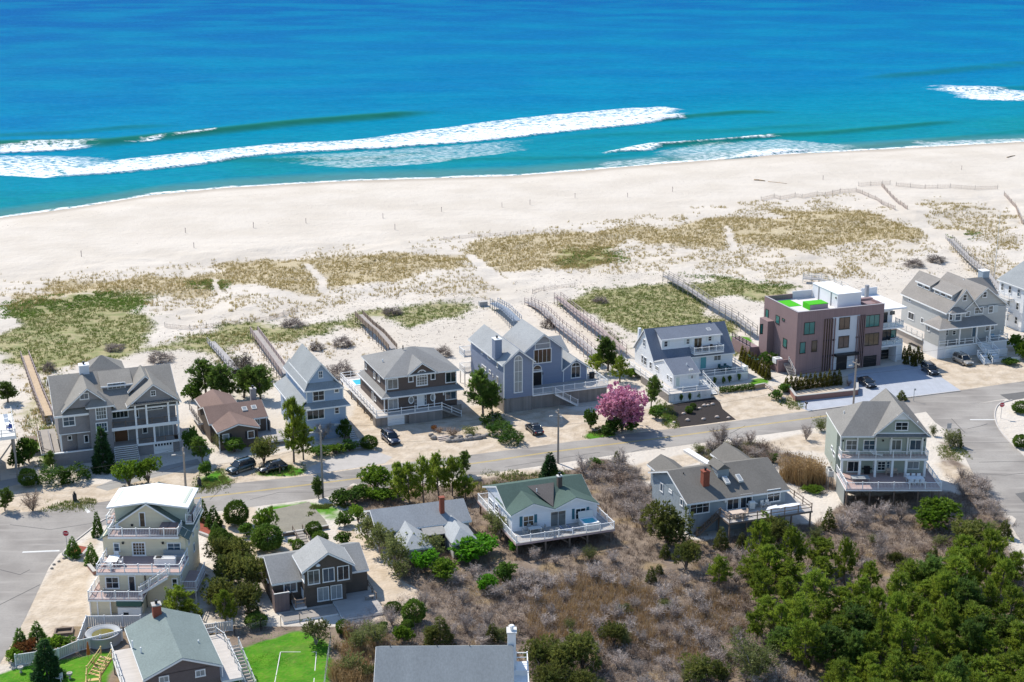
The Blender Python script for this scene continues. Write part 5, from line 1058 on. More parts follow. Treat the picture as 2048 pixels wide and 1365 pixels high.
def house_abandoned():
    h = House(L_, (610, 1130), 18., 'cottage', 'derelict low house with patched pale grey roof and red brick chimney among overgrown shrubs')
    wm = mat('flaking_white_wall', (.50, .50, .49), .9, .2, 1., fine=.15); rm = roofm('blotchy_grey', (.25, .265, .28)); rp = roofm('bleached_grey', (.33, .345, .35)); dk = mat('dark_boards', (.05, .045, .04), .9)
    h.box('wall', wm, -2.6, 10.2, 3.6, 10.6, 0, 2.9); h.gable(rm, wm, -2.6, 10.2, 3.6, 10.8, 2.9, 4.45, 'u', .35, oh2=.25)
    h.box('wall', wm, -.3, 3.3, -1.6, 3.6, 0, 2.3); h.hip(rp, -.4, 3.3, -2.2, 5.0, 2.2, 3.5, .2, ((1.4, .2), (1.4, 5.2)), WHITE2)
    h.box('wall', wm, 6.4, 9.4, -1.9, 3.6, 0, 2.3); h.hip(rp, 6.3, 9.6, -2.2, 5.0, 2.2, 3.5, .2, ((7.9, .0), (7.9, 5.0)), WHITE2)
    h.slab(mat('rotten_porch_roof', (.30, .29, .27), .9, .25, 2., fine=.2), [(3.3, 1.2, 2.4), (6.3, 1.2, 2.4), (6.3, 3.5, 2.8), (3.3, 3.5, 2.8)], .12)
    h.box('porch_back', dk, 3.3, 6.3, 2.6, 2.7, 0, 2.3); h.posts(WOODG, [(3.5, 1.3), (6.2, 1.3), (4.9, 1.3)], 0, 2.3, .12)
    u, v = h.Z((1045, 570), 4.1); h.chimney(BRICK, u, v, 3.6, 5.9, .62, .62, BRICK, False)
    b = MB(); b.bar((3.4, 1.2, .4), (5.2, 1.2, 2.3), .1, .1); b.build('loose_plank', WOODG, h.root)
    for v in (4.4, 6.6, 8.6): h.win(('l', -2.6), 0, 0, 1, 2, raw=(v, v + .9, 1.1, 2.3), fm=WHITE2)
    return h
def house_listing():
    h = House(M_, (570, 1035), 20., 'cottage', 'white cottage with green roof and twin front gables on a stilted deck')
    wm = wallm('bright_white', (.74, .76, .80)); rm = roofm('green', (.075, .115, .098)); rd = roofm('bare_brown', (.11, .10, .095))
    z = 1.95
    h.box('wall', wm, .76, 13.3, 3.83, 13.7, z - .3, 4.4); h.gable(rm, wm, .76, 13.3, 5.5, 15.4, 4.2, 6.3, 'u', .3, oh2=.15, mid=9.9)
    h.gable(rm, wm, .75, 6.95, 3.83, 10.0, 4.4, 5.65, 'v', .22, back=False); h.gable(rm, wm, 6.95, 13.3, 3.83, 10.0, 4.4, 5.65, 'v', .22, back=False)
    h.slab(rd, [(6.95, 4.2, 4.62), (9.0, 9.25, 6.13), (4.9, 9.25, 6.13)], .05)
    u, v = h.Z((1005, 305), 5.9); h.chimney(mat('dark_brick', (.10, .075, .065), .9, .2, 4, fine=.15), u, v, 5.2, 7.2, .6, .6, WHITE2, True)
    h.skylight((525, 340), 5.5, .48, .65, .8); u, v = h.Z((775, 372), 5.7); b = MB(); b.tube((u, v, 5.5), (u, v, 6.15), .07, .07); b.build('vent_pipe', WHITE, h.root)
    f = ('f', 3.83); SH = mat('teal_shutter', (.03, .13, .18), .6, .05)
    h.win(f, (636, 622), (746, 715), 2, 2, gm=GLASS_BROWN, tw=.1); h.win(f, (910, 575), (1072, 722), 2, 1, tw=.12, name='sliding_door'); h.win(f, (1165, 545), (1270, 640), 2, 2, tw=.1)
    for p0, p1 in (((602, 627), (630, 725)), ((750, 604), (778, 704)), ((1132, 548), (1157, 648)), ((1280, 528), (1304, 560))): a0, a1, z0, z1 = h.rect(f, p0, p1); h.box('shutter', SH, a0, a1, 3.77, 3.83, z0, z1)
    l = ('l', .76); h.win(l, (296, 430), (338, 545), 1, 2); h.win(l, (358, 485), (395, 600), 1, 2); h.door(l, (398, 530), (412, 665), mat('mauve_door', (.4, .33, .38)), fm=WHITE); h.door(l, (446, 580), (480, 730), WHITE)
    FP = mat('pinkish_fascia', (.50, .36, .33), .8, .1)
    h.deck(DECKG, -.05, 14.35, 0, 3.82, z, fm=FP); h.deck(DECKW, -.05, .75, 3.84, 16, z, fm=FP); h.deck(DECKW, 13.32, 14.35, 3.84, 7.5, z, fm=FP); h.deck(DECKW, .77, 3, 13.72, 16, z, fm=FP)
    h.rail([(3, 15.9, z), (.02, 15.9, z), (.02, .08, z), (14.28, .08, z), (14.28, 7.4, z)], step=2.1)
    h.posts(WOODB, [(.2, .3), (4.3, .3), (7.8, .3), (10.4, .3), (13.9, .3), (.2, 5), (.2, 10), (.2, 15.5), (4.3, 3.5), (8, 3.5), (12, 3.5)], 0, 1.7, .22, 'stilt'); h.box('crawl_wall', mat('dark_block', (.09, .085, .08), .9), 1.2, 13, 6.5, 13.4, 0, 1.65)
    for u in (2, 6.5, 9.2, 12.4): b = MB(); b.bar((u, .35, 1.6), (u + 1.6, .35, .5), .08, .12); b.build('brace', WOODB, h.root)
    return h
def house_chimney_gray():
    h = House(N_, (555, 1100), 19.5, 'beach_house', 'grey board sided house with tan roof streaks, cupola and red brick chimney, deck furniture behind')
    h.root['label'] = 'grey vertical board house with brick chimney, small cupola and two skylights in its dark roof'
    wm = mat('grey_vertical_boards', (.28, .32, .345), .8, .1, .6, lines=('xy', .3), ldepth=.16); rm = roofm('charcoal_tan', (.155, .145, .13))
    h.box('wall', wm, 0, 15.1, 0, 12.0, 0, 4.6)
    h.gable(rm, wm, 0, 15.1, 0, 12.2, 4.75, 7.1, 'u', .35, oh2=.45, mid=6.2); h.box('wall', wm, 0, .2, 0, 12, 4.5, 4.76)
    u, v = h.Z((735, 570), 5.9); h.chimney(BRICK, 3.75, 2.75, 5.3, 7.9, .95, .95, BRICK, True)
    for p in ((958, 532), (1095, 510)): h.skylight(p, 6.35, .38, .7, 1.3)
    b = MB(); b.box(6.2, 7.9, 3.6, 5.6, 5.6, 7.5); o = b.build('cupola', wm, h.root); b = MB(); b.prism([(6.0, 7.5), (7.05, 8.25), (8.1, 7.5)], 'y', 3.4, 6.6); b.build('cupola_roof', rm, o); b = MB(); b.box(6.15, 6.22, 3.9, 5.3, 6.9, 7.35); b.build('pane', GLASS_PALE, o)
    h.box('wall', wm, 1.4, 4.8, 12, 15.6, 0, 4.0); h.gable(rm, wm, 1.2, 5.0, 9.5, 15.6, 4.6, 5.7, 'v', .3); h.box('wall', wm, 12.2, 16.2, 12, 16.5, 0, 4.0); h.gable(rm, wm, 12.2, 16.2, 9.5, 16.5, 4.6, 5.9, 'v', .4)
    f = ('f', 0); h.win(f, (575, 758), (780, 865), 3, 2, tw=.13); h.win(f, (965, 705), (1090, 830), 2, 1, tw=.12, name='sliding_door'); h.win(f, (1105, 680), (1228, 812), 2, 1, tw=.12, name='sliding_door'); h.win(f, (1388, 632), (1522, 745), 2, 2, tw=.13)
    l = ('l', 0); h.win(l, (268, 545), (296, 665), 1, 1); h.win(l, (360, 615), (390, 675), 2, 2); h.win(l, (478, 712), (505, 812), 1, 1)
    h.deck(DECKG, 4.2, 15.1, -4.0, -.02, 2.75, fm=WOODB); h.deck(DECKG, 15.12, 17.2, -4.0, 3.5, 2.75, fm=WOODB)
    h.rail([(4.3, -1.2, 2.75), (4.3, -3.92, 2.75), (17.1, -3.92, 2.75), (17.1, 3.4, 2.75)], WOODB, 1., 2.2, 'two'); h.posts(WOODB, [(4.4, -3.8), (7, -3.8), (10.5, -3.8), (14, -3.8), (17, -3.8), (4.4, -.6)], 0, 2.5, .18)
    h.stairs((4.1, -.7, 2.75), (.8, -.7, .1), (0, .45), 12, WOODB); h.rail([(4.1, -1.2, 2.75), (.8, -1.2, .1)], WOODB, .95, 1.6, 'two'); h.box('under_deck_wall', wm, 4.3, 15, -.5, -.3, 0, 2.4)
    for u, v, z in ((1.6, 5.2, 6.7),): b = MB(); b.tube((u, v, z - .2), (u, v, z + .4), .08, .08); b.build('vent_pipe', BLACK, h.root)
    b = MB(); a0, a1, z0, z1 = h.rect(f, (930, 725), (962, 752)); b.box(a0, a1, -.35, 0, z0, z1); b.build('window_conditioner', WHITE2, h.root)
    return h
def house_green_roof_corner():
    h = House(J_, (1125, 935), 22.5, 'cottage', 'brown shingle house with pale green gable roof, cut by the bottom edge of the picture')
    h.root['label'] = 'brown shingle house with pale green gable roof beside the round covered pool'
    wm = shingle('mauve_brown', (.15, .12, .115)); rm = roofm('pale_green', (.185, .225, .215))
    h.box('wall', wm, 0, 8.0, 0, 12.4, 0, 4.3); h.gable(rm, wm, 0, 8.0, 0, 12.4, 4.2, 5.85, 'v', .3)
    h.chimney(BRICK, 3.3, 11.6, 5, 7.0, .95, .95, CONC, True)
    h.win(('f', 0), (1203, 660), (1285, 697), 2, 1, gm=GLASS_PALE); h.win(('f', 0), (1478, 612), (1560, 650), 2, 1, gm=GLASS_PALE)
    h.deck(DECKW, -2.3, -.02, 0.5, 10.5, 2.7); h.rail([(-2.2, 10.4, 2.7), (-2.2, .6, 2.7)], WHITE2, 1., 1.9, 'two'); h.posts(WOODG, [(-2.1, 1), (-2.1, 5), (-2.1, 10)], 0, 2.4); h.deck(DECKW, 8.02, 10.3, -1, 10, 2.7); h.rail([(8.2, 9.9, 2.7), (9.6, 9.9, 2.7), (10.2, 8, 2.7), (10.2, -1, 2.7)], WHITE2, 1., 1.9, 'two'); h.posts(WOODG, [(10.1, 0), (10.1, 5), (9.6, 9.8)], 0, 2.4)
    h.stairs((10.9, 6.4, 2.7), (11.4, .6, .1), (.55, 0), 13, WOODG, WHITE2); h.rail([(10.4, 6.4, 2.7), (10.9, .6, .1)], WHITE2, .9, 1.6, 'two'); h.rail([(11.5, 6.4, 2.7), (12.0, .6, .1)], WHITE2, .9, 1.6, 'two')
    h.stairs((-2.9, 9.6, 2.7), (-4.6, 8.0, 1.4), (.5, -.55), 6, WOODY); h.stairs((-4.6, 7.6, 1.4), (-5.4, 3.8, .1), (.7, -.1), 7, WOODY)
    for o in ((.5, -.6), (-.5, .6)): h.rail([(-2.9 + o[0], 9.6 + o[1], 2.7), (-4.6 + o[0] * 1.3, 8.0 + o[1] * 1.1, 1.4), (-5.4 + o[0] * 1.5, 3.8, .1)], WOODY, .9, 1.2, 'two')
    for p in ((1003, 405), (1068, 455), (1505, 400)): u, v = h.Z(p, 4.9); b = MB(); b.tube((u, v, 4.3), (u, v, 5.2), .09, .09); b.build('vent_pipe', WHITE, h.root)
    b = MB(); b.tube((8.25, -.1, 0), (8.25, -.1, 4.0), .06, .06); b.build('downpipe', WHITE, h.root)
    return h
def house_bottom():
    h = House(O_, (275, 980), .8, 'house', 'big plain grey shingled roof with white chimney and white side balcony')
    wm = wallm('white', (.78, .79, .80)); rm = roofm('even_grey', (.215, .235, .245))
    h.box('wall', wm, .7, 15.0, -8.5, 3.5, 0, 4.6); h.gable(rm, wm, .7, 15.0, -8.5, 4.4, 4.6, 8.0, 'u', .35, oh2=.2, mid=-2.1)
    h.box('chimney', WHITE, 14.55, 15.45, -1.6, -.4, 0, 9.3); h.box('chimney_cap', WHITE2, 14.45, 15.55, -1.7, -.3, 9.3, 9.45); b = MB(); b.tube((15.0, -1, 9.45), (15.0, -1, 9.9), .2, .2, 8); b.tube((15, -1, 9.9), (15, -1, 10.0), .35, .25, 8); b.build('flue', WHITE, h.root)
    h.deck(WHITE, 15.1, 16.8, -6.5, .2, 5.0, .4); h.rail([(15.5, .1, 5.0), (16.7, .1, 5.0), (16.7, -6.4, 5.0)], WHITE, 1.1, 2.2, 'two'); h.posts(WHITE, [(16.6, 0), (16.6, -6.2)], 0, 4.6, .2); h.box('balcony_screen', WHITE, 15.1, 16.8, -2.9, -2.8, 5.0, 5.6)
    for p in ((585, 675), (653, 680)): u, v = h.Z(p, 6.5); b = MB(); b.tube((u, v, 5.8), (u, v, 6.8), .09, .09, 8); b.tube((u, v, 5.9), (u, v, 6.1), .2, .16, 8); b.build('vent_pipe', WHITE, h.root)
    for u in (2.0, 7.0, 10.5): b = MB(); b.tube((u, -2.1, 8.1), (u, -2.1, 8.3), .05, .05); b.build('lightning_rod', BLACK, h.root)
    return h
def house_right_edge():
    h = House(G_, (1372, 862), 20., 'beach_house', 'tall white house with grey roof at the end of the row, partly outside the picture', bz=0)
    h.root['label'] = 'tall white house with a green grey roof beside the beige gabled house'
    wm = wallm('white', (.78, .79, .80)); rm = roofm('cool_grey', (.27, .285, .29))
    d = h.Z((1290, 300), 9.5)[1]
    h.box('wall', wm, 0, 12, 0, 8, 0, 9.2); h.gable(rm, wm, 0, 12, 0, 8, 9.2, 12.4, 'v', .4)
    for v in (1.2, 4, 6.4):
        for z in (1.2, 4.2, 7.0): h.win(('l', 0), 0, 0, 1, 2, raw=(v, v + 1.0, z, z + 1.6))
    for u in (1.5, 5, 8.5):
        for z in (1.2, 4.2, 7.0): h.win(('f', 0), 0, 0, 2, 2, raw=(u, u + 1.6, z, z + 1.5))
    h.deck(DECKW, -1.4, -.02, 3, 7.8, 3.2); h.rail([(-1.3, 7.8, 3.2), (-1.3, 3, 3.2)], WHITE, 1., 1.8); h.posts(WHITE, [(-1.3, 3.1), (-1.3, 7.6)], 0, 3); h.deck(DECKW, -1.4, -.02, 3, 7.8, 6.2); h.rail([(-1.3, 7.8, 6.2), (-1.3, 3, 6.2)], WHITE, 1., 1.8)
    return h
def house_left_edge():
    h = House(A_, (85, 1130), 21., 'beach_house', 'stilt house at the row end with a pool deck raised on tall posts', bz=0)
    h.root['label'] = 'stilted house whose raised white deck holds a small turquoise pool'
    wm = shingle('grey', (.27, .255, .255)); z = h.V((125, 770), 0)[1]
    u1 = h.V((130, 770), 0)[0]
    h.deck(WHITE2, u1 - 12, u1, 0, 11, z, .45); h.rail([(u1 - 12, .08, z), (u1 - .08, .08, z), (u1 - .08, 10.9, z)], WHITE2, 1., 2., 'two')
    h.posts(WOODG, [(u1 - .4, .4), (u1 - 3, .4), (u1 - 6, .4), (u1 - .4, 5), (u1 - .4, 10.5), (u1 - 3, 5)], 0, z - .5, .28, 'stilt')
    for q in ((u1 - .4, .4, u1 - 2.6), (u1 - 3, .4, u1 - 5.6)): b = MB(); b.bar((q[0], .4, z - .8), (q[2], .4, z - 3.6), .12, .2); b.build('brace', WOODG, h.root)
    h.box('wall', wm, u1 - 14, u1 - 4, 3.0, 14, 0, z - .5); h.box('wall', wm, u1 - 16, u1 - 6, 9.0, 16, z, z + 5)
    b = MB(); b.box(u1 - 7, u1 - 2.6, 1.2, 5.0, z, z + .08); o = b.build('pool_coping', WHITE, h.root); b = MB(); b.box(u1 - 6.7, u1 - 2.9, 1.5, 4.7, z + .081, z + .1); b.build('pool_water', WATERP, o)
    return h, u1, z
HB = house_blue_gray(); HH = house_hip(); HM = house_modern(); HW = house_white(); HG = house_beige(); HS = house_shingle_big(); HC = house_brown_cottage(); HT = house_tiered()
HY = house_yellow(); HN = house_green(); HD = house_dark_shingle(); HA = house_abandoned(); HL = house_listing(); HX = house_chimney_gray(); HJ = house_green_roof_corner(); HO = house_bottom(); HR = house_right_edge(); HE, EU, EZ = house_left_edge()
# ------------------------------------------------------------------ vegetation
def leafmat(name, c, c2, rough=.6, tr=.5, rnd=.28, scale=1.2):
    t = NT(name); n, l = t.n, t.l
    oi = n.new('ShaderNodeObjectInfo')
    f = t.ramp(t.noise(scale, 3), .33, .67); col = t.mix(f, c, c2)
    geo = n.new('ShaderNodeNewGeometry'); k = t.math('MULTIPLY_ADD', geo.outputs['Random Per Island'], .5, .72)
    k = t.math('MULTIPLY', k, t.math('MULTIPLY_ADD', oi.outputs['Random'], 2 * rnd, 1 - rnd))
    sc = n.new('ShaderNodeVectorMath'); sc.operation = 'SCALE'; l.new(col, sc.inputs[0]); l.new(k, sc.inputs['Scale'])
    l.new(sc.outputs[0], t.b.inputs['Base Color']); t.b.inputs['Roughness'].default_value = rough; t.b.inputs['Specular IOR Level'].default_value = .2
    if tr:
        tl = n.new('ShaderNodeBsdfTranslucent'); l.new(sc.outputs[0], tl.inputs['Color']); mx = n.new('ShaderNodeMixShader'); mx.inputs[0].default_value = tr
        l.new(t.b.outputs[0], mx.inputs[1]); l.new(tl.outputs[0], mx.inputs[2]); l.new(mx.outputs[0], n['Material Output'].inputs['Surface'])
    return t.m
L_PINE = leafmat('pine_needles', (.16, .235, .028), (.27, .325, .038)); L_DPINE = leafmat('dark_pine_needles', (.09, .16, .035), (.17, .24, .04)); L_SPR = leafmat('spruce_needles', (.03, .08, .03), (.06, .125, .035))
L_CED = leafmat('cedar_foliage', (.095, .125, .03), (.19, .195, .045)); L_LIME = leafmat('lime_leaves', (.13, .24, .02), (.19, .29, .03)); L_GRN = leafmat('green_leaves', (.08, .165, .025), (.14, .235, .035)); L_CLIP = leafmat('clipped_leaves', (.08, .15, .025), (.14, .21, .03))
L_OLIVE = leafmat('spring_olive_leaves', (.15, .18, .055), (.22, .235, .085)); L_PINK = leafmat('pink_blossom', (.58, .21, .35), (.74, .38, .50), tr=.45); L_RUST = leafmat('rust_leaves', (.28, .09, .03), (.22, .13, .04)); L_GOLD = leafmat('golden_cypress', (.12, .13, .02), (.20, .17, .03))
L_STRAW = leafmat('straw_reeds', (.36, .24, .11), (.46, .32, .17), tr=.3); L_TWIG = leafmat('grey_twigs', (.37, .305, .265), (.48, .41, .36), tr=.1, rnd=.22); L_BTWIG = leafmat('brown_twigs', (.25, .18, .135), (.34, .255, .19), tr=.1)
L_DUNE = leafmat('dune_grass_blades', (.46, .36, .14), (.60, .48, .24), tr=.35, scale=.25); L_DGRN = leafmat('green_dune_blades', (.18, .25, .045), (.31, .32, .10), tr=.35, scale=.15); L_MOUND = leafmat('grey_brown_dune_twigs', (.16, .125, .11), (.24, .195, .165), tr=.1); L_IVY = leafmat('bright_vine_leaves', (.10, .30, .015), (.16, .36, .03))
L_BLUE = leafmat('juniper_sprays', (.05, .13, .018), (.10, .185, .02))
BARK = mat('grey_brown_bark', (.16, .125, .10), .95, .2, 3.); BARKL = mat('pale_bark', (.32, .28, .25), .95, .2, 3.)
PR = np.random.default_rng(11)
def unit(v): return v / np.maximum(np.linalg.norm(v, axis=-1, keepdims=True), 1e-6)
def leaves(C, D, n, ln, wd, spread, jit):
    """n leaf triangles round each clump centre C pointing about D"""
    C = np.repeat(C, n, 0); D = np.repeat(D, n, 0); m = len(C)
    d = unit(D + PR.normal(size=(m, 3)) * spread); w = unit(np.cross(d, PR.normal(size=(m, 3)))) * (wd * PR.uniform(.7, 1.3, (m, 1)))
    b = C + PR.normal(size=(m, 3)) * jit; L = ln * PR.uniform(.6, 1.3, (m, 1))
    V = np.stack([b - w, b + w, b + d * L], 1).reshape(-1, 3); return V, np.arange(3 * m).reshape(-1, 3)
def twigs(P, Q, w):
    """thin blades P->Q"""
    d = Q - P; s_ = unit(np.cross(d, PR.normal(size=d.shape))) * w; m = len(P)
    V = np.stack([P - s_, P + s_, Q], 1).reshape(-1, 3); return V, np.arange(3 * m).reshape(-1, 3)
def join(*parts):
    V, F_, o = [], [], 0
    for v, f in parts: V.append(v); F_.append(f + o); o += len(v)
    return np.concatenate(V), np.concatenate(F_)
def proto_pine(seed, spread=.36, dense=1.0, base=.22):
    r = np.random.default_rng(seed); spread *= r.uniform(.85, 1.15); dense *= r.uniform(.75, 1.1); b = MB(); C, D = [], []
    lean = r.normal(size=2) * .05; top = lambda z: np.array([lean[0] * z + .02 * math.sin(5 * z), lean[1] * z, z])
    for k in range(5): z0, z1 = k / 5 * .95, (k + 1) / 5 * .95; b.tube(top(z0), top(z1), .024 * (1 - z0) + .005, .024 * (1 - z1) + .005, 5, False)
    nl = int(24 * dense)
    for i in range(nl):
        z = base + (0.93 - base) * (i + r.random()) / nl; a = i * 2.4 + r.normal() * .5; q = (z - base) / (1 - base)
        L = spread * (1.05 - .85 * q ** 1.5) * r.uniform(.6, 1.2) * (.55 + .45 * min(1, q * 4)); p = top(z); rise = r.uniform(.05, .3) + .3 * q
        e = p + np.array([math.cos(a) * L, math.sin(a) * L, L * rise]); b.tube(p, e, .008, .003, 4, False)
        for j in range(int(5 + 16 * L / spread)):
            s_ = r.uniform(.35, 1.05); c = p + (e - p) * s_ + r.normal(size=3) * .035 * (.5 + s_); C.append(c); D.append(np.array([math.cos(a) * .5, math.sin(a) * .5, .9]))
    for j in range(12): C.append(top(.93) + r.normal(size=3) * .035 + [0, 0, .01 * j * .5]); D.append(np.array([0, 0, 1.]))
    return b, leaves(np.array(C), np.array(D), 13, .075, .0105, .52, .014)
def proto_cone(seed, w=.28, n=620):
    r = np.random.default_rng(seed); b = MB(); b.tube((0, 0, 0), (0, 0, .95), .025, .004, 5, False)
    z = .04 + .95 * (1 - np.sqrt(r.random(n))) ; z = np.clip(np.round(z * 13) / 13 + r.normal(size=n) * .018, .03, 1); a = r.uniform(0, 6.283, n); lob = 1 + .15 * np.sin(a * 5 + z * 20)
    R_ = w * (1 - z) ** .9 * lob * np.sqrt(r.uniform(.35, 1, n)) + .006
    C = np.stack([np.cos(a) * R_, np.sin(a) * R_, z - R_ * .12], 1); D = np.stack([np.cos(a), np.sin(a), np.full(n, .15)], 1); return b, leaves(C, D, 9, .062, .014, .5, .012)
def proto_lobes(seed, n, lobes, ln, wd, per=9, flat=1., trunk=True, shell=.55, up=.3, z0=.12):
    """crown of several uneven lobes on a short branching stem"""
    r = np.random.default_rng(seed); b = MB(); C, D = [], []
    for k in range(lobes):
        a = k * 2.4 + r.normal() * .4; rr = .27 * math.sqrt((k + .3) / lobes) * 1.25; c = np.array([math.cos(a) * rr, math.sin(a) * rr, r.uniform(.35, .68) if k else .62]); s_ = r.uniform(.2, .32)
        if trunk:
            m = np.array([c[0] * .3, c[1] * .3, c[2] * .45]); b.tube((0, 0, 0), m, .022, .014, 4, False); b.tube(m, c, .014, .006, 4, False)
        v = unit(r.normal(size=(n // lobes, 3))); q = r.uniform(shell, 1, (len(v), 1)) * (1 + .12 * np.sin(v[:, :1] * 7 + v[:, 1:2] * 9 + k)); p = c + v * q * s_ * np.array([1, 1, .85 * flat])
        p[:, 2] = np.clip(p[:, 2], .03, 1.0); C.append(p); D.append(v + np.array([0, 0, up]))
    C = np.concatenate(C); D = np.concatenate(D); return b, leaves(C, D, per, ln, wd, .7, .016)
def proto_clip(seed, n=900, flat=.5):
    r = np.random.default_rng(seed); v = unit(r.normal(size=(n, 3))); v[:, 2] = np.where(v[:, 2] < -.6, -.6, v[:, 2]); rad = 1 + .05 * np.sin(v[:, :1] * 6 + seed) + .04 * np.sin(v[:, 1:2] * 8); C = v * rad * r.uniform(.82, 1, (n, 1)) * np.array([.5, .5, .5]) + np.array([0, 0, .48]); C[:, 2] = np.maximum(C[:, 2], .02)
    b = MB(); b.tube((0, 0, 0), (0, 0, .5), .03, .02, 5, False); return b, leaves(C, v, 8, .06, .022, .6, .02)
def proto_bare(seed, n=300, h=1., leafy=0, w=.035, flat=.55):
    r = np.random.default_rng(seed); P, Q, S = [], [], []
    b = MB()
    for k in range(7):
        a = k * .9 + r.normal() * .3; t_ = np.array([math.cos(a) * r.uniform(.1, .34), math.sin(a) * r.uniform(.1, .34), r.uniform(.45, .75)]); b.tube((0, 0, 0), t_ * .55, .017, .011, 4, False); b.tube(t_ * .55, t_, .011, .005, 4, False)
        m = n // 7; s_ = r.uniform(.25, 1, (m, 1)); st = t_ * s_; dr = unit(r.normal(size=(m, 3)) * .8 + unit(t_) * .6 + np.array([0, 0, .5])); P.append(st); Q.append(st + dr * r.uniform(.12, .36, (m, 1)))
    P = np.concatenate(P); Q = np.concatenate(Q); k = len(P); i = r.integers(0, k, k * 2); st = P[i] + (Q[i] - P[i]) * r.uniform(.3, .9, (2 * k, 1)); dr = unit(r.normal(size=(2 * k, 3)) + unit(Q[i] - P[i])); P2 = st; Q2 = st + dr * r.uniform(.06, .17, (2 * k, 1))
    for A in (Q, Q2): A[:, 2] = np.abs(A[:, 2])
    g = [twigs(P, Q, .007), twigs(P2, Q2, .006)]
    if leafy: j = r.integers(0, len(Q2), leafy); g.append(leaves(Q2[j], unit(Q2[j] - np.array([0, 0, .3])), 4, .04, .013, .8, .02))
    return b, join(*g)
def proto_mound(seed, n=700):
    r = np.random.default_rng(seed); v = unit(r.normal(size=(n, 3))); v[:, 2] = np.abs(v[:, 2]); rad = (1 + .2 * np.sin(v[:, :1] * 5 + seed) + .15 * np.sin(v[:, 1:2] * 7)) * r.uniform(.55, 1, (n, 1)); C = v * rad * np.array([.46, .42, .8]); P = C; Q = C + unit(v + r.normal(size=(n, 3)) * .8) * r.uniform(.08, .2, (n, 1)); Q[:, 2] = np.abs(Q[:, 2]); return MB(), join(twigs(P, Q, .008), twigs(P[::2] * .9, Q[::2], .008), leaves(C[::2], v[::2], 4, .05, .012, 1., .03))
def proto_mat(seed, n=520):
    """low spreading juniper: arching sprays"""
    r = np.random.default_rng(seed); a = r.uniform(0, 6.283, n); R_ = np.sqrt(r.random(n)) * .5; z = .28 + .25 * np.sin(R_ * 14 + a * 3) * .4 - R_ * .25 + r.normal(size=n) * .05
    C = np.stack([np.cos(a) * R_, np.sin(a) * R_, np.maximum(z, .05) * 2.2], 1); D = np.stack([np.cos(a) * .9, np.sin(a) * .9, np.full(n, .6)], 1); return MB(), leaves(C, D, 9, .075, .013, .55, .015)
def proto_reed(seed, n=420):
    r = np.random.default_rng(seed); a = r.uniform(0, 6.283, n); R_ = np.sqrt(r.random(n)) * .42; P = np.stack([np.cos(a) * R_, np.sin(a) * R_, np.zeros(n)], 1); Q = P + np.stack([r.normal(size=n) * .10, r.normal(size=n) * .10, r.uniform(.5, 1.05, n)], 1); return MB(), join(twigs(P, Q, .011), leaves(Q, Q * 0 + [0, 0, 1.], 2, .07, .012, .4, .01))
def mk(gen, leaf, bark=BARK, crown='crown'):
    b, (V, F_) = gen; me = np_mesh(crown, V, F_, leaf); tm = None
    if b.v: o = b.build('trunk', bark); tm = o.data; bpy.data.objects.remove(o)
    return me, tm, crown
PROTO = {
 'pine_tree': [mk(proto_pine(s, .40), L_PINE) for s in (1, 2, 3, 4, 5)], 'dark_pine_tree': [mk(proto_pine(s, .34, 1.2), L_DPINE) for s in (6, 7, 8)],
 'spruce_tree': [mk(proto_cone(s), L_SPR) for s in (1, 2)], 'cone_tree': [mk(proto_cone(s, .33, 480), L_GRN) for s in (3, 4)], 'young_cedar': [mk(proto_cone(s, .30, 300), L_CED) for s in (9, 10)],
 'cedar_tree': [mk(proto_lobes(s, 560, 9, .06, .014, 10, 1.15), L_CED) for s in (1, 2, 3)], 'arborvitae': [mk(proto_cone(s, .24, 380), L_GOLD) for s in (5, 6)],
 'clipped_bush': [mk(proto_clip(s), L_CLIP) for s in (1, 2)], 'green_shrub': [mk(proto_lobes(s, 420, 7, .07, .026, 9), L_GRN) for s in (11, 12, 13)], 'lime_shrub': [mk(proto_lobes(s, 420, 8, .065, .026, 9), L_LIME) for s in (14, 15)], 'vine_shrub': [mk(proto_lobes(s, 420, 8, .07, .03, 9), L_IVY) for s in (24, 25)],
 'olive_shrub': [mk(proto_lobes(s, 330, 8, .06, .015, 8, 1.1, True, .25), L_OLIVE, BARKL) for s in (16, 17, 18)], 'rust_shrub': [mk(proto_lobes(31, 330, 6, .065, .022, 9), L_RUST)], 'leafy_tree': [mk(proto_lobes(s, 460, 9, .055, .022, 8), L_LIME) for s in (21, 22)],
 'cherry_tree': [mk(proto_lobes(41, 1150, 15, .05, .022, 9, .95, True, .35), L_PINK)], 'bare_shrub': [mk(proto_bare(s), L_TWIG, BARKL, 'twigs') for s in (1, 2, 3, 4)], 'brown_shrub': [mk(proto_bare(s), L_BTWIG, BARK, 'twigs') for s in (5, 6)], 'bare_tree': [mk(proto_bare(s, 420), L_TWIG, BARK, 'twigs') for s in (7, 8)],
 'budding_shrub': [mk(proto_bare(s, 260, leafy=420), L_OLIVE, BARKL) for s in (9, 10, 11)], 'dune_shrub': [mk(proto_mound(s), L_MOUND, BARK, 'twigs') for s in (12, 13)], 'juniper_bed': [mk(proto_mat(s), L_BLUE) for s in (1, 2)], 'reed_clump': [mk(proto_reed(s), L_STRAW) for s in (1, 2)],
}
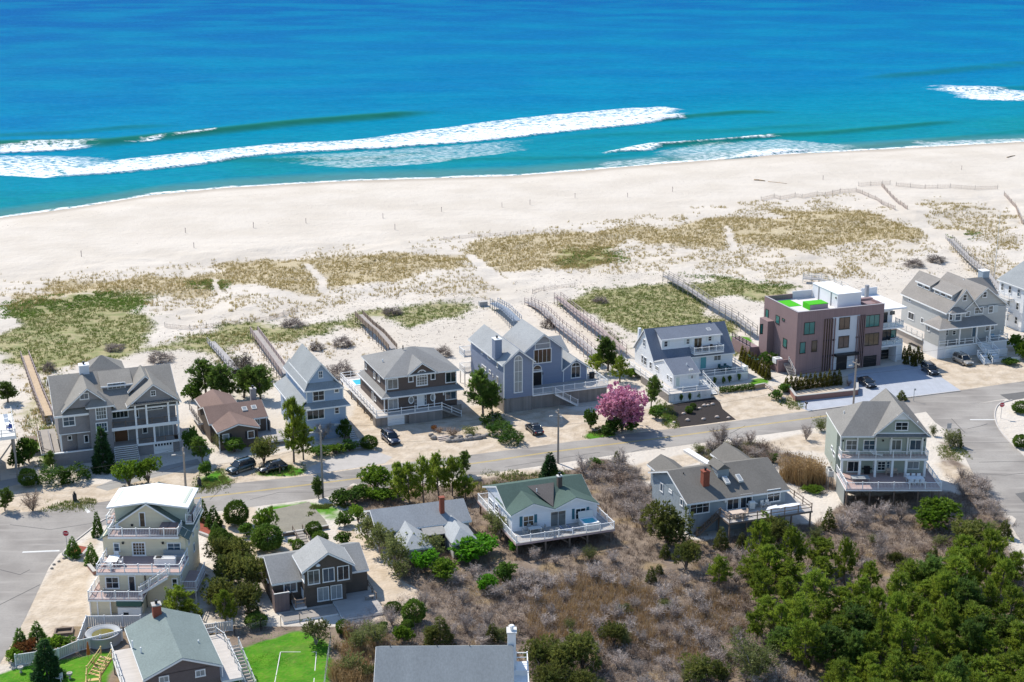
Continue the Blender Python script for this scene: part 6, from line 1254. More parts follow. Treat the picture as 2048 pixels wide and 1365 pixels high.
CATS = {'pine_tree': 'pine tree', 'dark_pine_tree': 'pine tree', 'spruce_tree': 'spruce tree', 'cone_tree': 'conifer', 'young_cedar': 'cedar tree', 'cedar_tree': 'cedar tree', 'arborvitae': 'hedge plant', 'clipped_bush': 'bush', 'green_shrub': 'shrub', 'lime_shrub': 'shrub', 'vine_shrub': 'shrub', 'olive_shrub': 'shrub', 'rust_shrub': 'shrub', 'leafy_tree': 'tree',
        'cherry_tree': 'tree', 'bare_shrub': 'shrub', 'brown_shrub': 'shrub', 'bare_tree': 'tree', 'budding_shrub': 'shrub', 'dune_shrub': 'shrub', 'juniper_bed': 'shrub', 'reed_clump': 'reeds'}
NAMES = {'dark_pine_tree': 'pine_tree', 'young_cedar': 'cedar_tree', 'cone_tree': 'conifer'}
_pk = {}
def plant_at(kind, P, hh, ww, label, group=None, rz=None):
    i = _pk.get(kind, 0); _pk[kind] = i + 1; lst = PROTO[kind]; cm, tm, cn = lst[i % len(lst)]
    o = empty(NAMES.get(kind, kind), P, PR.uniform(0, 6.283) if rz is None else rz, label, CATS[kind], group); o.scale = (ww, ww, hh)
    if tm is not None: link(tm, 'trunk' if 'tree' in kind or kind in ('young_cedar', 'cone_tree', 'arborvitae') else 'stem', o)
    link(cm, cn, o); return o
def kpx(y): return .9588 * (y + 206.) / CAM_H
NOMW = {'pine_tree': .80, 'dark_pine_tree': .70, 'spruce_tree': .56, 'cone_tree': .66, 'young_cedar': .6, 'cedar_tree': 1.05, 'arborvitae': .46, 'clipped_bush': 1.0, 'reed_clump': .85, 'juniper_bed': 1.0}
def plant(kind, x, y, hp, wp, label, group=None):
    """x,y: where it stands in the photograph; hp, wp: how tall and wide it is drawn there"""
    P = T(x, y); k = kpx(y); hh = hp / (k * .9588); ww = wp / k / NOMW.get(kind, 1.05)
    return plant_at(kind, (P[0], P[1], P[2] - .05), hh, ww, label, group)
PL = [
 ('clipped_bush', 57, 972, 36, 36, 'round dark bush at the verge left of the yellow green juniper bed'), ('brown_shrub', 66, 1022, 50, 62, 'rusty leafless shrub on the verge opposite the side street'), ('dark_pine_tree', 10, 1022, 46, 36, 'small pine at the left road verge'), ('green_shrub', 58, 925, 60, 46, 'tall green shrub beside the stilted pool deck'), ('green_shrub', 38, 935, 40, 44, 'dark shrub under the stilted pool deck'),
 ('juniper_bed', 108, 965, 34, 62, 'spreading yellow green juniper before the low terrace wall'), ('juniper_bed', 150, 960, 34, 60, 'spreading juniper between the terrace wall and the dark spruce'), ('dark_pine_tree', 102, 938, 34, 22, 'thin little pine poking out of the juniper bed'), ('spruce_tree', 208, 942, 97, 46, 'tall dark spruce in front of the big shingled house'),
 ('leafy_tree', 258, 972, 62, 68, 'bright green tree leaning over the verge behind the white flat roof'), ('leafy_tree', 297, 966, 62, 56, 'bright green tree by the verge nearest the left utility pole'), ('dark_pine_tree', 16, 805, 42, 46, 'lone dark pine on the grassy dune above the pool deck'),
 ('green_shrub', 385, 905, 60, 40, 'dark green shrub squeezed between the big shingled house and the cottage'), ('dark_pine_tree', 405, 925, 52, 42, 'pine beside the cottage gable'), ('green_shrub', 412, 955, 38, 30, 'shrub on the verge by the leftmost utility pole'), ('budding_shrub', 440, 900, 40, 36, 'thin shrub against the cottage front wall'), ('green_shrub', 468, 905, 34, 46, 'low shrub under the cottage windows'),
 ('dark_pine_tree', 412, 790, 68, 62, 'dark pine behind the cottage nearest the old boardwalk'), ('dark_pine_tree', 450, 800, 66, 66, 'middle dark pine of the clump behind the cottage'), ('dark_pine_tree', 488, 796, 60, 62, 'dark pine in the clump behind the brown skylight roof'), ('dark_pine_tree', 522, 800, 62, 56, 'dark pine next to the board fence behind the cottage'), ('green_shrub', 385, 800, 40, 44, 'green bush at the end of the pine clump behind the cottage'),
 ('cedar_tree', 528, 928, 62, 56, 'broad cedar in front of the cottage deck stairs'), ('pine_tree', 588, 925, 124, 62, 'tallest pine standing between the cottage and the pale blue house'), ('pine_tree', 607, 920, 70, 50, 'lower pine hugging the tall pine before the pale blue house'), ('bare_shrub', 645, 880, 46, 58, 'pinkish bare shrub before the pale blue house'), ('green_shrub', 690, 880, 50, 34, 'dark upright shrub at the pale blue house corner'),
 ('lime_shrub', 672, 908, 24, 44, 'low bright shrub in the bed before the pale blue house'), ('green_shrub', 700, 902, 24, 40, 'low dark shrub beside the pale blue house path'), ('green_shrub', 638, 912, 24, 44, 'low shrub bed behind the second utility pole'), ('clipped_bush', 738, 897, 26, 34, 'rounded green bush at the foot of the path steps'), ('dark_pine_tree', 637, 998, 42, 26, 'small dark pine at the foot of the second utility pole'),
 ('dark_pine_tree', 966, 832, 88, 62, 'dark pine at the left corner of the blue grey house'), ('dark_pine_tree', 985, 828, 60, 44, 'smaller pine beside the one at the blue grey house corner'), ('juniper_bed', 985, 850, 26, 50, 'dark green juniper mat nearest the blue grey house corner'), ('juniper_bed', 1002, 868, 26, 56, 'juniper mat in the middle of the strip by the black sedan'), ('juniper_bed', 1022, 886, 26, 50, 'juniper mat at the road end of the strip'),
 ('cherry_tree', 1244, 862, 98, 100, 'pink blossoming cherry tree by the roadside'), ('green_shrub', 1228, 862, 34, 40, 'dark shrub under the left side of the pink cherry crown'), ('green_shrub', 1262, 862, 34, 44, 'dark shrub under the right side of the pink cherry crown'), ('green_shrub', 1180, 858, 48, 32, 'small tree in the bed left of the pink cherry'), ('green_shrub', 1215, 866, 18, 50, 'low shrub row in the bed under the pink cherry'), ('dark_pine_tree', 1216, 742, 64, 58, 'dark pine behind the blue grey house side deck'), ('pine_tree', 1240, 765, 50, 50, 'green pine below the dark one near the white cottage fence'), ('pine_tree', 1195, 748, 40, 40, 'low pine next to the boardwalk end'),
 ('dark_pine_tree', 1302, 815, 62, 36, 'slim pine between the cherry and the white cottage fence'), ('green_shrub', 1312, 838, 30, 34, 'shrub at the edge of the black mulch bed'), ('lime_shrub', 1262, 755, 24, 34, 'bright shrub beside the white cottage side fence'), ('clipped_bush', 1378, 826, 14, 16, 'small rounded bush in the black mulch bed'), ('clipped_bush', 1386, 818, 12, 13, 'smaller rounded bush behind the other in the mulch bed'),
 ('green_shrub', 1536, 735, 36, 46, 'large dark bush at the hedge corner of the modern house'), ('green_shrub', 1552, 800, 24, 30, 'shrub on the stone edged bank by the gravel drive'), ('green_shrub', 1567, 785, 20, 26, 'small shrub by the brick planter corner'), ('brown_shrub', 1697, 772, 14, 22, 'tawny shrub at the right end of the brick planter'),
 ('lime_shrub', 2030, 700, 36, 40, 'yellow green hedge shrub at the right end house'), ('lime_shrub', 2046, 720, 44, 44, 'yellow green hedge shrub farther along the right end house'), ('green_shrub', 2022, 730, 16, 36, 'planter shrub below the beige house stairs'), ('green_shrub', 1977, 722, 18, 18, 'small shrub beside the beige house stairs'),
 ('clipped_bush', 2042, 826, 24, 34, 'round bush behind the rounded kerb, nearest the stop sign'), ('clipped_bush', 2042, 895, 26, 34, 'round bush behind the rounded kerb, nearest the cross street'),
 ('bare_tree', 1442, 892, 52, 60, 'grey leafless tree on the verge above the chimney house'), ('bare_shrub', 1500, 888, 34, 40, 'bare shrub on the verge beside the leafless tree'), ('bare_shrub', 1612, 880, 38, 42, 'round bare shrub in the sand left of the sage green house'), ('budding_shrub', 1642, 862, 30, 46, 'pale green budding shrub by the road left of the sage green house'), ('budding_shrub', 1400, 905, 18, 40, 'low budding shrub on the grassy verge'), ('brown_shrub', 1535, 930, 34, 44, 'brown thicket shrub behind the small back gable'),
 ('green_shrub', 1545, 925, 20, 24, 'little green bush beside the small back gable'), ('budding_shrub', 1900, 895, 40, 50, 'grey green shrub at the corner of the cross street'), ('young_cedar', 1915, 893, 38, 22, 'dark slim cedar behind the grey street sign'), ('budding_shrub', 1866, 872, 26, 24, 'thin shrub against the right corner of the sage green house'), ('young_cedar', 1803, 800, 22, 24, 'small green tree peeking over the sage green house roof'),
 ('lime_shrub', 1870, 1052, 66, 104, 'wide lime green shrub below the sage green house deck'), ('bare_shrub', 1715, 1035, 48, 40, 'bare shrub under the left half of the sage green deck'), ('bare_shrub', 1765, 1040, 50, 56, 'bare shrub under the middle of the sage green deck'), ('bare_shrub', 1800, 1042, 46, 50, 'bare shrub just left of the wide lime shrub'), ('young_cedar', 1657, 1058, 48, 32, 'upright cedar in the grey scrub left of the sage green deck'),
 ('reed_clump', 1580, 960, 48, 46, 'tan reed clump behind the chimney house, leftmost of three'), ('reed_clump', 1605, 965, 50, 50, 'tan reed clump in the middle behind the chimney house'), ('reed_clump', 1630, 965, 44, 44, 'tan reed clump next to the sage green house'), ('lime_shrub', 1625, 985, 18, 46, 'low fresh green patch at the foot of the reeds'),
 ('cedar_tree', 1335, 1090, 96, 106, 'big spreading cedar at the left corner of the chimney house'), ('cedar_tree', 1372, 1140, 66, 62, 'round cedar in the scrub below the chimney house'), ('young_cedar', 1330, 1115, 32, 26, 'small cedar between the big cedar and the round one'), ('young_cedar', 1442, 1095, 46, 34, 'small pointed cedar before the chimney house deck'), ('young_cedar', 1483, 1095, 34, 26, 'short cedar under the chimney house deck'), ('lime_shrub', 1533, 1065, 52, 58, 'bright green shrub growing through the chimney house deck edge'), ('cedar_tree', 1555, 1085, 56, 66, 'dark cedar right of the bright green shrub at the deck'),
 ('young_cedar', 1302, 1165, 36, 26, 'small pine like cedar in the brown scrub'), ('young_cedar', 1318, 1150, 26, 22, 'tiny cedar just behind the small one in the brown scrub'), ('pine_tree', 1438, 1175, 62, 44, 'slender pine alone in the scrub left of the grove'), ('young_cedar', 1865, 1130, 42, 34, 'single cedar in the scrub above the grove'), ('cedar_tree', 1788, 1128, 30, 34, 'small round cedar at the upper edge of the grove'), ('cedar_tree', 1945, 1100, 62, 100, 'broad dark tree above the grove beside the cross street'), ('young_cedar', 2008, 1075, 40, 36, 'dark cedar on the street edge of the scrub'),
 ('bare_tree', 1622, 1192, 74, 52, 'dead silvery tree among the green pines'), ('budding_shrub', 1512, 1362, 96, 150, 'large pale budding shrub at the bottom of the scrub'), ('cedar_tree', 1398, 1365, 62, 76, 'dark cedar left of the large budding shrub'), ('cedar_tree', 1440, 1365, 52, 46, 'cedar touching the large budding shrub'), ('cedar_tree', 1228, 1290, 52, 62, 'lone low cedar in the scrub right of the cedar row'),
 ('cedar_tree', 1080, 1340, 76, 76, 'cedar nearest the white side balcony'), ('cedar_tree', 1120, 1350, 84, 86, 'second cedar of the row beside the white balcony'), ('cedar_tree', 1165, 1345, 88, 86, 'third cedar of the row beside the white balcony'), ('cedar_tree', 1100, 1385, 66, 80, 'cedar at the picture bottom below the row'), ('cedar_tree', 1160, 1390, 66, 80, 'cedar at the picture bottom right of the row'),
 ('young_cedar', 880, 1288, 62, 60, 'bluish dark cedar behind the big plain roof'), ('cedar_tree', 862, 1290, 42, 40, 'short cedar leaning on the bluish one'), ('young_cedar', 985, 1285, 44, 36, 'small cedar behind the right half of the plain roof'), ('olive_shrub', 1000, 1286, 36, 36, 'olive shrub beside the small cedar behind the plain roof'),
 ('leafy_tree', 752, 985, 66, 78, 'thin spring tree at the road edge above the derelict cottage'), ('pine_tree', 795, 1005, 78, 52, 'pine by the road, first from the thin spring tree'), ('pine_tree', 820, 1012, 84, 54, 'pine by the road behind the derelict cottage ridge end'), ('pine_tree', 848, 1008, 92, 54, 'pine over the middle of the derelict cottage roof'), ('pine_tree', 878, 1000, 92, 52, 'tall pine behind the red chimney of the derelict cottage'), ('pine_tree', 905, 992, 76, 50, 'pine by the gravel drive of the green roofed cottage'), ('pine_tree', 932, 1000, 46, 44, 'low pine touching the green roofed cottage deck'),
 ('dark_pine_tree', 928, 950, 46, 30, 'pine at the road end of the roadside pine row'), ('lime_shrub', 775, 1000, 30, 58, 'bright undergrowth below the roadside pines'), ('green_shrub', 690, 1010, 36, 58, 'dark green shrub above the sandy path'), ('green_shrub', 718, 1000, 36, 48, 'dark green shrub under the thin spring tree'), ('lime_shrub', 740, 1000, 28, 44, 'bright low shrub right of the two dark ones'), ('leafy_tree', 716, 1045, 42, 40, 'yellow green tree at the left end of the derelict roof'), ('green_shrub', 690, 1052, 30, 42, 'shrub by the sandy path bend'),
 ('spruce_tree', 1100, 958, 56, 42, 'small spruce behind the green roof and below the third utility pole'), ('green_shrub', 1112, 962, 28, 36, 'shrub beside the small spruce behind the green roof'), ('young_cedar', 1233, 935, 36, 22, 'slim cedar at the road end of the bare thicket'), ('green_shrub', 1190, 935, 22, 34, 'low green shrub at the roadside corner of the thicket'), ('bare_tree', 1095, 925, 22, 24, 'tiny bare tree on the verge by the third utility pole'),
 ('olive_shrub', 735, 1085, 70, 56, 'olive willow at the left wall of the derelict cottage'), ('olive_shrub', 762, 1110, 76, 66, 'olive willow in the middle left of the derelict cottage'), ('olive_shrub', 790, 1140, 82, 70, 'tall olive willow before the left gable of the derelict cottage'), ('olive_shrub', 825, 1110, 60, 70, 'olive shrub covering the left gable end'), ('olive_shrub', 860, 1120, 60, 70, 'olive shrub in front of the dark porch'), ('olive_shrub', 800, 1160, 50, 60, 'low olive willow beside the sandy path'),
 ('olive_shrub', 838, 1082, 44, 50, 'olive shrub growing over the derelict left wing eave'), ('olive_shrub', 812, 1085, 50, 46, 'pale willow between the derelict wing and the path'),
 ('vine_shrub', 850, 1145, 50, 52, 'vivid green bush below the derelict porch'), ('lime_shrub', 890, 1160, 52, 66, 'bright bush right of the vivid green one'), ('vine_shrub', 940, 1120, 54, 86, 'vivid vines over the right gable of the derelict cottage'), ('vine_shrub', 970, 1105, 40, 56, 'vivid vines beside the listing deck corner'), ('vine_shrub', 975, 1182, 42, 46, 'vivid bush alone in the bare scrub'), ('olive_shrub', 1000, 1080, 60, 54, 'pale green shrub against the deck corner stilts'), ('olive_shrub', 985, 1060, 50, 40, 'pale green shrub under the deck left side'), ('vine_shrub', 1028, 1105, 30, 24, 'small green bush by the deck corner post'),
 ('bare_shrub', 1070, 1122, 34, 42, 'grey shrub under the deck front left of the middle stilts'), ('bare_shrub', 1110, 1128, 28, 40, 'grey shrub under the deck front middle'), ('bare_shrub', 1152, 1120, 30, 34, 'grey shrub under the deck front right'), ('budding_shrub', 1178, 1120, 30, 44, 'green tinged shrub below the deck right half'), ('bare_shrub', 1225, 1125, 30, 44, 'grey shrub below the deck right corner'), ('green_shrub', 1010, 1165, 46, 50, 'dark shrub in the scrub below the left deck corner'),
 ('cone_tree', 196, 1072, 52, 26, 'conifer left of the yellow house upper deck'), ('cone_tree', 184, 1128, 46, 30, 'bright conifer in the planter left of the yellow house'), ('cone_tree', 408, 1042, 46, 24, 'narrow conifer in the red mulch bed nearest the road'), ('cone_tree', 428, 1052, 44, 36, 'broad conifer in the red mulch bed'), ('cone_tree', 432, 1078, 38, 30, 'low conifer at the end of the red mulch bed'), ('cone_tree', 147, 1112, 42, 34, 'little fir in the kerbed bed by the stop sign'), ('green_shrub', 148, 1116, 12, 30, 'low shrub skirt around the little fir'),
 ('clipped_bush', 474, 1050, 50, 48, 'big round clipped bush by the mossy parking pad'), ('green_shrub', 493, 1072, 30, 32, 'shrub below the big round clipped bush'), ('leafy_tree', 532, 1070, 66, 52, 'light green tree with a bare leaning limb by the mossy pad'), ('clipped_bush', 536, 1100, 52, 60, 'largest dark mound bush by the dark shingle cottage'), ('green_shrub', 520, 1085, 34, 40, 'shrub between the light tree and the dark mound'), ('clipped_bush', 628, 1072, 30, 32, 'clipped bush at the top of the plank steps'), ('clipped_bush', 641, 1088, 26, 32, 'clipped bush below the one at the plank steps'), ('clipped_bush', 597, 1105, 28, 24, 'clipped bush left of the plank steps'), ('clipped_bush', 613, 1112, 22, 26, 'yellowish clipped bush behind the gable peak'), ('green_shrub', 686, 1088, 30, 36, 'round shrub alone on the sandy path'), ('lime_shrub', 582, 1088, 12, 16, 'tiny bright shrub by the parking pad edge'),
 ('cedar_tree', 442, 1130, 66, 62, 'dark cedar nearest the yellow house balcony'), ('cedar_tree', 478, 1135, 76, 76, 'dark cedar at the top of the dense cedar clump'), ('cedar_tree', 460, 1180, 86, 84, 'big dark cedar in the middle of the cedar clump'), ('cedar_tree', 500, 1185, 90, 80, 'dark cedar of the clump touching the shingle cottage'), ('cedar_tree', 440, 1215, 76, 76, 'dark cedar in the lower part of the clump'), ('cedar_tree', 498, 1235, 76, 76, 'lowest dark cedar by the shower stall'), ('clipped_bush', 440, 1095, 40, 40, 'yellow green bush at the top of the cedar clump'), ('clipped_bush', 455, 1105, 40, 44, 'rounded bush behind the cedar clump'),
 ('pine_tree', 350, 1245, 72, 70, 'green pine at the foot of the yellow house'), ('pine_tree', 382, 1252, 54, 56, 'lower green pine right of the one at the yellow house'), ('pine_tree', 450, 1252, 70, 52, 'light green pine before the dark cedars'), ('clipped_bush', 512, 1253, 28, 44, 'low clipped mound behind the wire fence'), ('olive_shrub', 632, 1290, 62, 72, 'pale willow shrub at the lawn corner'), ('clipped_bush', 687, 1268, 30, 30, 'small round bush at the deck corner by the pampas'), ('reed_clump', 700, 1275, 30, 26, 'dry pampas tuft next to the small round bush'), ('clipped_bush', 786, 1222, 18, 34, 'flat clipped bush on the sandy path end'), ('clipped_bush', 828, 1245, 48, 46, 'large clipped bush at the scrub edge by the path'), ('clipped_bush', 815, 1262, 24, 26, 'bluish clipped bush under the large one'), ('lime_shrub', 808, 1285, 44, 46, 'green shrub below the bluish clipped bush'), ('green_shrub', 765, 1262, 22, 26, 'dark little shrub above the brown thicket'),
 ('budding_shrub', 720, 1300, 56, 70, 'brownish shrub between the lawn and the plain roof'), ('budding_shrub', 755, 1290, 56, 70, 'brown green shrub above the plain roof corner'), ('olive_shrub', 700, 1350, 50, 70, 'green tangled shrub left of the plain roof'), ('olive_shrub', 735, 1355, 36, 46, 'low tangled shrub against the plain roof'), ('reed_clump', 680, 1355, 36, 46, 'dry reeds along the lawn fence'), ('reed_clump', 702, 1365, 30, 46, 'dry reeds at the picture bottom left of the plain roof'),
 ('cone_tree', 42, 1302, 50, 40, 'bushy conifer closest to the side street'), ('cone_tree', 76, 1292, 54, 46, 'bushy conifer behind the bright one at the side street'), ('spruce_tree', 95, 1358, 92, 64, 'dark spruce in front of the white fence'), ('lime_shrub', 108, 1308, 46, 56, 'bright shrub right of the bushy conifers'), ('green_shrub', 132, 1300, 32, 40, 'shrub by the wooden frame on the gravel'), ('rust_shrub', 52, 1312, 38, 52, 'rust coloured shrub among the conifers by the side street'), ('lime_shrub', 28, 1325, 38, 40, 'yellow green shrub at the side street corner'),
 ('dune_shrub', 320, 722, 24, 60, 'grey thicket mound on the dune above the old boardwalk'), ('dune_shrub', 488, 745, 46, 66, 'large dark grey mound between two boardwalks'), ('dune_shrub', 586, 652, 18, 60, 'grey mound at the dune edge above the long ramp'), ('dune_shrub', 634, 700, 20, 36, 'small grey mound in open sand behind the pale blue house'), ('dune_shrub', 686, 692, 24, 52, 'grey mound with straw skirt in open sand'), ('dune_shrub', 680, 752, 34, 76, 'wide grey thicket behind the pale blue house roof'), ('dune_shrub', 885, 712, 24, 46, 'tawny bare bush behind the hipped roof'), ('dune_shrub', 785, 628, 16, 52, 'dark bush at the head of the stepped boardwalk'),
 ('dune_shrub', 1828, 532, 17, 46, 'dark brown bush on the dune behind the modern house'), ('dune_shrub', 1872, 524, 17, 46, 'dark brown bush nearest the curved ramp'), ('dune_shrub', 98, 742, 24, 34, 'grey bush beside the top of the left boardwalk'), ('dune_shrub', 1097, 655, 24, 34, 'grey bush leaning on the paired boardwalk'), ('dune_shrub', 1200, 605, 14, 40, 'low grey bush in the green dune hollow'), ('dune_shrub', 230, 700, 16, 50, 'low grey bush in the left green hollow'),
 ('lime_shrub', 500, 770, 40, 60, 'green thicket under the long ramp'), ('olive_shrub', 525, 760, 36, 46, 'straw green thicket along the long ramp'), ('brown_shrub', 905, 872, 20, 50, 'tawny plants on the boulder bank, right part'), ('brown_shrub', 880, 866, 16, 30, 'tawny plants on the boulder bank, left part'), ('rust_shrub', 868, 862, 13, 16, 'dark red shrub at the boulder bank end'), ('olive_shrub', 940, 868, 16, 44, 'straw grass tussocks on the boulder bank'),
]
PL += [('arborvitae', 1484 + i * 6.4, 722 + i * 4.6, 32, 14, f'arborvitae beside the modern house, {ORD[i]} from the back of the side row', 'arborvitae side row') for i in range(9)]
PL += [('arborvitae', 1572 + i * 9.6, 782 - i * 1.15, 33 - (i % 3), 14, f'arborvitae on the modern house brick planter, {ORD[i]} from the left of its row', 'arborvitae planter row') for i in range(12)]
PL += [('arborvitae', x, y, 27, 12, f'arborvitae in the cluster by the paver drive, {ORD[i]} from its left', 'arborvitae driveway cluster') for i, (x, y) in enumerate(((1808, 718), (1812, 728), (1818, 712), (1826, 724), (1828, 732), (1835, 718), (1842, 727)))]
for p in PL: plant(*p)
def scatter(poly, n, dmin):
    P = np.array(poly, float); lo, hi = P.min(0), P.max(0); out = []; k = 0
    while len(out) < n and k < 40000:
        k += 1; q = lo + (hi - lo) * PR.random(2)
        if not inpoly(P, np.array([q[0]]), np.array([q[1]]))[0]: continue
        if any(abs(q[0] - r[0]) < dmin * 1.3 and abs(q[1] - r[1]) < dmin * .75 for r in out): continue
        out.append(q)
    return sorted(out, key=lambda r: r[1])
GROVE = [(1480, 1150), (1548, 1125), (1655, 1135), (1759, 1180), (1883, 1180), (1925, 1140), (2000, 1140), (2048, 1190), (2110, 1250), (2130, 1460), (1700, 1460), (1640, 1350), (1540, 1315), (1505, 1280), (1530, 1230), (1515, 1210)]
for (x, y) in scatter(GROVE, 118, 30):
    if 1590 < x < 1700 and 1195 < y < 1225: continue
    if x > 2000 and 1195 < y < 1250: continue
    k = PR.random()
    plant('pine_tree' if k < .84 else 'dark_pine_tree', x, y, PR.uniform(52, 100), PR.uniform(48, 84), 'green pine crowded in the dense grove across from the cross street', 'pines of the dense grove')
SCRUB = [([(690, 1280), (720, 1230), (850, 1190), (800, 1125), (900, 1150), (1020, 1145), (1080, 1160), (1250, 1140), (1300, 1175), (1480, 1130), (1640, 1060), (1690, 1015), (1800, 1050), (1960, 1020), (2048, 1130), (2048, 1180), (1900, 1140), (1740, 1150), (1640, 1095), (1500, 1120), (1490, 1180), (1510, 1280), (1640, 1400), (1060, 1420), (1060, 1300), (860, 1290)], 150, 15),
         ([(1150, 945), (1200, 925), (1262, 935), (1300, 990), (1305, 1070), (1250, 1040), (1180, 960)], 24, 12), ([(1400, 900), (1500, 885), (1560, 905), (1530, 935), (1440, 930)], 8, 10), ([(1890, 960), (1950, 955), (2030, 1075), (1960, 1020)], 9, 12)]
for (x, y) in scatter(GROVE, 40, 38): plant(('bare_shrub', 'brown_shrub', 'budding_shrub')[int(PR.random() * 3)], x, y, PR.uniform(24, 44), PR.uniform(40, 60), 'leafless brush in the gaps between the grove pines', 'brush among the pines')
for (x, y) in scatter(SCRUB[0][0], 20, 40): plant('budding_shrub' if PR.random() < .6 else 'olive_shrub', x, y, PR.uniform(20, 36), PR.uniform(30, 52), 'green tinged shrub dotted through the dry scrub', 'green tinged scrub shrubs')
for poly, n, dm in SCRUB:
    for (x, y) in scatter(poly, n, dm):
        k = 'bare_shrub' if PR.random() < .74 else 'brown_shrub'
        if k == 'bare_shrub': plant(k, x, y, PR.uniform(22, 46), PR.uniform(36, 66), 'grey leafless shrub in the dry scrub below the houses', 'grey scrub shrubs')
        else: plant(k, x, y, PR.uniform(18, 34), PR.uniform(34, 60), 'brown leafless shrub in the dry scrub below the houses', 'brown scrub shrubs')
# ---- uncountable cover
def thicket(name, polys, n, m, hmin, hmax, wr, per=34):
    C = []
    for P, k in polys: C += [T(x, y, 2) for (x, y) in scatter2(P, int(n * k))]
    C = np.array(C); k = len(C); h_ = PR.uniform(hmin, hmax, k); r_ = h_ * PR.uniform(.7, 1.3, k) * wr; i = np.repeat(np.arange(k), per); v = unit(PR.normal(size=(k * per, 3))); v[:, 2] = np.abs(v[:, 2]); q = PR.uniform(.35, .9, (k * per, 1)); S = np.stack([r_[i], r_[i], h_[i]], 1)
    P_ = C[i] + v * q * S; Q_ = P_ + unit(v + PR.normal(size=v.shape) * .7) * PR.uniform(.15, .5, (k * per, 1)); Q_[:, 2] = np.maximum(Q_[:, 2], .05); vv, ff_ = twigs(P_, Q_, .016); o = link(np_mesh(name, vv, ff_, m), name); o['kind'] = 'stuff'; return o
def scatter2(P, n):
    P = np.array(P, float); lo, hi = P.min(0), P.max(0); q = lo + (hi - lo) * PR.random((n * 6, 2)); return q[inpoly(P, q[:, 0], q[:, 1])][:n]
SCR1 = [(690, 1290), (720, 1225), (850, 1185), (800, 1125), (900, 1140), (1020, 1140), (1080, 1150), (1240, 1130), (1300, 1160), (1420, 1120), (1640, 1058), (1690, 1010), (1800, 1045), (1960, 1015), (2048, 1125), (2048, 1180), (1900, 1140), (1740, 1150), (1640, 1095), (1500, 1120), (1490, 1180), (1510, 1280), (1640, 1420), (1060, 1420), (1060, 1300), (860, 1300)]
tag(thicket('scrub_thicket', [(SCR1, .80), ([(1150, 945), (1200, 922), (1262, 933), (1300, 988), (1308, 1070), (1250, 1040), (1180, 960)], .1), ([(1395, 902), (1500, 882), (1560, 903), (1530, 938), (1440, 930)], .05), ([(1888, 955), (1955, 955), (2035, 1080), (1960, 1020)], .05)], 3200, L_TWIG, .5, 1.5, 1.0), 'grey tangled leafless scrub between the houses', 'scrub')
tag(thicket('brown_scrub_thicket', [(SCR1, 1.)], 900, L_BTWIG, .4, 1.1, 1.1), 'brown tangled leafless scrub between the houses', 'scrub')
def cover(name, polys, n, hmin, hmax, w, per, m, lean=.5, warp_=0.):
    """blades in world polygons; density by area, thinned by noise"""
    V, F_ = [], []; tot = []
    for P, dens in polys:
        Q = Tpoly(P); a = abs(sum(Q[i][0] * Q[(i + 1) % len(Q)][1] - Q[(i + 1) % len(Q)][0] * Q[i][1] for i in range(len(Q)))) / 2; tot.append((Q, dens, a * dens))
    S = sum(t_[2] for t_ in tot); C = []
    for Q, dens, wgt in tot:
        k = int(n * wgt / S); lo, hi = Q.min(0) - warp_, Q.max(0) + warp_; got = 0
        while got < k:
            q = lo + (hi - lo) * PR.random((k * 3, 2)); edge = .55 * fbm(q[:, 0] / 3.5, q[:, 1] / 3.5, 3) + .45 * fbm(q[:, 0] / 9., q[:, 1] / 9. + 3, 3); WX, WY = warpxy(q[:, 0], q[:, 1], warp_) if warp_ else (q[:, 0], q[:, 1]); ok = inpoly(Q + 0, WX + PR.normal(size=len(q)) * .8, WY + PR.normal(size=len(q)) * 1.2) & (edge > .485 - .17 * dens) & ~inpaths(q[:, 0], q[:, 1])
            q = q[ok][:k - got]; got += len(q); C.append(q)
            if len(q) == 0: break
    C = np.concatenate(C); z = hf(C[:, 0], C[:, 1]); C3 = np.stack([C[:, 0], C[:, 1], z - .03], 1); h_ = PR.uniform(hmin, hmax, len(C)); B = np.repeat(C3, per, 0); m_ = len(B)
    B = B + np.stack([PR.normal(size=m_) * .16, PR.normal(size=m_) * .16, np.zeros(m_)], 1); Q = B + np.stack([PR.normal(size=m_) * lean * .3 + .08, PR.normal(size=m_) * lean * .3, np.ones(m_)], 1) * (np.repeat(h_, per) * PR.uniform(.6, 1.2, m_))[:, None]
    v, f = twigs(B, Q, w); o = link(np_mesh(name, v, f, m), name); o['kind'] = 'stuff'; return o
tag(cover('dune_grass', Z_DRY, 23000, .3, .75, .055, 6, L_DUNE, warp_=9.), 'straw coloured beach grass tufts on the dunes', 'grass')
tag(cover('green_dune_grass', Z_GREEN, 17000, .2, .5, .05, 6, L_DGRN, warp_=9.), 'olive green low plants in the dune hollows', 'grass')
tag(cover('dune_creeper', [([(0, 606), (120, 590), (200, 583), (300, 600), (285, 625), (200, 612), (100, 625), (0, 640)], 1.), ([(370, 562), (455, 560), (458, 577), (380, 580)], 1.), ([(1140, 508), (1240, 500), (1262, 522), (1180, 528), (1120, 532)], .7), ([(1330, 545), (1420, 555), (1620, 565), (1560, 580)], .3), ([(80, 850), (100, 850), (110, 920), (95, 950)], .6), ([(1870, 470), (1960, 465), (1930, 480)], .5)], 3600, .15, .35, .08, 6, L_GRN), 'bright green creepers on the dune crest', 'plants')
